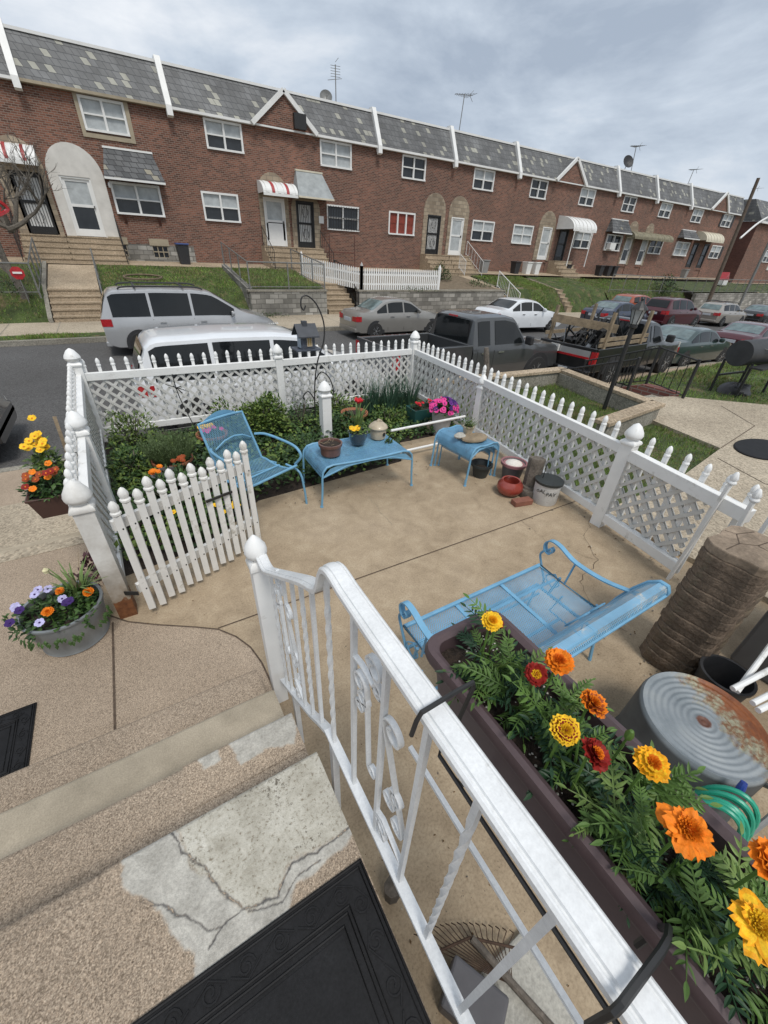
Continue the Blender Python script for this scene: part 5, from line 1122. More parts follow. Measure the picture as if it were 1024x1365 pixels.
plant('yellow_flowers','scattered yellow and pink blooms seen through the gate pickets','plant',(.15,3.35,0),lambda g: bushy(g,(.15,3.35,.02),.35,.12,.14,260,.05,.03,1),('leafm',),[('flower',(lambda g: [bloom(g,(random.uniform(-.2,.5),3.35+random.uniform(-.1,.1),.17+random.uniform(0,.05)),.025,(0,-.4,1),5,0,1,1) for k in range(12)]),('p_ye','p_or'))])
r = pot('flower_pot','wide terracotta pot of rosemary-like green sprigs behind the gate','plant pot',.1,4.55,.0,potprof(.12,.19,.22),M['terra'],'soil',.18,.17)
g = MB(); 
for k in range(420):
    a = random.uniform(0,6.28); rr = .17*math.sqrt(random.random()); p = Vector((.1+rr*math.cos(a),4.55+rr*math.sin(a),.2)); d = Vector((math.cos(a)*rr*3.2,math.sin(a)*rr*3.2,1)).normalized(); l = random.uniform(.15,.3)
    g.tube([p,p+d*l],.002,3)
    for q in range(6): t = .3+.7*q/6; leaf(g,p+d*l*t,(d+rv(.8)),Vector((0,0,1)),.032,.007)
tag(g.build('sprig_plant', M['leafg'], origin=(.1,4.55,.2)),'bushy grey-green sprig plant growing in the wide terracotta pot','plant')
r = pot('flower_pot','shallow terracotta bowl by the front fence with yellow and pink flowers','plant pot',.62,5.1,.1,potprof(.12,.17,.12),M['terra'],'soil',.1,.15)
plant('pansies','yellow and pink pansies filling the shallow terracotta bowl','flowers',(.62,5.1,.2),lambda g: bushy(g,(.62,5.1,.2),.14,.12,.08,160,.035,.02,1),('leafm',),[('yellow_flower',(lambda g: [bloom(g,(.57+random.uniform(-.08,.08),5.14+random.uniform(-.05,.05),.31+random.uniform(-.02,.02)),.03,(0,-.6,1),5,0,0,1) for k in range(12)]),('p_ye',)),('pink_flower',(lambda g: [bloom(g,(.62+random.uniform(-.12,.12),5.04+random.uniform(-.04,.04),.28+random.uniform(-.02,.02)),.026,(0,-.8,1),5,0,0,1) for k in range(9)]),('p_pink',))])
g = MB(); g.lathe([(.1,0),(.13,.1),(.14,.1),(.14,.11),(.12,.11),(.1,.02),(0,.02)],(-.0,4.15,.14),16); tag(g.build('grey_pot', M['pinkgrey'], smooth=True, origin=(0,4.15,.14)),'low dark grey pot left of the wide terracotta pot','plant pot')
r = pot('flower_pot','terracotta pot with sparse shoots behind the lone white post','plant pot',2.6,5.05,.05,potprof(.13,.18,.18),M['terra'],'soil',.15,.165)
M['leafb'] = leafmat('blue_green_leaf', (.045,.095,.06))
r = thing('daffodil_clump','dense clump of dark upright bulb leaves near the front fence corner','plant',(3.3,5.35,0)); g = MB()
for (x,y) in ((3.0,5.3),(3.2,5.4),(3.4,5.35),(3.6,5.4),(3.3,5.2),(3.75,5.3)): blades(g,(x,y,0),75,.13,.62,.02,.35,0,.4)
g.build('leaves', M['leafb'], r)

# green window-box on the ground
r = thing('plant_trough','dark green plastic trough with red flowers at the right of the bed','planter',(3.6,4.72,0)); g = MB(); g.add([(3.4,4.62,.02),(3.85,4.6,.02),(3.87,4.8,.02),(3.42,4.82,.02),(3.36,4.58,.28),(3.9,4.56,.28),(3.92,4.84,.28),(3.38,4.86,.28)],[(3,2,1,0),(0,1,5,4),(1,2,6,5),(2,3,7,6),(3,0,4,7)]); g.build('trough', M['greenpl'], r, solid=.01)
g = MB(); g.quad((3.38,4.6,.25),(3.88,4.58,.25),(3.9,4.82,.25),(3.4,4.84,.25)); g.build('soil', M['soil'], r)
for x,l in ((3.48,'red'),(3.75,'deep red')):
    plant('red_bedding_plant','%s flowering plant in the dark green trough, %s' % (l,'left one' if x < 3.6 else 'right one'),'plant',(x,4.72,.25),lambda g: bushy(g,(x,4.72,.24),.11,.09,.1,120,.045,.025,1),('leafd',),[('flower',(lambda g: [bloom(g,(x+random.uniform(-.08,.08),4.68+random.uniform(-.05,.05),.35+random.uniform(-.02,.02)),.024,(0,-.5,1),5,0,0,1) for k in range(7)]),('p_tulip',))])
r = thing('small_ornament','small white curled ornament in front of the green trough','ornament',(3.5,4.4,0)); g = MB(); g.lathe([(0,0),(.05,0),(.03,.04),(.055,.1),(.05,.13),(0,.15)],(3.5,4.4,0),12); g.tube([(3.5+.05*math.cos(a),4.38,.13+.045*math.sin(a)) for a in [k*.5 for k in range(10)]],.012,6); g.build('ornament_body', M['ceramic'], r, smooth=True)
# petunias
r = pot('flower_pot','pale grey pot under the pink petunias by the right fence','plant pot',3.62,4.28,0,potprof(.11,.15,.36,rim=.01),mat('pale_pot',(.35,.35,.35),.6,var=.15,vs=4),'soil',.33,.13)
def petu(g):
    c = Vector((3.6,4.24,.36))
    for k in range(95):
        v = rv(1); v.z = abs(v.z)*.8+.1; p = c+Vector((v.x*.22,v.y*.18,v.z*.2)); bloom(g,p,.034,v+Vector((0,-.4,.5)),5,(1 if p.x > 3.6 and p.z > .46 else 0) if random.random() < .8 else 2,2,1,.15)
plant('petunias','mounded bright pink and purple petunias by the right fence','flowers',(3.6,4.24,.36),lambda g: bushy(g,(3.6,4.24,.34),.2,.17,.17,300,.05,.03,1),('leafm',),[('flowers',petu,('p_pink','p_purp','p_dkp'))])
# ================================================================ YARD FURNITURE
def smoothtube(g, pts, r, n=7, k=5): g.tube(cat_pts(pts,k), r, n); return g
# armchair (local axes: x right, -y front)
ch = thing('garden_armchair','sky blue mesh metal armchair standing by the gate','chair',(0,0,0))
def seatf(u, v):  # u across, v 0 front..1 back
    x = (u-.5)*.52; z = .41-.05*math.sin(v*math.pi)*(1-.0)+(.03 if v < .06 else 0)-.02*v; return (x, -.26+v*.5, z)
def backf(u, v):
    x = (u-.5)*(.5-.02*v); return (x, .24+v*.2-.02*math.sin(u*math.pi), .38+v*.44+.02*math.sin(u*math.pi)*v)
g = MB(); g.grid(seatf,10,10); g.build('seat', M['bluemesh'], ch, smooth=True)
g = MB(); g.grid(backf,10,10); g.build('backrest', M['bluemeshv'], ch, smooth=True)
g = MB(); pts = [seatf(0,v/8) for v in range(8)]+[backf(0,v/8) for v in range(9)]+[backf(u/8,1) for u in range(1,9)]+[backf(1,1-v/8) for v in range(1,9)]+[seatf(1,1-v/8) for v in range(1,9)]+[seatf(1-u/8,0) for u in range(1,8)]
g.tube(pts,.012,7,closed=True); g.build('frame', M['blue'], ch, smooth=True)
g = MB(); g.tube([(-.2,.30,.60),(-.1,.29,.66),(0,.285,.68),(.1,.29,.66),(.2,.30,.60)],.008,6); g.grid(lambda u,v: ((u-.5)*.34,.435+.012,.80+v*(.04+.05*math.sin(u*math.pi))),8,3); g.build('crest', M['blue'], ch, smooth=True)
for s in (-1,1):
    g = MB(); smoothtube(g,[(s*.25,.30,.62),(s*.3,.2,.63),(s*.32,.0,.62),(s*.32,-.2,.6),(s*.32,-.27,.52),(s*.3,-.2,.42)],.013); g.build('armrest', M['blue'], ch, smooth=True)
    g = MB(); smoothtube(g,[(s*.27,-.1,.4),(s*.29,-.26,.36),(s*.3,-.3,.2),(s*.31,-.31,0)],.011); g.build('front_leg', M['blue'], ch, smooth=True)
    g = MB(); smoothtube(g,[(s*.27,.05,.37),(s*.28,.24,.3),(s*.29,.34,0)],.011); g.build('rear_leg', M['blue'], ch, smooth=True)
g = MB(); g.tube([(-.27,0,.36),(.27,0,.36)],.01,6); g.tube([(-.27,0,.36),(-.05,.1,.34),(.2,.0,.36)],.006,5); g.build('stretcher', M['blue'], ch)
ch.location = (.76,3.5,0); ch.rotation_euler = (0,0,R(24))
# coffee table
def mesh_table(name, label, x0, x1, y0, y1, h, nleg=1, wav=.0, r=.011, loc=None, rz=0, group=None):
    t = thing(name, label, 'table', (0,0,0), group); L_ = x1-x0; W_ = y1-y0; cx_, cy_ = 0,0
    prof = [(-L_/2+.0,h-.13),(-L_/2+.012,h-.06),(-L_/2+.05,h-.015),(-L_/2+.12,h)]+[(-L_/2+.12+(L_-.24)*k/6,h-.012*math.sin(k/6*math.pi)) for k in range(1,6)]+[(L_/2-.12,h),(L_/2-.05,h-.015),(L_/2-.012,h-.06),(L_/2,h-.13)]
    n = len(prof)-1
    def f(u,v):
        i = u*n; k = min(int(i),n-1); a,b = prof[k],prof[k+1]; t_ = i-k; return (lerp(a[0],b[0],t_), (v-.5)*(W_-.02*math.sin(u*math.pi)), lerp(a[1],b[1],t_)-.0)
    g = MB(); g.grid(f,n*2,8); g.build('tabletop', M['bluetop'], t, smooth=True)
    for s in (-1,1):
        g = MB(); g.tube([(p[0],s*W_/2,p[1]) for p in prof],r,7); 
        g.tube([(-L_/2+.005,s*W_/2,h-.12),(-L_/4,s*W_/2,h-.04-wav),(0,s*W_/2,h-.03),(L_/4,s*W_/2,h-.04-wav),(L_/2-.005,s*W_/2,h-.12)],r*.7,6); g.build('edge_rail', M['blue'], t, smooth=True)
        g = MB(); g.grid(lambda u,v: (lerp(-L_/2,L_/2,u), s*W_/2, lerp(h-.13+.1*math.sin(u*math.pi), h-.01-.11*abs(2*u-1)**8, v)),12,2); g.build('apron', M['blue'], t)
        for e in (-1,1):
            g = MB(); g.tube(cat_pts([(e*L_/2,s*W_/2,h-.13),(e*(L_/2+.005),s*W_/2,h*.4),(e*(L_/2+.02),s*W_/2,.0)],4),r,7); g.lathe([(r*1.6,0),(r*1.6,.012),(0,.012)],(e*(L_/2+.02),s*W_/2,0),8); g.build('leg', M['blue'], t, smooth=True)
    t.location = loc; t.rotation_euler = (0,0,rz); return t
mesh_table('coffee_table','long sky blue mesh table holding pots, beside the blue armchair',1.3,2.34,3.2,3.76,.45,loc=(1.83,3.47,0),rz=R(-2))
mesh_table('nesting_table','outermost sky blue nesting table holding the potted grass and wood slice',2.9,3.35,2.9,3.5,.46,loc=(3.13,3.2,0),rz=R(4))
mesh_table('nesting_table','middle sky blue nesting table tucked under the outermost one',2.9,3.35,2.9,3.5,.42,loc=(3.14,3.21,0),rz=R(4)).scale = (.86,.9,1)
mesh_table('nesting_table','smallest sky blue nesting table, innermost of the three',2.9,3.35,2.9,3.5,.38,loc=(3.15,3.22,0),rz=R(4)).scale = (.72,.8,1)
# things on the coffee table
r = pot('flower_pot','brown glazed pot of bare soil on the long blue table','plant pot',1.49,3.42,.45,[(.07,0),(.1,.02),(.105,.08),(.11,.11),(.12,.112),(.122,.14),(.108,.14),(.1,.115),(.09,.03),(0,.03)],M['brownpot'],'soil',.12,.1)
g = MB(); 
for k in range(7): p = Vector((1.49,3.42,.575))+rv(.06); p.z = .58; g.tube([p,p+Vector((random.uniform(-.05,.05),random.uniform(-.05,.05),.02))],.003,4)
tag(g.build('dry_twigs', M['wood'], origin=(1.49,3.42,.575)),'few dry twigs lying on the soil of the brown pot','twigs')
r = pot('flower_pot','dark blue glazed pot of yellow pansies in the middle of the blue table','plant pot',1.87,3.55,.45,[(.05,0),(.075,.02),(.095,.08),(.1,.13),(.108,.14),(.108,.15),(.095,.15),(.085,.1),(0,.1)],M['bluepot'],'soil',.135,.09)
plant('tulip','red tulip standing in the dark blue pot','flower',(1.88,3.58,.59),lambda g: blades(g,(1.88,3.58,.58),16,.03,.3,.045,.4,0,.2),('leafp',),[('stem',lambda g: g.tube([(1.88,3.58,.58),(1.885,3.58,.88)],.006,6),('leafp',)),('flower',lambda g: [bloom(g,(1.885,3.58,.88),.05,(.05,-.2,1),6,0,0,2,1.0)],('p_tulip',))])
plant('pansies','yellow pansies with pale leaves in the dark blue pot','flowers',(1.85,3.53,.59),lambda g: bushy(g,(1.87,3.54,.585),.1,.09,.07,160,.035,.022,2),('leafm','leafp'),[('flower',lambda g: [bloom(g,(1.81+random.uniform(-.03,.05),3.50+random.uniform(-.03,.03),.66+random.uniform(-.02,.02)),.028,(-.2,-.7,1),5,0,1,1) for k in range(6)],('p_ye','p_or'))])
r = thing('birdhouse','cream ceramic round birdhouse with lidded top on the blue table','birdhouse',(2.15,3.6,.45)); g = MB(); g.lathe([(.07,0),(.083,.01),(.09,.06),(.09,.12),(.085,.13),(0,.13)],(2.15,3.6,.45),20); g.build('body', M['ceramic'], r, smooth=True)
g = MB(); g.lathe([(.105,.125),(.108,.135),(.1,.15),(.085,.165),(.07,.172),(.06,.185),(.03,.195),(0,.2)],(2.15,3.6,.45),20); g.lathe([(.0,0),(.02,.005),(.015,.03),(0,.04)],(2.145,3.6,.64),8,ax=(.4,0,1)); g.tube([(2.13,3.6,.645),(2.16,3.59,.665),(2.185,3.58,.655)],.008,6); g.build('lid', M['ceramic'], r, smooth=True)
g = MB(); g.lathe([(0,0),(.022,0),(.022,.004),(0,.004)],(2.175,3.513,.52),12,ax=(.28,-.96,0)); g.build('entrance_hole', M['iron'], r)
g = MB(); bushy(g,(2.2,3.44,.455),.045,.035,.04,60,.03,.018,1,shell=.2); tag(g.build('succulent', M['leafm'], origin=(2.2,3.44,.46)),'tiny green succulent lying at the front of the blue table','plant')
# things on the nesting table
g = MB(); g.lathe([(0,0),(.13,0),(.145,.01),(.14,.028),(0,.03)],(3.12,3.08,.465),14,sx=1.2,sy=.8); tag(g.build('wood_slice', M['wood'], smooth=True, origin=(3.12,3.08,.47)),'rough slice of wood and bark lying on the blue nesting table','wood slice')
r = pot('flower_pot','small clay pot of moss-green grass on the blue nesting table','plant pot',3.14,3.22,.47,[(.05,0),(.065,.09),(.072,.09),(.072,.1),(.06,.1),(0,.09)],M['ceramic'],'soil',.095,.06)
g = MB(); bushy(g,(3.14,3.22,.56),.085,.075,.1,340,.03,.008,2,shell=.2); tag(g.build('moss_plant', [M['leafm'],M['leafy']], origin=(3.14,3.22,.56)),'dense moss-green plant in the small clay pot','plant')
g = MB(); g.lathe([(0,0),(.05,.01),(.06,.03),(.03,.06),(0,.065)],(2.98,3.17,.466),9,sx=1.3); tag(g.build('stone', M['patch'], smooth=True, origin=(2.98,3.17,.47)),'pale stone on the left of the blue nesting table','stone')
# pots along the right fence
M['darkpot'] = mat('dark_pot', (.03,.035,.035), .5, var=.2)
pot('flower_pot','dark green empty pot beneath the blue nesting tables','plant pot',3.24,3.0,0,potprof(.08,.11,.17),M['darkpot'],'soil',.1,.1)
r = pot('flower_pot','grey pot with pink rim holding a white mound, by the right fence','plant pot',3.53,2.78,0,potprof(.1,.13,.22),M['pinkgrey']); g = MB(); g.lathe([(.151,.19),(.153,.222),(.135,.223),(.13,.2)],(3.53,2.78,0),26); g.build('rim', M['pinkrim'], r, smooth=True)
g = MB(); g.lathe([(.12,.17),(.09,.215),(.04,.235),(0,.24)],(3.53,2.78,0),14); g.build('white_filling', mat('white_salt',(.7,.66,.6),.9,var=.1,vs=60,bs=.6,bscale=80), r, smooth=True)
pot('flower_pot','empty squat red glazed pot on the patio','plant pot',3.24,2.53,0,[(.07,0),(.12,.03),(.145,.08),(.135,.13),(.105,.165),(.1,.175),(.088,.17),(.11,.13),(.11,.05),(0,.04)],M['redpot'])
g = MB(); g.box(-.11,.11,-.045,.045,0,.06); o = g.build('brick', mat('paving_brick',(.22,.09,.06),.9,var=.2,vs=12,bs=.4), bev=.006); o.location = (3.2,2.3,0); o.rotation_euler = (0,0,R(-12)); tag(o,'single red-brown brick lying in front of the red pot','brick')
r = pot('paint_bucket','old white paint bucket with dark contents and faded lettering','bucket',3.48,2.24,0,[(.125,0),(.13,.01),(.135,.24),(.145,.245),(.145,.26),(.128,.26),(.122,.05),(0,.05)],mat('bucket_plastic',(.55,.55,.54),.45,var=.12,vs=8,stain=(14,.58,(.2,.19,.18))))
g = MB(); g.lathe([(.0,.215),(.123,.22)],(3.48,2.24,0),20); g.build('dark_contents', M['soil'], r); g = MB(); g.lathe([(.147,.235),(.149,.262),(.126,.262)],(3.48,2.24,0),24); g.build('dark_rim', M['darkpot'], r, smooth=True)
def txt(s, size, loc, rot, m, name='lettering', parent=None, ext=.001):
    c = bpy.data.curves.new(name,'FONT'); c.body = s; c.size = size; c.extrude = ext; c.align_x = 'CENTER'; o = bpy.data.objects.new(name, c); COL.objects.link(o)
    bpy.context.view_layer.update(); me = bpy.data.meshes.new_from_object(o); bpy.data.objects.remove(o); me.materials.clear(); me.materials.append(m); o = bpy.data.objects.new(name, me); COL.objects.link(o)
    root = parent.location if parent else Vector(); o.location = Vector(loc)-root; o.rotation_euler = rot; 
    if parent: o.parent = parent
    return o
a_ = math.atan2(-2.24,-3.48)
for s_, da, z in (('PAY',.42,.13),('oAL',-.35,.15)):
    a = a_+da; txt(s_, .06, (3.48+.137*math.cos(a),2.24+.137*math.sin(a),z), (R(90),0,a+math.pi/2), M['darkpot'], parent=r)
# stone statue base / broken planter
r = thing('stone_pedestal','dark mossy fluted stone pedestal leaning between the pots and bucket','pedestal',(3.45,2.42,0)); g = MB(); g.lathe([(.12,0),(.125,.05),(.115,.09),(.09,.1),(.085,.12),(.0,.12)],(3.42,2.41,0),12); g.build('base', M['stonedk'] if 'stonedk' in M else M['wood2'], r, smooth=True, ang=30)
g = MB(); g.lathe([(.088,.1),(.088,.36),(.092,.40),(.085,.42),(.0,.42)],(3.44,2.42,0),8,ax=(.12,.1,1)); g.build('shaft', M['wood2'], r, smooth=True, ang=30)
g = MB(); g.tube([(3.44,2.3,.2),(3.45,2.3,.42)],.004,5); g.tube(cat_pts([(3.44,2.3,.4),(3.46,2.3,.44),(3.49,2.3,.42),(3.48,2.3,.39)],3),.004,5); tag(g.build('wire_hook', M['iron'], origin=(3.44,2.3,.2)),'thin black wire hook standing up behind the paint bucket','hook')
# shepherd hook with bird feeder
r = thing('shepherd_hook','tall black wrought iron hook standing in the bed before the front fence','garden hook',(2.08,5.1,0)); g = MB()
g.tube(cat_pts([(2.02,5.15,0),(2.04,5.15,.6),(2.1,5.15,.95),(2.2,5.15,1.2),(2.21,5.15,1.42),(2.13,5.15,1.62),(2.02,5.15,1.72),(1.94,5.15,1.71),(1.92,5.15,1.62),(1.95,5.15,1.57),(1.98,5.15,1.62)],6),.009,6)
g.tube(cat_pts([(2.06,5.15,.72),(2.14,5.13,.82),(2.24,5.1,.74),(2.3,5.1,.55),(2.26,5.1,.46)],5),.008,6); g.tube(cat_pts([(2.03,5.13,.45),(1.94,5.13,.58),(1.86,5.13,.52),(1.88,5.13,.47)],5),.008,6)
g.build('hook', M['iron'], r, smooth=True)
M['feeder'] = mat('slate_blue_paint', (.055,.065,.085), .5, var=.2, vs=20); M['feedroof'] = mat('dark_roof_paint', (.05,.055,.065), .6, var=.2, vs=15); M['feedwall'] = mat('pale_blue_paint', (.3,.36,.42), .5)
bx, by, bz_ = 1.98, 5.22, 1.12
r = thing('bird_feeder','dark slate blue house shaped bird feeder held by the black hook','bird feeder',(bx,by,bz_)); g = MB(); g.box(bx-.17,bx+.17,by-.13,by+.13,bz_-.02,bz_); g.build('tray', M['feeder'], r, bev=.004)
g = MB(); g.box(bx-.085,bx+.095,by-.075,by+.075,bz_+.001,bz_+.17); g.prism([(by-.075,bz_+.171),(by+.075,bz_+.171),(by,bz_+.27)],bx-.085,bx+.095,'x'); g.build('house_body', M['feeder'], r)
g = MB(); g.box(bx-.092,bx-.086,by-.06,by+.06,bz_+.01,bz_+.16); g.build('side_panel', M['feedwall'], r)
g = MB()
for s in (-1,1): g.add([(bx-.14,by+s*.13,bz_+.155),(bx+.14,by+s*.13,bz_+.155),(bx+.14,by,bz_+.29),(bx-.14,by,bz_+.29),(bx-.14,by+s*.13,bz_+.14),(bx+.14,by+s*.13,bz_+.14),(bx+.14,by,bz_+.275),(bx-.14,by,bz_+.275)],[(0,1,2,3),(4,5,6,7),(0,1,5,4),(1,2,6,5),(3,0,4,7)])
g.build('roof', M['feedroof'], r); g = MB(); g.box(bx-.04,bx+.02,by-.03,by+.03,bz_+.26,bz_+.32); g.build('chimney', M['feedroof'], r)
g = MB(); x_,z_ = bx+.02,bz_+.085
for a in ((x_-.035,x_+.035,z_+.045,z_+.055),(x_-.035,x_+.035,z_-.055,z_-.045),(x_-.035,x_-.025,z_-.045,z_+.045),(x_+.025,x_+.035,z_-.045,z_+.045),(x_-.004,x_+.004,z_-.045,z_+.045)): g.box(a[0],a[1],by-.084,by-.0755,a[2],a[3])
wf = g.build('window_frame', M['ceramic'], r); g = MB(); g.box(x_-.024,x_+.024,by-.079,by-.0755,z_-.044,z_+.044); g.build('window_pane', mat('amber_pane',(.35,.25,.1),.4), wf)  # flat amber-coloured pane set in the feeder's window frame
g = MB(); g.bar((bx+.15,by,bz_-.012),(bx+.19,by-.06,bz_-.012),.02,.008); g.build('bracket', M['iron'], r)
# plant stake with bow by the left, red ornament
g = MB(); g.tube(cat_pts([(.36,5.45,.88),(.38,5.44,.6),(.46,5.35,.25),(.5,5.3,.05)],4),.006,5); 
for k in range(9): g.tube([(.37,5.44,.72),(.37+random.uniform(-.12,.12),5.44,.72+random.uniform(-.08,.06))],.005,4)
tag(g.build('plant_stake', M['iron'], origin=(.45,5.4,.1)),'thin black plant stake with a tied bow in front of the lattice','garden stake')
# ================================================================ HAND RAILING
hr = thing('stair_railing','white painted wrought iron railing beside the entrance steps in the foreground','railing',(.26,.4,.76)); RX = .262
def sweep_cap(path, w_, h, name):
    prof = [(-.5,-.5),(-.5,.1),(-.42,.32),(-.36,.32),(-.33,.2),(-.27,.2),(-.24,.42),(0,.5),(.24,.42),(.27,.2),(.33,.2),(.36,.32),(.42,.32),(.5,.1),(.5,-.5)]
    g = MB(); P = [Vector(p) for p in path]; n = len(prof); vs = []
    for i, p in enumerate(P):
        d = (P[min(i+1,len(P)-1)]-P[max(i-1,0)]).normalized(); nn = Vector((0,-d.z,d.y)); nn = nn if nn.z >= 0 or abs(nn.z) < .3 else -nn
        if d.y > 0: nn = Vector((0,-d.z,d.y))
        for a, b in prof: vs.append(p+Vector((a*w_,0,0))+nn*b*h)
    g.add(vs, [(i*n+j,(i+1)*n+j,(i+1)*n+(j+1)%n,i*n+(j+1)%n) for i in range(len(P)-1) for j in range(n)]+[tuple(range(n-1,-1,-1)),tuple(range((len(P)-1)*n,len(P)*n))])
    return g.build(name, M['railwhite'], hr, smooth=True, ang=30)
topp = [(RX,y,1.615) for y in (-1.6,-.8,-.2,.2,.45)]+cat_pts([(RX,.54,1.617),(RX,.595,1.622),(RX,.63,1.607),(RX,.652,1.57),(RX,.672,1.52),(RX,.70,1.485),(RX,.80,1.425),(RX,.95,1.32),(RX,1.12,1.2),(RX,1.22,1.13),(RX,1.28,1.09),(RX,1.33,1.08),(RX,1.38,1.09)],3)
sweep_cap(topp, .048, .018, 'top_rail')
def botz(y): return .805 if y < .70 else interp([(.70,.805),(.78,.735),(.86,.655),(1.33,.26)], y)
def topz(y): return 1.60 if y < .6 else interp([(.6,1.6),(.66,1.57),(.69,1.51),(.73,1.465),(.80,1.41),(.95,1.305),(1.12,1.185),(1.33,1.07)], y)
g = MB(); ys = [-1.6,.68,.70,.74,.78,.86,1.1,1.34]
for a, b in zip(ys[:-1], ys[1:]): g.bar((RX,a,botz(a)),(RX,b+.003,botz(b+.003)),.03,.014)
g.build('bottom_rail', M['railwhite'], hr)
def twist(y, tw=True):
    z0, z1 = botz(y)+.004, topz(y); g = MB(); n = 36; w_ = .0062; vs = []
    for i in range(n+1):
        t = i/n; a = (max(0,min(1,(t-.12)/.76)))*math.pi*4.5 if tw else 0; z = lerp(z0,z1,t)
        for k in range(4): q = a+math.pi/4+k*math.pi/2; vs.append((RX+w_*1.414*math.cos(q), y+w_*1.414*math.sin(q), z))
    g.add(vs, [(i*4+k,i*4+(k+1)%4,(i+1)*4+(k+1)%4,(i+1)*4+k) for i in range(n) for k in range(4)])
    return g.build('baluster', M['railwhite'], hr, smooth=tw, ang=50)
for y, t in ((1.25,True),(1.16,True),(1.06,False),(.955,False),(.86,True),(.765,False),(.655,True),(.51,False),(.375,False),(.245,False),(.125,True),(-.005,False),(-.13,True),(-.26,False),(-.39,True)): twist(y, t)
def scroll_pts(c, r, a0, turns, dr=1, n=22):
    return [(c[0]+r*(1-.62*i/n)*math.cos(a0+dr*turns*2*math.pi*i/n), c[1]+r*(1-.62*i/n)*math.sin(a0+dr*turns*2*math.pi*i/n)) for i in range(n+1)]
def ribbon(pts, w_=.013, t=.005):
    g = MB(); P = [Vector((RX,p[0],p[1])) for p in pts]; vs = []
    for i, p in enumerate(P):
        d = (P[min(i+1,len(P)-1)]-P[max(i-1,0)]).normalized(); nn = Vector((0,-d.z,d.y))
        vs += [p+Vector((-w_/2,0,0))-nn*t/2, p+Vector((w_/2,0,0))-nn*t/2, p+Vector((w_/2,0,0))+nn*t/2, p+Vector((-w_/2,0,0))+nn*t/2]
    g.add(vs, [(i*4+k,i*4+(k+1)%4,(i+1)*4+(k+1)%4,(i+1)*4+k) for i in range(len(P)-1) for k in range(4)]+[(3,2,1,0),tuple(range(len(vs)-4,len(vs)))])
    g.build('scroll', M['railwhite'], hr, smooth=True, ang=60)
def S(a, ra, b, rb, s):  # spiral at a joined to spiral at b
    A_ = scroll_pts(a, ra, math.pi/2*(1+s)+math.pi, 1.2, s)[::-1]; B_ = scroll_pts(b, rb, math.pi/2*(1-s)+math.pi, 1.2, s)
    ribbon(A_+B_)
def panel(dy, z, k=1):
    # left bay .51-.375, right bay .375-.245
    S((dy+.415,z+.46),.033,(dy+.40,z+.41),.02,1)
    S((dy+.475,z+.345),.03,(dy+.405,z+.06),.022,-1)
    S((dy+.46,z+.30),.024,(dy+.47,z+.26),.02,-1)
    ribbon([(dy+.51,z+.40),(dy+.47,z+.41),(dy+.38,z+.40)])
    S((dy+.335,z+.35),.036,(dy+.285,z+.02),.026,1)
    S((dy+.30,z+.13),.026,(dy+.325,z+.08),.026,1)
    ribbon([(dy+.375,z-.10),(dy+.34,z-.08),(dy+.25,z-.12)])
    S((dy+.345,z-.13),.028,(dy+.34,z-.17),.018,1)
panel(0,1.04)
panel(.70,.72)
g = MB(); g.bar((.39,-1.6,1.06),(.39,.42,1.06),.012,.012); g.build('support_bar', M['railwhite'], hr)
g = MB(); newel(g,.25,1.42,1.18,.07,-.0,.17); g.build('newel_post', M['white'], hr, smooth=True, ang=35)
for y in (1.12,.66): g = MB(); g.box(RX-.012,RX+.012,y-.012,y+.012,-.0,botz(y)-.008); g.build('support_leg', M['railwhite'], hr)
# ================================================================ WINDOW BOX OF MARIGOLDS
M['boxplum'] = mat('plum_brown_plastic', (.085,.058,.062), .5, var=.12, vs=6, fine=.1, fs=150, spec=.4)
wb = thing('window_box','long plum brown planter box hooked over the white railing','planter',(.43,0,1.38)); x0,x1,y0,y1,zt = .348,.548,-.75,.395,1.56
def rr(x0,x1,y0,y1,r,z,n=5):
    out = []
    for cx_,cy_,a in ((x1-r,y1-r,0),(x0+r,y1-r,90),(x0+r,y0+r,180),(x1-r,y0+r,270)):
        for k in range(n+1): t = R(a+90*k/n); out.append((cx_+r*math.cos(t),cy_+r*math.sin(t),z))
    return out
rings = [rr(x0+.035,x1-.035,y0+.03,y1-.03,.03,zt-.17),rr(x0+.02,x1-.02,y0+.02,y1-.02,.03,zt-.06),rr(x0+.016,x1-.016,y0+.016,y1-.016,.03,zt-.032),rr(x0+.002,x1-.002,y0+.002,y1-.002,.035,zt-.03),rr(x0-.003,x1+.003,y0-.003,y1+.003,.04,zt-.015),rr(x0+.002,x1-.002,y0+.002,y1-.002,.035,zt),rr(x0+.012,x1-.012,y0+.012,y1-.012,.03,zt+.002),rr(x0+.022,x1-.022,y0+.022,y1-.022,.025,zt-.006),rr(x0+.026,x1-.026,y0+.026,y1-.026,.025,zt-.1)]
g = MB(); n = len(rings[0]); g.add([p for r_ in rings for p in r_], [(i*n+j,i*n+(j+1)%n,(i+1)*n+(j+1)%n,(i+1)*n+j) for i in range(len(rings)-1) for j in range(n)]+[tuple(range(n-1,-1,-1))]); g.build('box_body', M['boxplum'], wb, smooth=True, ang=45)
g = MB(); g.grid(lambda u,v: (lerp(x0+.025,x1-.025,u), lerp(y0+.025,y1-.025,v), zt-.045+.008*math.sin(u*9+v*31)+.006*math.sin(v*77+u*5)),10,60); g.build('soil', M['soil'], wb, smooth=True)
random.seed(4); g = MB()
for k in range(420): c = (random.uniform(x0+.03,x1-.03),random.uniform(-.3,y1-.03),zt-.04+random.uniform(-.003,.006)); s_ = random.uniform(.0012,.0028); g.lathe([(0,-s_),(s_,0),(0,s_)],c,4)
o = g.build('perlite', mat('perlite_white',(.6,.58,.52),.9), wb); o['kind'] = 'stuff'
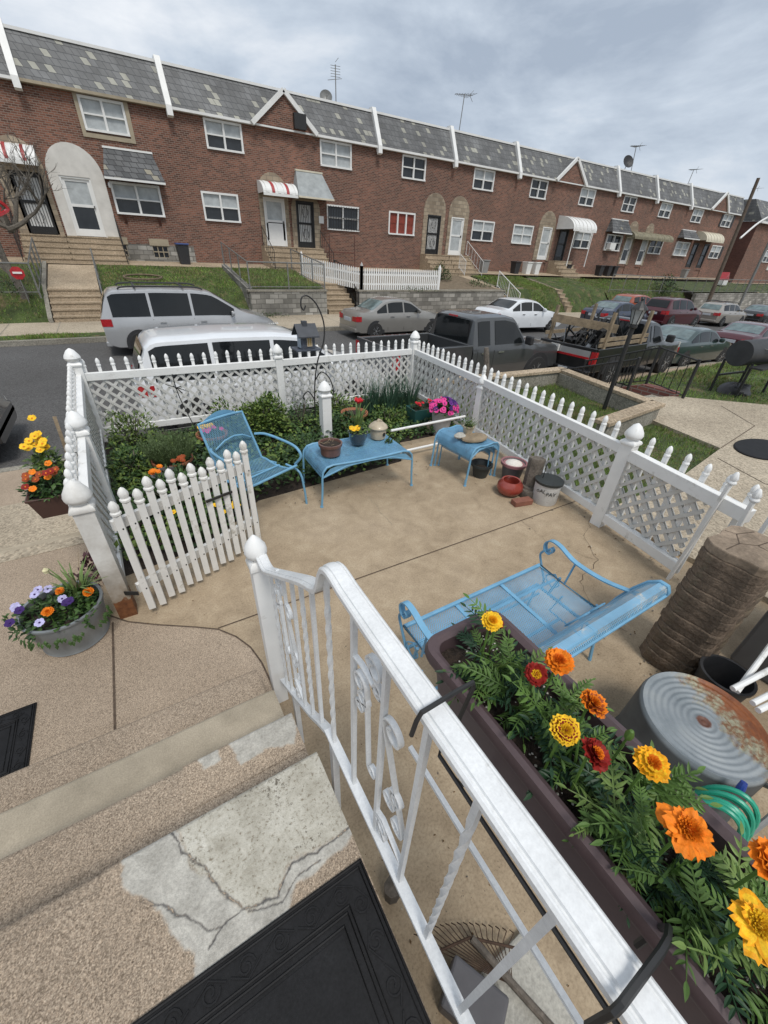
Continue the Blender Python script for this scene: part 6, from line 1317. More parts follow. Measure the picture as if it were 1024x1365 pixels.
for y in (.24,-.075,-.42):
    g = MB(); g.tube([(.222,y,1.565),(.226,y,1.60),(.229,y,1.628),(.236,y,1.635),(.30,y,1.637),(.318,y,1.63),(.345,y,1.60),(.36,y,1.56),(.352,y,1.5)] if y < 0 else [(.222,y,1.585),(.228,y,1.62),(.235,y,1.636),(.30,y,1.638),(.335,y,1.636),(.34,y,1.62),(.325,y,1.54),(.33,y,1.46)],.0042,6); g.build('hook', M['iron'], wb, smooth=True)
g = MB(); g.tube([(.322,.26,1.50),(.302,.245,1.43),(.302,-.6,1.43)],.004,6); g.tube([(.322,.25,1.50),(.33,-.6,1.50)],.0035,6); g.tube([(.302,.2,1.43),(.33,.2,1.37),(.5,.2,1.37),(.55,.2,1.5)],.004,6); g.build('bracket_frame', M['iron'], wb)
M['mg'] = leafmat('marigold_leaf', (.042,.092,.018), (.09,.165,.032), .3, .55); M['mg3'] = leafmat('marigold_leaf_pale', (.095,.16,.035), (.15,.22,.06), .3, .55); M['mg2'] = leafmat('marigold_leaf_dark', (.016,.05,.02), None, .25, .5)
def leaflet(mb, p, d, up, l, w_, mi):
    s = d.cross(up).normalized(); n = s.cross(d); vs = [p]; K = 4
    for k in range(1,K): 
        t = k/K; hw = w_/2*math.sin(math.pi*t**.8); c = p+d*l*t-n*l*.12*t*t; vs += [c+s*hw+n*hw*.35, c, c-s*hw+n*hw*.35]
    vs.append(p+d*l-n*l*.14); fs = [(0,2,1),(0,3,2)]
    for k in range(K-2): b = 1+3*k; fs += [(b,b+1,b+4,b+3),(b+1,b+2,b+5,b+4)]
    b = 1+3*(K-2); fs += [(b,b+1,b+3),(b+1,b+2,b+3)]; mb.add(vs, fs, mi)
def compound(mb, p, d, up, l, mi):
    d = d.normalized(); s = d.cross(up).normalized(); n = s.cross(d); np_ = random.choice((5,6,6,7))
    pts = [p+d*l*t-n*l*.22*t*t+n*l*.08*t for t in [k/6 for k in range(7)]]; mb.tube(pts, [.0011]*6+[.0005], 3, mi)
    for k in range(np_):
        t = .22+.7*k/np_; c = p+d*l*t-n*l*.22*t*t+n*l*.08*t; ll = l*.30*math.sin(math.pi*(.25+.6*t))
        for q in (-1,1): leaflet(mb, c, (d*.62+s*q*random.uniform(.6,.95)+n*random.uniform(-.35,.35)).normalized(), (n+s*random.uniform(-.5,.5)).normalized(), ll*random.uniform(.85,1.15), ll*.27, mi)
    leaflet(mb, pts[-1], (d-n*.3).normalized(), n, l*.26, l*.085, mi)
def marigold_plant(label, x, y, r_, h, nl, group=None, z=1.515):
    r = thing('marigold_plant', label, 'marigold', (x,y,z)); g = MB()
    stems = [Vector((x+random.uniform(-.03,.03),y+random.uniform(-.03,.03),z)) for _ in range(6)]
    sg = MB(); tips = []
    for s_ in stems:
        t = Vector((x+random.uniform(-r_,r_)*.7,y+random.uniform(-r_,r_)*.7,z+h*random.uniform(.55,.95))); sg.tube([s_,s_.lerp(t,.5)+Vector((0,0,.01)),t],.0022,5); tips.append((s_,t))
    sg.build('stem', M['mg'], r)
    for i in range(nl):
        s_, t = random.choice(tips); f = random.uniform(.2,1); p = s_.lerp(t,f); d = rv(1); d.z = abs(d.z)*.5+.12*(1 if f > .6 else -.2); c = Vector((p.x-x,p.y-y,0)); d = (d+c.normalized()*.5 if c.length > .01 else d).normalized()
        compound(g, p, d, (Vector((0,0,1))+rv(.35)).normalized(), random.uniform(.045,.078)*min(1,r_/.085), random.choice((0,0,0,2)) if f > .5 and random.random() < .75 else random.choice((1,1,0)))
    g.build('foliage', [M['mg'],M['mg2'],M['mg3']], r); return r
random.seed(21)
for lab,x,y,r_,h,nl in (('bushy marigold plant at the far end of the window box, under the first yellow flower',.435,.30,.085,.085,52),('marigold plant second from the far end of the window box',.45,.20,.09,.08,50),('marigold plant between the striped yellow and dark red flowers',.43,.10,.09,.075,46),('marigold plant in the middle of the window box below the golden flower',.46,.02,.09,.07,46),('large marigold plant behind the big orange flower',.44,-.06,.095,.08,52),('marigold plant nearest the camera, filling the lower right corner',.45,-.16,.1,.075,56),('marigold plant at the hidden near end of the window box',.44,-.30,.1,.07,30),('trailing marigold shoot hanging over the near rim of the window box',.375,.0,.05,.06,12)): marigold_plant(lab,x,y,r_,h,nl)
def petal(mb, c, d, up, l, w_, mi, mi2, cup=.15, ruf=.12, split=False):
    s = d.cross(up).normalized(); K = 6; J = 6; vs = []
    for k in range(K+1):
        t = k/K; hw = w_/2*(.28+.72*math.sin(math.pi*min(1,t*.62+.08))); 
        for j in range(J+1):
            v = j/J*2-1; e = (1-.16*abs(v)**3+(.08*math.cos(v*8+l*700) if t > .8 else 0)); z = cup*l*t*t-.06*l*abs(v)**2+ruf*l*t*(math.sin(v*6+l*900)*.5+.25*math.sin(v*11+t*5)); vs.append(c+d*l*t*e+s*hw*v+up*z)
    fs = []; b = len(mb.v)
    mb.v += [tuple(p) for p in vs]
    for k in range(K):
        for j in range(J):
            a = k*(J+1)+j; mb.f.append(tuple(b+q for q in (a,a+1,a+J+2,a+J+1))); mb.m.append(mi2 if (k >= K-1 or (split and j in (0,J-1))) else mi)
def marigold(label, c, r_, up, m1, m2, mc, style=0, stem=None):
    r = thing('marigold_flower', label, 'marigold flower', c); up = Vector(up).normalized(); a = up.orthogonal().normalized(); b = up.cross(a); c = Vector(c); g = MB()
    rings = [(8,1.0,.02,.0),(8,.84,.25,.10),(7,.66,.45,.18)] if style != 2 else [(7,1.12,-.12,0),(7,.95,.08,.06),(7,.7,.3,.12)]
    for q,(n,k,cup,hh) in enumerate(rings):
        for i in range(n):
            t = 2*math.pi*(i+.5*q)/n+random.uniform(-.12,.12); d = (a*math.cos(t)+b*math.sin(t)+up*random.uniform(-.08,.12)).normalized(); l = r_*k*random.uniform(.9,1.08)*(random.uniform(.7,1.15) if style == 2 else 1)
            petal(g, c+up*r_*hh, d, up, l, l*(1.0 if style != 2 else .8), 0, 1, cup, .2, split=True)
    g.build('outer_petals', [M[m1],M[m2]], r, smooth=True, ang=180)
    g = MB(); K = 40 if style != 1 else 26
    for i in range(K):
        t = i*2.39996; f = math.sqrt(i/K); rad = r_*.42*f; d0 = a*math.cos(t)+b*math.sin(t); p = c+d0*rad*.6+up*r_*(.22-.04*f); d = (up*(1.1-.7*f)+d0*(.25+.8*f)).normalized(); petal(g, p, d, (up*.2-d0+rv(.1)).normalized(), r_*.30, r_*.2, 0, 0, .1, .3)
    g.build('centre_petals', M[mc], r, smooth=True, ang=180)
    g = MB(); base = c-up*r_*.05; g.lathe([(0,-r_*.75),(r_*.16,-r_*.62),(r_*.26,-r_*.2),(r_*.3,0)],base,9,ax=up); s_ = Vector(stem or (c.x,c.y,1.54)); g.tube([s_, s_.lerp(base-up*r_*.7,.6)+Vector((0,0,.006)), base-up*r_*.65],.0021,5); g.build('stem', M['mg'], r, smooth=True)
random.seed(9)
def F(label, c, r_, *a): return marigold(label, c, r_*.82, *a)
M['p_go'] = pmat('golden_petal', (.82,.36,.01)); M['p_or2'] = pmat('deep_orange_petal', (.7,.14,.008)); M['p_yo'] = M['p_go']
F('yellow marigold at the far end of the window box',(.432,.305,1.66),.023,(-.1,-.35,1),'p_ye','p_ye','p_yo' if 'p_yo' in M else 'p_ye')
F('small dark red and orange bloom tucked behind the far yellow marigold',(.452,.305,1.645),.014,(.5,-.2,.6),'p_rust','p_red','p_or',1)
F('plain orange marigold second from the far end of the window box',(.468,.19,1.66),.028,(-.15,-.1,1),'p_or','p_or','p_or2' if 'p_or2' in M else 'p_or')
F('drooping dark red marigold with yellow centre left of the plain orange one',(.425,.195,1.65),.022,(-.45,-.3,.8),'p_red','p_red','p_ye',1)
F('orange marigold with rusty streaks, leaning out over the far rim',(.458,.118,1.655),.026,(.35,-.2,1),'p_rust','p_or','p_or')
F('yellow marigold striped with dark red, near the middle of the box',(.388,.112,1.655),.025,(-.35,-.25,1),'p_red','p_ye','p_ye')
F('dark red marigold with orange yellow centre beside the striped yellow one',(.40,.072,1.65),.025,(.25,-.35,.8),'p_red','p_red','p_or',1)
F('golden yellow marigold right of the tub hidden stem, mid box',(.447,.026,1.66),.026,(-.15,-.15,1),'p_ye','p_go' if 'p_go' in M else 'p_ye','p_or')
F('largest orange marigold with drooping loose petals',(.413,-.036,1.66),.031,(-.1,-.1,1),'p_or','p_or','p_or',2)
F('orange marigold cut off by the right edge of the photo',(.462,-.10,1.66),.03,(0,-.1,1),'p_or','p_or','p_or')
F('golden yellow marigold nearest the camera at lower right',(.398,-.115,1.65),.030,(-.1,-.1,1),'p_ye','p_go' if 'p_go' in M else 'p_ye','p_ye',2)
g = MB(); g.lathe([(0,0),(.005,.004),(.006,.012),(.003,.02),(0,.022)],(.452,.062,1.655),8); g.tube([(.45,.06,1.55),(.452,.062,1.655)],.0018,5); tag(g.build('flower_bud', M['mg'], smooth=True, origin=(.452,.062,1.6)),'closed green marigold bud on its stem above the metal tub','flower bud')
# ================================================================ BENCH (glider)
bn = thing('garden_bench','sky blue mesh metal glider bench seen from behind','bench',(1.51,.9,0)); X0,X1,YF,YB,ZS = .95,2.08,1.22,.74,.42
g = MB(); g.grid(lambda u,v: (lerp(X0,X1,u), lerp(YF,YB,v), ZS-.02*math.sin(v*math.pi)-(.02 if v == 0 else 0)),12,6); g.build('seat', M['benchmesh'], bn, smooth=True)
g = MB(); g.tube([(X0,YF,ZS),(X1,YF,ZS),(X1,YB,ZS-.01),(X0,YB,ZS-.01)],.014,7,closed=True)
for x in (X0+(X1-X0)/3,X0+2*(X1-X0)/3): g.bar((x,YF,ZS-.008),(x,YB,ZS-.02),.025,.008)
g.bar((X0,YF-.14,ZS-.02),(X1,YF-.14,ZS-.02),.016,.006); g.build('seat_frame', M['blue'], bn, smooth=True)
def bk(v):  # back profile: recline then roll over
    pts = [(.735,.43),(.70,.55),(.65,.67),(.60,.76),(.555,.80),(.515,.80),(.50,.77),(.505,.745)]; i = v*(len(pts)-1); k = min(int(i),len(pts)-2); t = i-k; return (lerp(pts[k][0],pts[k+1][0],t), lerp(pts[k][1],pts[k+1][1],t))
g = MB(); g.grid(lambda u,v: (lerp(X0+.02,X1+.03,u),)+bk(v),12,21); g.build('backrest', M['benchback'], bn, smooth=True)
g = MB()
for x in (X0+.02,X1+.03): g.tube([(x,)+bk(k/14) for k in range(15)],.012,7)
g.tube([(X0+.02,)+bk(1),(X1+.03,)+bk(1)],.012,7); g.tube([(X0+.02,)+bk(0),(X1+.03,)+bk(0)],.012,7); g.build('back_frame', M['blue'], bn, smooth=True)
for s_ in (.28,.34): 
    g = MB(); xx = lerp(X0,X1,.7); c = [(xx+(s_-.3)*2.2+.06*math.sin(t),bk(.2+.1*math.cos(t))[0]+.012,.60+.075*math.cos(t)) for t in [k*.5 for k in range(14)]]; g.tube(c,.006,5); g.build('back_ornament', M['blue'], bn, smooth=True)
for x in (X0-.02,X1+.02):
    g = MB(); P_ = cat_pts([(x,.62,.66),(x,.8,.61),(x,1.0,.60),(x,1.13,.64),(x,1.20,.64),(x,1.235,.60),(x,1.225,.55),(x,1.185,.54),(x,1.17,.575),(x,1.19,.59)],5)
    vs = [];
    for i,p in enumerate(P_):
        d = (P_[min(i+1,len(P_)-1)]-P_[max(i-1,0)]).normalized(); n_ = Vector((0,-d.z,d.y))*.004; vs += [p+Vector((-.018,0,0))-n_,p+Vector((.018,0,0))-n_,p+Vector((.018,0,0))+n_,p+Vector((-.018,0,0))+n_]
    g.add(vs,[(i*4+k,i*4+(k+1)%4,(i+1)*4+(k+1)%4,(i+1)*4+k) for i in range(len(P_)-1) for k in range(4)]+[(3,2,1,0),tuple(range(len(vs)-4,len(vs)))]); g.build('armrest', M['blue'], bn, smooth=True, ang=50)
    g = MB(); g.tube(cat_pts([(x,1.185,.58),(x,1.25,.5),(x,1.22,.42),(x,1.16,.3),(x,1.2,.22)],4),.008,6); g.tube([(x,1.0,.6),(x,1.02,.4)],.007,6); g.tube(cat_pts([(x,1.1,.42),(x,1.16,.36),(x,1.1,.31),(x,1.05,.36),(x,1.1,.42)],4),.005,5); g.build('arm_support', M['blue'], bn, smooth=True)
    g = MB(); g.tube([(x,1.22,0),(x,1.2,.24),(x,.72,.24),(x,.68,0)],.012,7); g.tube([(x,1.1,.24),(x,1.06,.42)],.01,6); g.tube([(x,.8,.24),(x,.78,.42)],.01,6); g.tube([(x,1.0,.30),(x,1.05,.12),(x,.8,.12),(x,.82,.30)],.007,5); g.build('leg_frame', M['blue'], bn, smooth=True)
g = MB(); 
for y in (1.2,.72): g.tube([(X0-.02,y,.24),(X1+.02,y,.24)],.011,6)
g.tube([(X0-.02,.96,.12),(X1+.02,.96,.12)],.01,6); g.tube([(X0+.1,1.1,.3),(X1-.1,1.1,.3)],.008,6); g.build('stretcher', M['blue'], bn)
# ================================================================ PAVERS, TUB, HOSE, BOX
M['paver'] = mat('flagstone_paver', (.2,.15,.105), .9, var=.25, vs=7, fine=.25, fs=60, bs=.6, bscale=22, bd=.01, col2=(.26,.2,.145))
M['paverdk'] = mat('paver_side', (.15,.11,.078), .95, var=.3, vs=14, fine=.35, fs=70, bs=.8, bscale=40, bd=.02, stain=(4,.58,(.16,.135,.09)))
random.seed(2); px0,px1,py0,py1 = 2.43,2.80,.26,.56
def outline(x0,x1,y0,y1,jit=.007):
    P_ = []
    for (ax,ay),(bx_,by_) in (((x0,y0),(x1,y0)),((x1,y0),(x1,y1)),((x1,y1),(x0,y1)),((x0,y1),(x0,y0))):
        n = 7
        for k in range(n): t = k/n; j = jit*math.sin(t*9+ax*20+ay*11)+random.uniform(-.003,.003); d = Vector((bx_-ax,by_-ay)).normalized(); c = .02 if k == 0 else 0; P_.append((ax+(bx_-ax)*t+d.y*j+(c if ax == x0 else -c)*(1 if k == 0 else 0), ay+(by_-ay)*t-d.x*j+(c if ay == y0 else -c)*(1 if k == 0 else 0)))
    return P_
NP = 17
for k in range(NP):
    z = k*.0565; jx, jy = random.uniform(-.007,.007), random.uniform(-.006,.006); o1 = outline(px0+jx,px1+jx,py0+jy,py1+jy); n = len(o1); cx_ = sum(p[0] for p in o1)/n; cy_ = sum(p[1] for p in o1)/n
    ins = lambda s: [(cx_+(p[0]-cx_)*s, cy_+(p[1]-cy_)*s) for p in o1]
    R_ = [(ins(.978),z-.001),(ins(.997),z+.006),(o1,z+.05),(ins(.985),z+.0555)]; g = MB(); g.add([(p[0],p[1],zz) for q,zz in R_ for p in q],[(i*n+j,i*n+(j+1)%n,(i+1)*n+(j+1)%n,(i+1)*n+j) for i in range(3) for j in range(n)]+[tuple(range(n-1,-1,-1))]+[tuple(range(3*n,4*n))])
    th_ = random.uniform(-.02,.02); g.v = [((x-cx_)*math.cos(th_)-(y-cy_)*math.sin(th_)+cx_, (x-cx_)*math.sin(th_)+(y-cy_)*math.cos(th_)+cy_, zz) for x,y,zz in g.v]
    last = k == NP-1
    o = g.build('stone_paver', M['paver'] if last else M['paverdk'], smooth=True, ang=22, origin=(px0+.2,py0+.15,z))
    tag(o, 'topmost flagstone patterned paver of the tall dark stack' if last else 'brown concrete paver, %s from the top of the tall stack' % ['', 'second','third','fourth','fifth','sixth','seventh','eighth','ninth','tenth','eleventh','twelfth','thirteenth','fourteenth','fifteenth','sixteenth','bottom one, last'][NP-1-k], 'paver', 'pavers in the tall stack')
    if last:
        zt_ = z+.0545
        for pts in ([(px0+.02,py0+.2),(px0+.15,py0+.19),(px0+.22,py0+.13),(px1-.02,py0+.11)],[(px0+.22,py0+.13),(px0+.2,py0+.01)],[(px0+.15,py0+.19),(px0+.24,py1-.06),(px0+.22,py1-.01)],[(px0+.24,py1-.06),(px1-.01,py1-.1)]):
            g = MB(); g.tube([(a,b,zt_) for a,b in pts],.005,4,sq=.4); q = g.build('joint_line', M['joint'], o); q.location = (0,0,0)
def tubmat():
    m, t, N, L, B = newmat('rusty_galvanised'); tc = N.new('ShaderNodeTexCoord'); co = tc.outputs['Object']; s = N.new('ShaderNodeSeparateXYZ'); L.new(co, s.inputs[0])
    base = ramp(N,L,noise(N,L,co,5,6,.65),[(.3,(.15,.175,.19)),(.55,(.24,.265,.28)),(.75,(.3,.32,.32))])
    d = math_(N,L,'ADD',math_(N,L,'MULTIPLY',s.outputs['X'],1.0),math_(N,L,'MULTIPLY',s.outputs['Y'],-.42)); 
    f = math_(N,L,'ADD',math_(N,L,'MULTIPLY',d,2.6),math_(N,L,'MULTIPLY',noise(N,L,co,9,7,.7),.9)); 
    k1 = ramp(N,L,f,[(.60,(0,0,0)),(.72,(1,1,1))]); k2 = ramp(N,L,f,[(.86,(0,0,0)),(.96,(1,1,1))])
    lime = ramp(N,L,noise(N,L,co,40,5,.7),[(.4,(.3,.29,.2)),(.6,(.17,.08,.035))]); rust = ramp(N,L,noise(N,L,co,14,6,.7),[(.3,(.12,.035,.012)),(.7,(.3,.1,.03))])
    c = mix(N,L,k1,base,lime); c = mix(N,L,k2,c,rust)
    r2 = math_(N,L,'POWER',math_(N,L,'ADD',math_(N,L,'MULTIPLY',s.outputs['X'],s.outputs['X']),math_(N,L,'MULTIPLY',s.outputs['Y'],s.outputs['Y'])),.5); cs = ramp(N,L,math_(N,L,'ADD',r2,math_(N,L,'MULTIPLY',noise(N,L,co,60,3),.015)),[(.034,(1,1,1)),(.042,(0,0,0))]); c = mix(N,L,cs,c,(.12,.045,.025))
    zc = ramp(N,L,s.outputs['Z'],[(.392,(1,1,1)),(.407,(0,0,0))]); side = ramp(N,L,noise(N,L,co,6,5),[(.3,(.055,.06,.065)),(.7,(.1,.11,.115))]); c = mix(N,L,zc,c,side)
    L.new(c,B.inputs['Base Color']); B.inputs['Metallic'].default_value = .08; B.inputs['Roughness'].default_value = .55; bump(N,L,B,noise(N,L,co,80,3),.1,.003); return m
M['tub'] = tubmat()
pr = [(.285,0),(.29,.01),(.283,.02),(.272,.385),(.266,.41),(.26,.42),(.252,.417)]
for k in range(1,50): rr_ = .253*(1-k/50); pr.append((rr_, .413+.0028*math.cos((1-k/50)*math.pi*2*9)-.006*(1-(rr_/.25)**2)))
pr.append((0,.407))
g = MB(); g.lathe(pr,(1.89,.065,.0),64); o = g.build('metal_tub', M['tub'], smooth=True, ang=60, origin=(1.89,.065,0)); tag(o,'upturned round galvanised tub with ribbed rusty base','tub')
M['hose'] = mat('green_hose', (.02,.3,.19), .4, var=.12, vs=14)
r = thing('garden_hose','coiled green garden hose hanging by the galvanised tub','hose',(1.66,-.14,.2)); g = MB(); random.seed(8)
for k in range(8):
    c = Vector((1.555+random.uniform(-.03,.03),-.135-.006*k,.32+random.uniform(-.03,.03))); ax = Vector((.85,.25,.1+random.uniform(-.12,.12))).normalized(); u = Vector((-.25,.95,.15)).normalized(); v_ = Vector((.15,-.1,1)).normalized(); rad = .145+random.uniform(-.03,.02)
    sh = (k-3.5)*.018; g.tube([c+ax*sh+u*rad*.62*math.cos(t)+v_*rad*math.sin(t) for t in [2*math.pi*i/28 for i in range(28)]],.0105,8,closed=True)
g.tube(cat_pts([(1.56,-.2,.18),(1.65,-.3,.12),(1.75,-.4,.02),(1.5,-.5,.02)],5),.0105,8); g.build('coils', M['hose'], r, smooth=True)
g = MB(); g.lathe([(.014,0),(.016,.02),(.012,.05),(0,.05)],(1.66,-.155,.44),10,ax=(.5,.2,1)); g.build('connector', mat('blue_plastic',(.02,.05,.25),.4), r, smooth=True)
g = MB(); g.tube([(1.58,-.02,.36),(1.6,-.03,.42),(1.585,-.04,.45),(1.57,-.03,.42),(1.59,-.03,.38)],.004,5); g.build('wire_hanger', M['galv'], r)
for i,(a,b,l) in enumerate([((2.15,.075,.46),(2.9,-.06,.55),'white plastic pipe lying over the tub, uppermost of four'),((2.16,-.01,.45),(2.9,-.14,.47),'white plastic pipe over the tub, second from the top'),((2.14,-.04,.45),(2.9,-.19,.46),'white plastic pipe over the tub, third from the top'),((2.20,.06,.42),(2.9,.12,.6),'white plastic pipe rising steeply toward the grey box')]):
    g = MB(); g.tube([a,b],.014,10); tag(g.build('plastic_pipe', M['white'], smooth=True, origin=a), l, 'pipe')
g = MB(); g.tube(cat_pts([(1.46,-.22,.3),(1.6,-.25,.34),(1.78,-.27,.40),(1.83,-.26,.40),(1.86,-.22,.38),(1.88,-.15,.3)],4),.012,8); tag(g.build('metal_pipe', M['galv'], smooth=True, origin=(1.5,-.23,.3)),'bent grey metal tube beside the green hose','pipe')
g = MB(); g.tube([(1.75,-.5,.2),(1.98,-.33,.34)],.02,4); tag(g.build('white_batten', M['white'], origin=(1.8,-.4,.2)),'white slat lying below the bent grey tube at right','slat')
g = MB(); g.lathe([(.10,0),(.125,.26),(.135,.265),(.135,.285),(.12,.285),(.1,.05),(0,.05)],(2.45,.14,0),24); tag(g.build('black_bucket', M['blackpl'], smooth=True, ang=40, origin=(2.42,.11,0)),'black plastic bucket between the tub and the paver stack','bucket')
M['greybox'] = mat('grey_resin', (.12,.12,.12), .6, var=.15, vs=3, spec=.3)
r = thing('storage_box','large grey resin storage box with moulded panel lines, behind the paver stack','storage box',(3.3,-.2,0)); g = MB(); g.box(2.95,3.7,-1.4,.22,0,.98); g.build('box_body', M['greybox'], r, bev=.02)
g = MB()
for (a,b,c,d) in ((-.02,.0,.1,.9),(-.6,-.58,.1,.9)): g.box(2.938,2.949,a,b,c,d)
for z in (.1,.88): g.box(2.938,2.949,-.58,-.02,z,z+.02)
g.build('panel_moulding', M['greybox'], r, bev=.003); g = MB(); g.box(2.92,3.73,-1.43,.25,.981,1.04); g.build('lid', M['greybox'], r, bev=.02)
# metal rake and dust pan on the ground below the railing
M['rustdk'] = mat('dark_rust', (.07,.04,.025), .9, var=.4, vs=25)
r = thing('garden_rake','old rusty spring rake standing against the railing foot','rake',(.5,.1,0)); g = MB()
for k in range(17): t = (k-8)/8; g.tube([(.60,-.06,.05),(.54+.12*t,.08+.03*(1-t*t)-.06*t,.06),(.54+.16*t,.12+.03*(1-t*t)-.09*t,.05),(.54+.165*t,.135+.03*(1-t*t)-.09*t,.012)],.002,4)
g.tube([(.41,.14,.065),(.54,.105,.075),(.67,.0,.065)],.005,5); g.build('tines', M['rustdk'], r); g = MB(); g.tube([(.545,.1,.075),(.60,-.06,.06),(.68,-.3,.05),(.8,-.7,.04)],.013,8); g.build('handle', M['wood2'], r)
g = MB(); g.box(-.07,.07,-.1,.1,0,.1); o = g.build('cinder_block', M['pinkgrey'], bev=.01); o.location = (.45,-.02,0.0); o.rotation_euler = (0,0,.5); tag(o,'grey block on the ground at the foot of the rake','block')
g = MB(); g.lathe([(0,0),(.03,.01),(.035,.12),(.0,.14)],(.36,.36,0.02),8,sx=1.2); tag(g.build('dark_wedge', M['wood2'], smooth=True, origin=(.36,.36,0)),'small dark wooden wedge on the ground under the railing scrolls','wedge')
# ================================================================ MATS
M['rubber'] = mat('black_rubber', (.012,.012,.013), .65, var=.3, vs=9, fine=.35, fs=150, spec=.22, stain=(60,.72,(.12,.1,.08)))
def doormat(label, x0, x1, y0, y1, z, scr=True, curved=False):
    r = thing('door_mat', label, 'door mat', ((x0+x1)/2,(y0+y1)/2,z)); g = MB(); g.box(x0,x1,y0,y1,z+.002,z+.01); g.build('base', M['rubber'], r, bev=.003)
    g = MB()
    for i,o_ in enumerate((.006,.016,.072,.082,.1)):
        a,b,c,d = x0+o_,x1-o_,y0+o_,y1-o_; g.tube([(a,c,z+.011),(b,c,z+.011),(b,d,z+.011),(a,d,z+.011)],.0035,5,closed=True)
    g.build('raised_border', M['rubber'], r, smooth=True); g = MB()
    def wave(p0, p1, nn):
        L_ = math.hypot(p1[0]-p0[0],p1[1]-p0[1]); n = int(L_/.075)
        for k in range(n):
            cx_ = lerp(p0[0],p1[0],(k+.5)/n); cy_ = lerp(p0[1],p1[1],(k+.5)/n); s_ = 1 if k % 2 else -1
            g.tube([(cx_+(.022*(1-i/18))*math.cos(s_*i*.55), cy_+(.022*(1-i/18))*math.sin(s_*i*.55), z+.011) for i in range(15)],.003,4)
            dx,dy = (p1[0]-p0[0])/L_*.036,(p1[1]-p0[1])/L_*.036; g.tube([(cx_-dx,cy_-dy,z+.011),(cx_+dy*.6*s_,cy_-dx*.6*s_,z+.011),(cx_+dx,cy_+dy,z+.011)],.0025,4)
    m_ = .044; wave((x0+m_,y1-m_),(x1-m_,y1-m_),1); wave((x1-m_,y1-m_),(x1-m_,y0+m_),1); wave((x0+m_,y0+m_),(x0+m_,y1-m_),1)
    if not scr:
        for q in range(4): 
            s_ = .06+.042*q; cx_,cy_ = (x0+x1)/2,(y0+y1)/2; g.tube([(cx_+s_*math.cos(t)*(1+.25*math.cos(4*t)),cy_+s_*.55*math.sin(t)*(1+.25*math.cos(4*t)),z+.011) for t in [2*math.pi*k/40 for k in range(40)]],.003,4,closed=True)
    g.build('relief_scrolls', M['rubber'], r, smooth=True)
    if scr:
        g = MB(); g.box(x0+.11,x1-.11,y0+.11,y1-.11,z+.0101,z+.0115); g.build('centre_panel', M['rubber'], r)
        g = MB(); cx_,cy_ = (x0+x1)/2,y0+.24
        for s_ in (-1,1): g.tube([(cx_+s_*.05+(.03*(1-i/20))*math.cos(s_*i*.5), cy_+(.03*(1-i/20))*math.sin(s_*i*.5), z+.013) for i in range(16)],.003,4)
        g.build('centre_relief', M['rubber'], r)
doormat('large black rubber door mat with scroll border on the landing',-.62,.2,-.22,.347,.764)
doormat('small black patterned rubber mat at the foot of the steps, at the left edge',-1.7,-.945,1.6,2.05,0,False)
# ================================================================ PLANTED TUBS ON THE LEFT
M['galvtub'] = mat('galvanised_tub', (.25,.27,.28), .5, .35, var=.15, vs=6, fine=.05, fs=80)
r = thing('planter_tub','round grey galvanised tub planted with pansies and marigolds beside the gate post','planter',(-.77,2.5,0)); g = MB(); g.lathe([(.175,0),(.185,.01),(.18,.02),(.195,.12),(.198,.13),(.2,.14),(.213,.255),(.222,.262),(.222,.275),(.205,.275),(.19,.15),(0,.15)],(-.77,2.5,0),36); g.build('tub_body', M['galvtub'], r, smooth=True, ang=45)
g = MB(); g.lathe([(0,.24),(.205,.235)],(-.77,2.5,0),20); g.build('soil', M['soil'], r)
random.seed(31)
plant('pansy_mound','mound of green foliage with violet and pale lavender pansies in the galvanised tub','flowers',(-.77,2.5,.25),lambda g: (bushy(g,(-.77,2.48,.24),.225,.21,.1,520,.04,.026,3,shell=.5), [leaf(g,Vector((-.77+.23*math.cos(t),2.48+.22*math.sin(t),.24-random.random()*.07)),Vector((math.cos(t),math.sin(t),-1)),Vector((0,0,1)),.035,.022,1) for t in [random.uniform(3.3,6.1) for _ in range(60)]]),('leafd','leafm','leafm'),
 [('pale_flower',lambda g: [bloom(g,(-.77+dx+random.uniform(-.035,.035),2.48+dy+random.uniform(-.035,.035),.34+random.uniform(-.02,.02)),.027,(-.1,-.4,1),5,random.choice((0,0,1)),1,1,.1) for dx,dy in ((-.19,.02),(-.17,-.05),(-.2,-.02),(-.1,.1),(-.07,.12),(-.13,.1),(.06,-.05),(.08,-.07),(.03,-.03),(-.04,-.14),(-.2,-.1))],('p_lav','p_dkp'))])
for l,c,rd in (('small orange marigold at the front of the galvanised tub',(-.80,2.37,.355),.03),('small orange marigold at the back of the galvanised tub',(-.75,2.53,.36),.024),('small orange marigold at the right of the galvanised tub, by the gate post',(-.60,2.44,.36),.03)): marigold(l,c,rd,(0,-.35,1),'p_or','p_or','p_or',stem=(c[0],c[1],.26))
plant('lily_plant','pale green strappy lily with a cream bud in the galvanised tub','plant',(-.68,2.58,.26),lambda g: blades(g,(-.68,2.56,.25),34,.05,.26,.026,.9,0,.6),('leafp',),[('bud',lambda g: g.lathe([(0,0),(.015,.01),(.018,.03),(0,.05)],(-.80,2.66,.42),8),('p_wh',)),('dry_leaf',lambda g: blades(g,(-.66,2.6,.25),10,.04,.26,.012,.5,0,.3),('wood',))])
r = thing('window_box','brown plastic planter box hung outside the left fence','planter',(-.74,3.25,.6)); g = MB(); bx0,bx1,by0,by1 = -.82,-.61,3.02,3.6
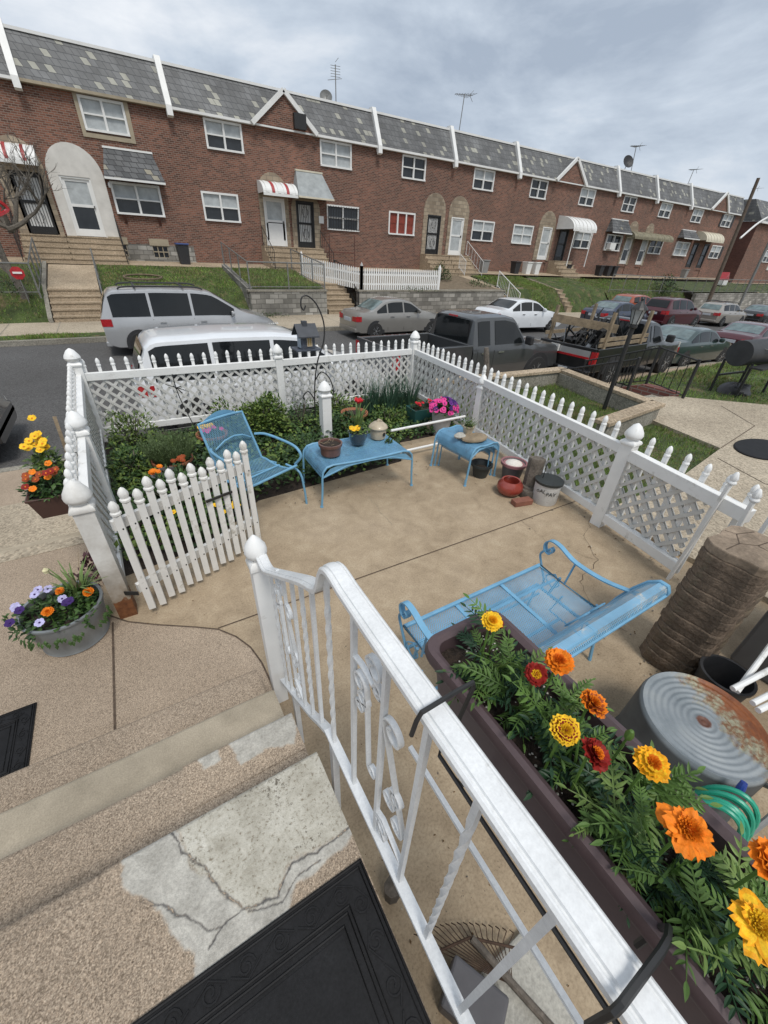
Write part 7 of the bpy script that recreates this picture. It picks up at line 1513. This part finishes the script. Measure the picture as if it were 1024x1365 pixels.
g.add([(bx0+.03,by0+.03,.6),(bx1-.02,by0+.03,.6),(bx1-.02,by1-.03,.6),(bx0+.03,by1-.03,.6),(bx0,by0,.75),(bx1,by0,.75),(bx1,by1,.75),(bx0,by1,.75)],[(3,2,1,0),(0,1,5,4),(1,2,6,5),(2,3,7,6),(3,0,4,7)]); g.tube([(bx0,by0,.755),(bx1,by0,.755),(bx1,by1,.755),(bx0,by1,.755)],.012,6,closed=True); g.build('box_body', mat('brown_plastic',(.085,.045,.035),.5,var=.15,vs=5), r)
g = MB(); g.quad((bx0+.01,by0+.01,.74),(bx1-.01,by0+.01,.74),(bx1-.01,by1-.01,.74),(bx0+.01,by1-.01,.74)); g.build('soil', M['soil'], r)
for y in (3.1,3.45): g = MB(); g.tube([(bx1,y,.72),(-.6,y,.86),(-.53,y,.87),(-.53,y,.83)],.004,5); g.build('hook', M['iron'], r)
random.seed(17)
plant('yellow_pansies','tall yellow pansies at the back of the box outside the left fence','flowers',(-.75,3.45,.75),lambda g: bushy(g,(-.71,3.4,.75),.09,.14,.24,330,.045,.026,2),('leafm','leafy'),[('flower',lambda g: [bloom(g,(-.70+random.uniform(-.06,.05),3.36+random.uniform(-.1,.12),1.02+random.uniform(-.05,.05)),.026,(-.1,-.7,1),5,0,1,1) for k in range(15)]+[bloom(g,(-.70,3.5,1.14),.026,(0,-.7,1),5,0,1,1)],('p_ye','p_or'))])
plant('rust_pansies','rusty orange and dark red pansies at the front of the box outside the left fence','flowers',(-.75,3.15,.75),lambda g: bushy(g,(-.71,3.14,.74),.12,.13,.13,330,.045,.026,2),('leafd','leafm'),[('flower',lambda g: [bloom(g,(-.70+random.uniform(-.1,.08),3.14+random.uniform(-.1,.1),.88+random.uniform(-.06,.04)),.023,(-.1,-.7,1),5,random.choice((0,0,1,2)),1,1) for k in range(16)],('p_rust','p_or','p_red'))])
g = MB(); g.bar((-.60,3.5,.7),(-.585,3.55,1.12),.022,.008); tag(g.build('wooden_slat', M['wood'], origin=(-.64,3.6,.75)),'thin wooden slat standing in the box outside the left fence','slat')
g = MB(); bushy(g,(-.66,3.05,.0),.1,.14,.22,120,.05,.03,1); tag(g.build('dark_plant', mat('maroon_leaf',(.05,.012,.018),.6,var=.3), origin=(-.66,3.05,0)),'dark maroon leaves growing low behind the gate post','plant')
# ================================================================ NEIGHBOUR'S YARD
r = thing('planter_wall','low grey concrete planter wall around the neighbour grass bed','wall',(6.8,4.6,0)); 
def lowwall(g, a, b, t=.17, z0=-.3, z1=.25): g.bar((a[0],a[1],(z0+z1)/2),(b[0],b[1],(z0+z1)/2),t,z1-z0)
for a,b in (((4.5,5.75),(7.75,5.5)),((7.72,5.6),(7.25,3.28)),((7.3,3.22),(5.6,3.05))): g = MB(); lowwall(g,a,b); g.build('wall_side', M['greycon'], r, bev=.01)
for a,b in (((4.45,5.75),(7.85,5.49)),((7.735,5.45),(7.26,3.3)),((7.36,3.225),(5.55,3.045))): g = MB(); g.bar((a[0],a[1],.285),(b[0],b[1],.285),.23,.06); g.build('coping', M['stepcon'], r, bev=.008)
r = thing('brick_edging','red brick cheek wall descending beside the neighbour steps','wall',(8.4,4.1,0)); g = MB(); 
g.prism([(3.75,-1),(3.75,.12),(4.4,.12),(6.1,-.55),(6.1,-1.2)],9.05,9.27,'x')
g.build('bricks', M['redbrick'], r, bev=.008)
r = thing('lamp_post','slim black metal yard lamp post with lantern head, standing in the neighbour bed','lamp post',(7.06,3.92,0)); g = MB(); g.tube([(7.06,3.92,-.1),(7.06,3.92,1.36)],.035,10); g.lathe([(.035,0),(.06,.02),(.06,.05),(.035,.07)],(7.06,3.92,1.34),12); g.build('post', M['iron'], r, smooth=True)
g = MB(); g.lathe([(.06,0),(.1,.2),(.1,.21)],(7.06,3.92,1.41),6); g.build('lantern_glass', mat('frosted_glass',(.32,.33,.33),.4,var=.2,vs=12), r); g = MB(); g.lathe([(.13,0),(.11,.03),(.04,.1),(.015,.12),(.02,.15),(0,.18)],(7.06,3.92,1.62),12)
for k in range(6): t = k*math.pi/3; g.tube([(7.06+.062*math.cos(t),3.92+.062*math.sin(t),1.41),(7.06+.103*math.cos(t),3.92+.103*math.sin(t),1.62)],.006,4)
g.build('lantern_cap', M['iron'], r)
pipe_rail('yard_railing','black iron railing beside the lamp post, left of the brick steps',[(7.95,5.9,-.62),(7.95,4.1,.02)],.75,'iron',bars=.13,rt=.016)
pipe_rail('yard_railing','black iron railing on the lawn edge just left of the smoker grill',[(9.16,5.9,-.45),(9.16,4.4,.12),(9.1,3.6,.03)],.72,'iron',bars=.14,rt=.016)
r = thing('smoker_grill','large black barrel smoker grill standing on the neighbour lawn','grill',(10.5,3.3,0)); g = MB(); gz = .84; n=24
prof_ = [(math.cos(t),math.sin(t)) for t in [2*math.pi*k/n for k in range(n)]]
g.lathe([(0,0),(.235,0),(.24,.02),(.24,1.3),(0,1.3)],(10.25,3.45,gz),28,ax=(1,-.12,0)); g.build('barrel', M['smoker'] if 'smoker' in M else mat('smoker_black',(.03,.032,.034),.55,var=.25,vs=6), r, smooth=True, ang=40)
g = MB(); g.tube([(10.6,3.2,gz+.1),(10.6,3.13,gz+.1),(11.2,3.06,gz+.1),(11.2,3.13,gz+.1)],.012,6); g.build('lid_handle', M['galv'], r)
g = MB(); g.box(10.2,11.4,2.95,3.17,.62,.65); g.build('front_shelf', M['iron'], r)
for x,y in ((10.45,3.7),(10.4,3.2),(11.5,3.6),(11.4,3.1)): g = MB(); g.bar((x,y,0),(x,y,.68),.04,.04); g.build('leg', M['iron'], r)
g = MB(); g.bar((10.45,3.7,.35),(11.5,3.6,.35),.03,.04); g.build('brace', M['iron'], r)
g = MB(); g.box(11.55,11.95,3.1,3.55,.5,.95); g.build('fire_box', M['iron'], r, bev=.03); g = MB(); g.tube([(11.3,3.4,1.0),(11.3,3.4,1.4)],.04,8); g.build('chimney', M['iron'], r)
random.seed(6); g = MB(); 
def bagf(u,v):
    t = u*2*math.pi; rr_ = (.33+.05*math.sin(t*3+v*5)+.03*math.sin(t*7))*math.sin(min(1,v*1.02)*math.pi*.5)**.5 if v < 1 else .33; rr_ = (.34+.05*math.sin(t*3+v*5))*math.cos(v*math.pi/2)**.6; return (10.85+rr_*1.2*math.cos(t), 3.4+rr_*.8*math.sin(t), .0+.2*math.sin(v*math.pi/2)+.015*math.sin(t*6+v*9))
g.grid(bagf,26,9); tag(g.build('rubbish_bag', M['blackpl'], smooth=True, origin=(10.85,3.4,0)),'black plastic bag lying on the grass under the smoker','bag')
g = MB(); g.lathe([(0,.02),(.5,.02),(.52,.012),(.52,0)],(7.5,1.68,.052),36,sx=1,sy=.62); tag(g.build('oval_mat', M['rubber'], origin=(7.5,1.68,.05)),'black oval mat on the neighbour path','door mat')
# ---------------------------------------------------------------- grass
def grass(name, label, n, inside, bb, z, h, w_, seed=1, mats=('grassb','leafy','grassdry')):
    random.seed(seed); g = MB(); c = 0; tries = 0
    while c < n and tries < n*8:
        tries += 1; x = random.uniform(bb[0],bb[1]); y = random.uniform(bb[2],bb[3])
        if not inside(x,y): continue
        zz = z(x,y) if callable(z) else z; a = random.uniform(0,6.28); hh = h*random.uniform(.5,1.2)*(1+.4*math.sin(x*2.3)*math.sin(y*1.9)); dx,dy = math.cos(a)*w_/2,math.sin(a)*w_/2; lx,ly = random.gauss(0,.4)*hh,random.gauss(0,.4)*hh
        g.add([(x-dx,y-dy,zz),(x+dx,y+dy,zz),(x+lx*.5+dx*.7,y+ly*.5+dy*.7,zz+hh*.6),(x+lx,y+ly,zz+hh),(x+lx*.5-dx*.7,y+ly*.5-dy*.7,zz+hh*.6)],[(0,1,2,3,4)],random.choice((0,0,0,1,1,2) if math.sin(x*1.7+y)*math.sin(y*1.3-x*.6) < .3 else (0,1,2,2))); c += 1
    tag(g.build(name, [M[k] for k in mats]), label, 'grass', kind='stuff')
def in_bed(x,y): return 4.0+.08*(y-1.7) < x and y > (3.15 if x > 5.6 else 1.85) and y < 5.6 and x < 7.65-.2*(5.6-y)/2.4 or (4.1 < x < 7.15 and 1.9+.0*(x) < y < 3.0 and y > 1.85+(x-5.4)*.11 and x < 7.0+.15*(y-2))
grass('grass','short rough grass in the neighbour bed behind the right fence',14000,in_bed,(3.9,7.7,1.85,5.7),-.006,.055,.008)
grass('grass','green lawn with tufts around the smoker grill',15000,lambda x,y: x > 9.3 and y > 3.7-(x-9.3)*.9 and y > 1.5,(9.3,16,1.5,5.9),lambda x,y: .0 if y < 5 else -.68*(y-5),.08,.013,2)
def bankz(zf,zb,x0): 
    def f(x,y):
        zs = rz_(x,17)+.2
        return lerp(zs,zf,(y-WY)/1.3) if y < WY+1.3 else lerp(zf,zb,(y-WY-1.3)/(25.2-WY-1.3))
    return f
grass('grass','mown lawn below the bay window house, behind the silver minivan',9000,lambda x,y: True,(-.3,5.1,WY,25.1),bankz(.5,1.2,0),.07,.025,3)
grass('grass','weedy lawn inside the chain link fence above the block wall',6000,lambda x,y: True,(5.5,8.85,WY+.3,25.1),lambda x,y: lerp(.6,1.15,(y-WY-.25)/(25.2-WY-.25)),.14,.03,4)
grass('grass','grassy bank between the white saloon and the steps behind',7000,lambda x,y: not(21.5 < x < 24.5 and y < 22.6 and random.random() < .93),(22.3,27.3,WY,25.1),bankz(.5,1.1,0),.1,.03,5)
grass('grass','grassy bank behind the navy car and maroon vehicle',9000,lambda x,y: True,(28.1,45,WY,25.1),bankz(.45,1.05,0),.1,.035,6)
grass('grass','scrubby grass of the leftmost garden under the bare tree',5000,lambda x,y: True,(-7,-2.4,WY,25),bankz(.55,1.2,0),.1,.025,7)
grass('grass','grass strip along the far kerb at left',2500,lambda x,y: random.random() < .5+.5*math.sin(x*2.1),(-8,.6,17.2,17.9),lambda x,y: rz_(x,17)+.15,.07,.02,8)
o = MB(); o.quad((22.25,WY+.1,-.55),(24.6,WY+.1,-.55),(24.3,WY+1.6,.6),(22.5,WY+1.6,.58)); struct(o.build('bare_earth', M['dirt']))
random.seed(12)
def fbush(label, c, r_, h, n, mats, l=.12): bush('shrub', label, c, r_, r_*.8, h, n, l, l*.55, mats)
fbush('dark evergreen shrub by the stoop behind the white picket fence',(18.3,23.5,.9),.9,.9,650,('leafd','leafm'))
fbush('weeds at the foot of the white picket fence',(14.4,WY+.5,.5),1.3,.25,300,('leafd','leafm'),.1)
fbush('rounded dark shrub on the lawn right of the maroon vehicle',(41.5,21.5,.3),1.3,1.3,800,('leafd','leafm'),.16)
fbush('dry weeds on the garden left of the white railing',(20.3,22,.6),1.0,.5,350,('leafg','leafm'),.12)
fbush('small weeds at the bottom of the stone wall behind the minivan',(6.0,WY-.15,-.5),.8,.18,200,('leafd','leafm'),.08)
fbush('green weeds along the inside of the left chain fence',(-4,WY+.8,.4),1.6,.5,500,('leafd','leafm'),.1)
# bare tree
random.seed(44); M['bark'] = mat('grey_bark', (.13,.115,.095), .95, var=.35, vs=5, fine=.4, fs=30, bs=.8, bscale=14, bd=.04)
r = thing('bare_tree','bare leafless tree with twisted limbs in the leftmost garden','tree',(-2.75,21.3,.3)); g = MB(); tw = MB()
def branch(p, d, l, r_, dep):
    pts = [p]; q = p
    for k in range(5): d = (d+rv(.22)+Vector((0,0,.05))).normalized(); q = q+d*l/5; pts.append(q)
    (g if dep > 1 else tw).tube(pts,[r_*(1-.11*k) for k in range(6)],7 if dep > 2 else 4)
    if dep > 0:
        for k in range(3 if dep > 1 else 4): i = random.choice((2,3,4,5)); branch(pts[i],(d+rv(.85)+Vector((0,0,.15))).normalized(),l*random.uniform(.6,.8),r_*.5,dep-1)
branch(Vector((-2.85,21.3,-.1)),Vector((.12,-.05,1)).normalized(),2.6,.19,2); base = Vector((-2.5,21.3,2.3))
for d in ((.75,0,.8),(-.5,.1,.9),(.35,-.2,1),(.9,-.1,.35),(-.9,.1,.5)): branch(base+rv(.1),Vector(d).normalized(),1.35,.085,4)
g.build('trunk', M['bark'], r, smooth=True); tw.build('crown', M['bark'], r)
g = MB(); 
for k in range(2): g.tube(cat_pts([(-2.9-.3*k,20.6,2.9),(-2.6-.3*k,20.5,3.15),(-2.3-.2*k,20.6,2.9),(-2.6-.3*k,20.5,2.7)],4),.06,5)
tag(g.build('red_bow', M['tail'], origin=(-2.8,20.6,2.8)),'faded red bow tied in the bare tree','bow')

# fallen leaves, seed pods and grit on the patio
random.seed(77); g = MB()
def litter(n, x0, x1, y0, y1, s0, s1, z=.004, zr=.006):
    for _ in range(n):
        x = random.uniform(x0,x1); y = random.uniform(y0,y1); l = random.uniform(s0,s1); a = random.uniform(0,6.28)
        leaf(g, Vector((x,y,z+random.uniform(0,zr))), Vector((math.cos(a),math.sin(a),random.uniform(-.05,.25))), Vector((0,0,1)), l, l*.5, random.choice((0,0,1,2)))
litter(60,2.9,3.9,.6,4.2,.012,.03); litter(90,3.5,3.75,.9,2.4,.01,.03); litter(60,.9,2.9,3.3,3.75,.012,.03); litter(40,.3,3.4,.4,3.4,.006,.016); litter(30,-.55,.6,2.2,3.2,.008,.02); litter(50,2.2,2.6,-.2,.8,.01,.025); litter(26,-1.6,.2,1.55,2.3,.005,.012); litter(40,.3,1.0,-.3,1.0,.006,.016)
M['dryleaf'] = mat('dry_leaf', (.13,.075,.03), .9, var=.4, vs=40); M['grit'] = mat('pale_grit', (.4,.36,.28), .9, var=.4, vs=40)
tag(g.build('leaf_litter', [M['dryleaf'],M['wood2'],M['grit']], origin=(2,2,0)),'scattered dry leaf bits and grit on the patio','litter',kind='stuff')
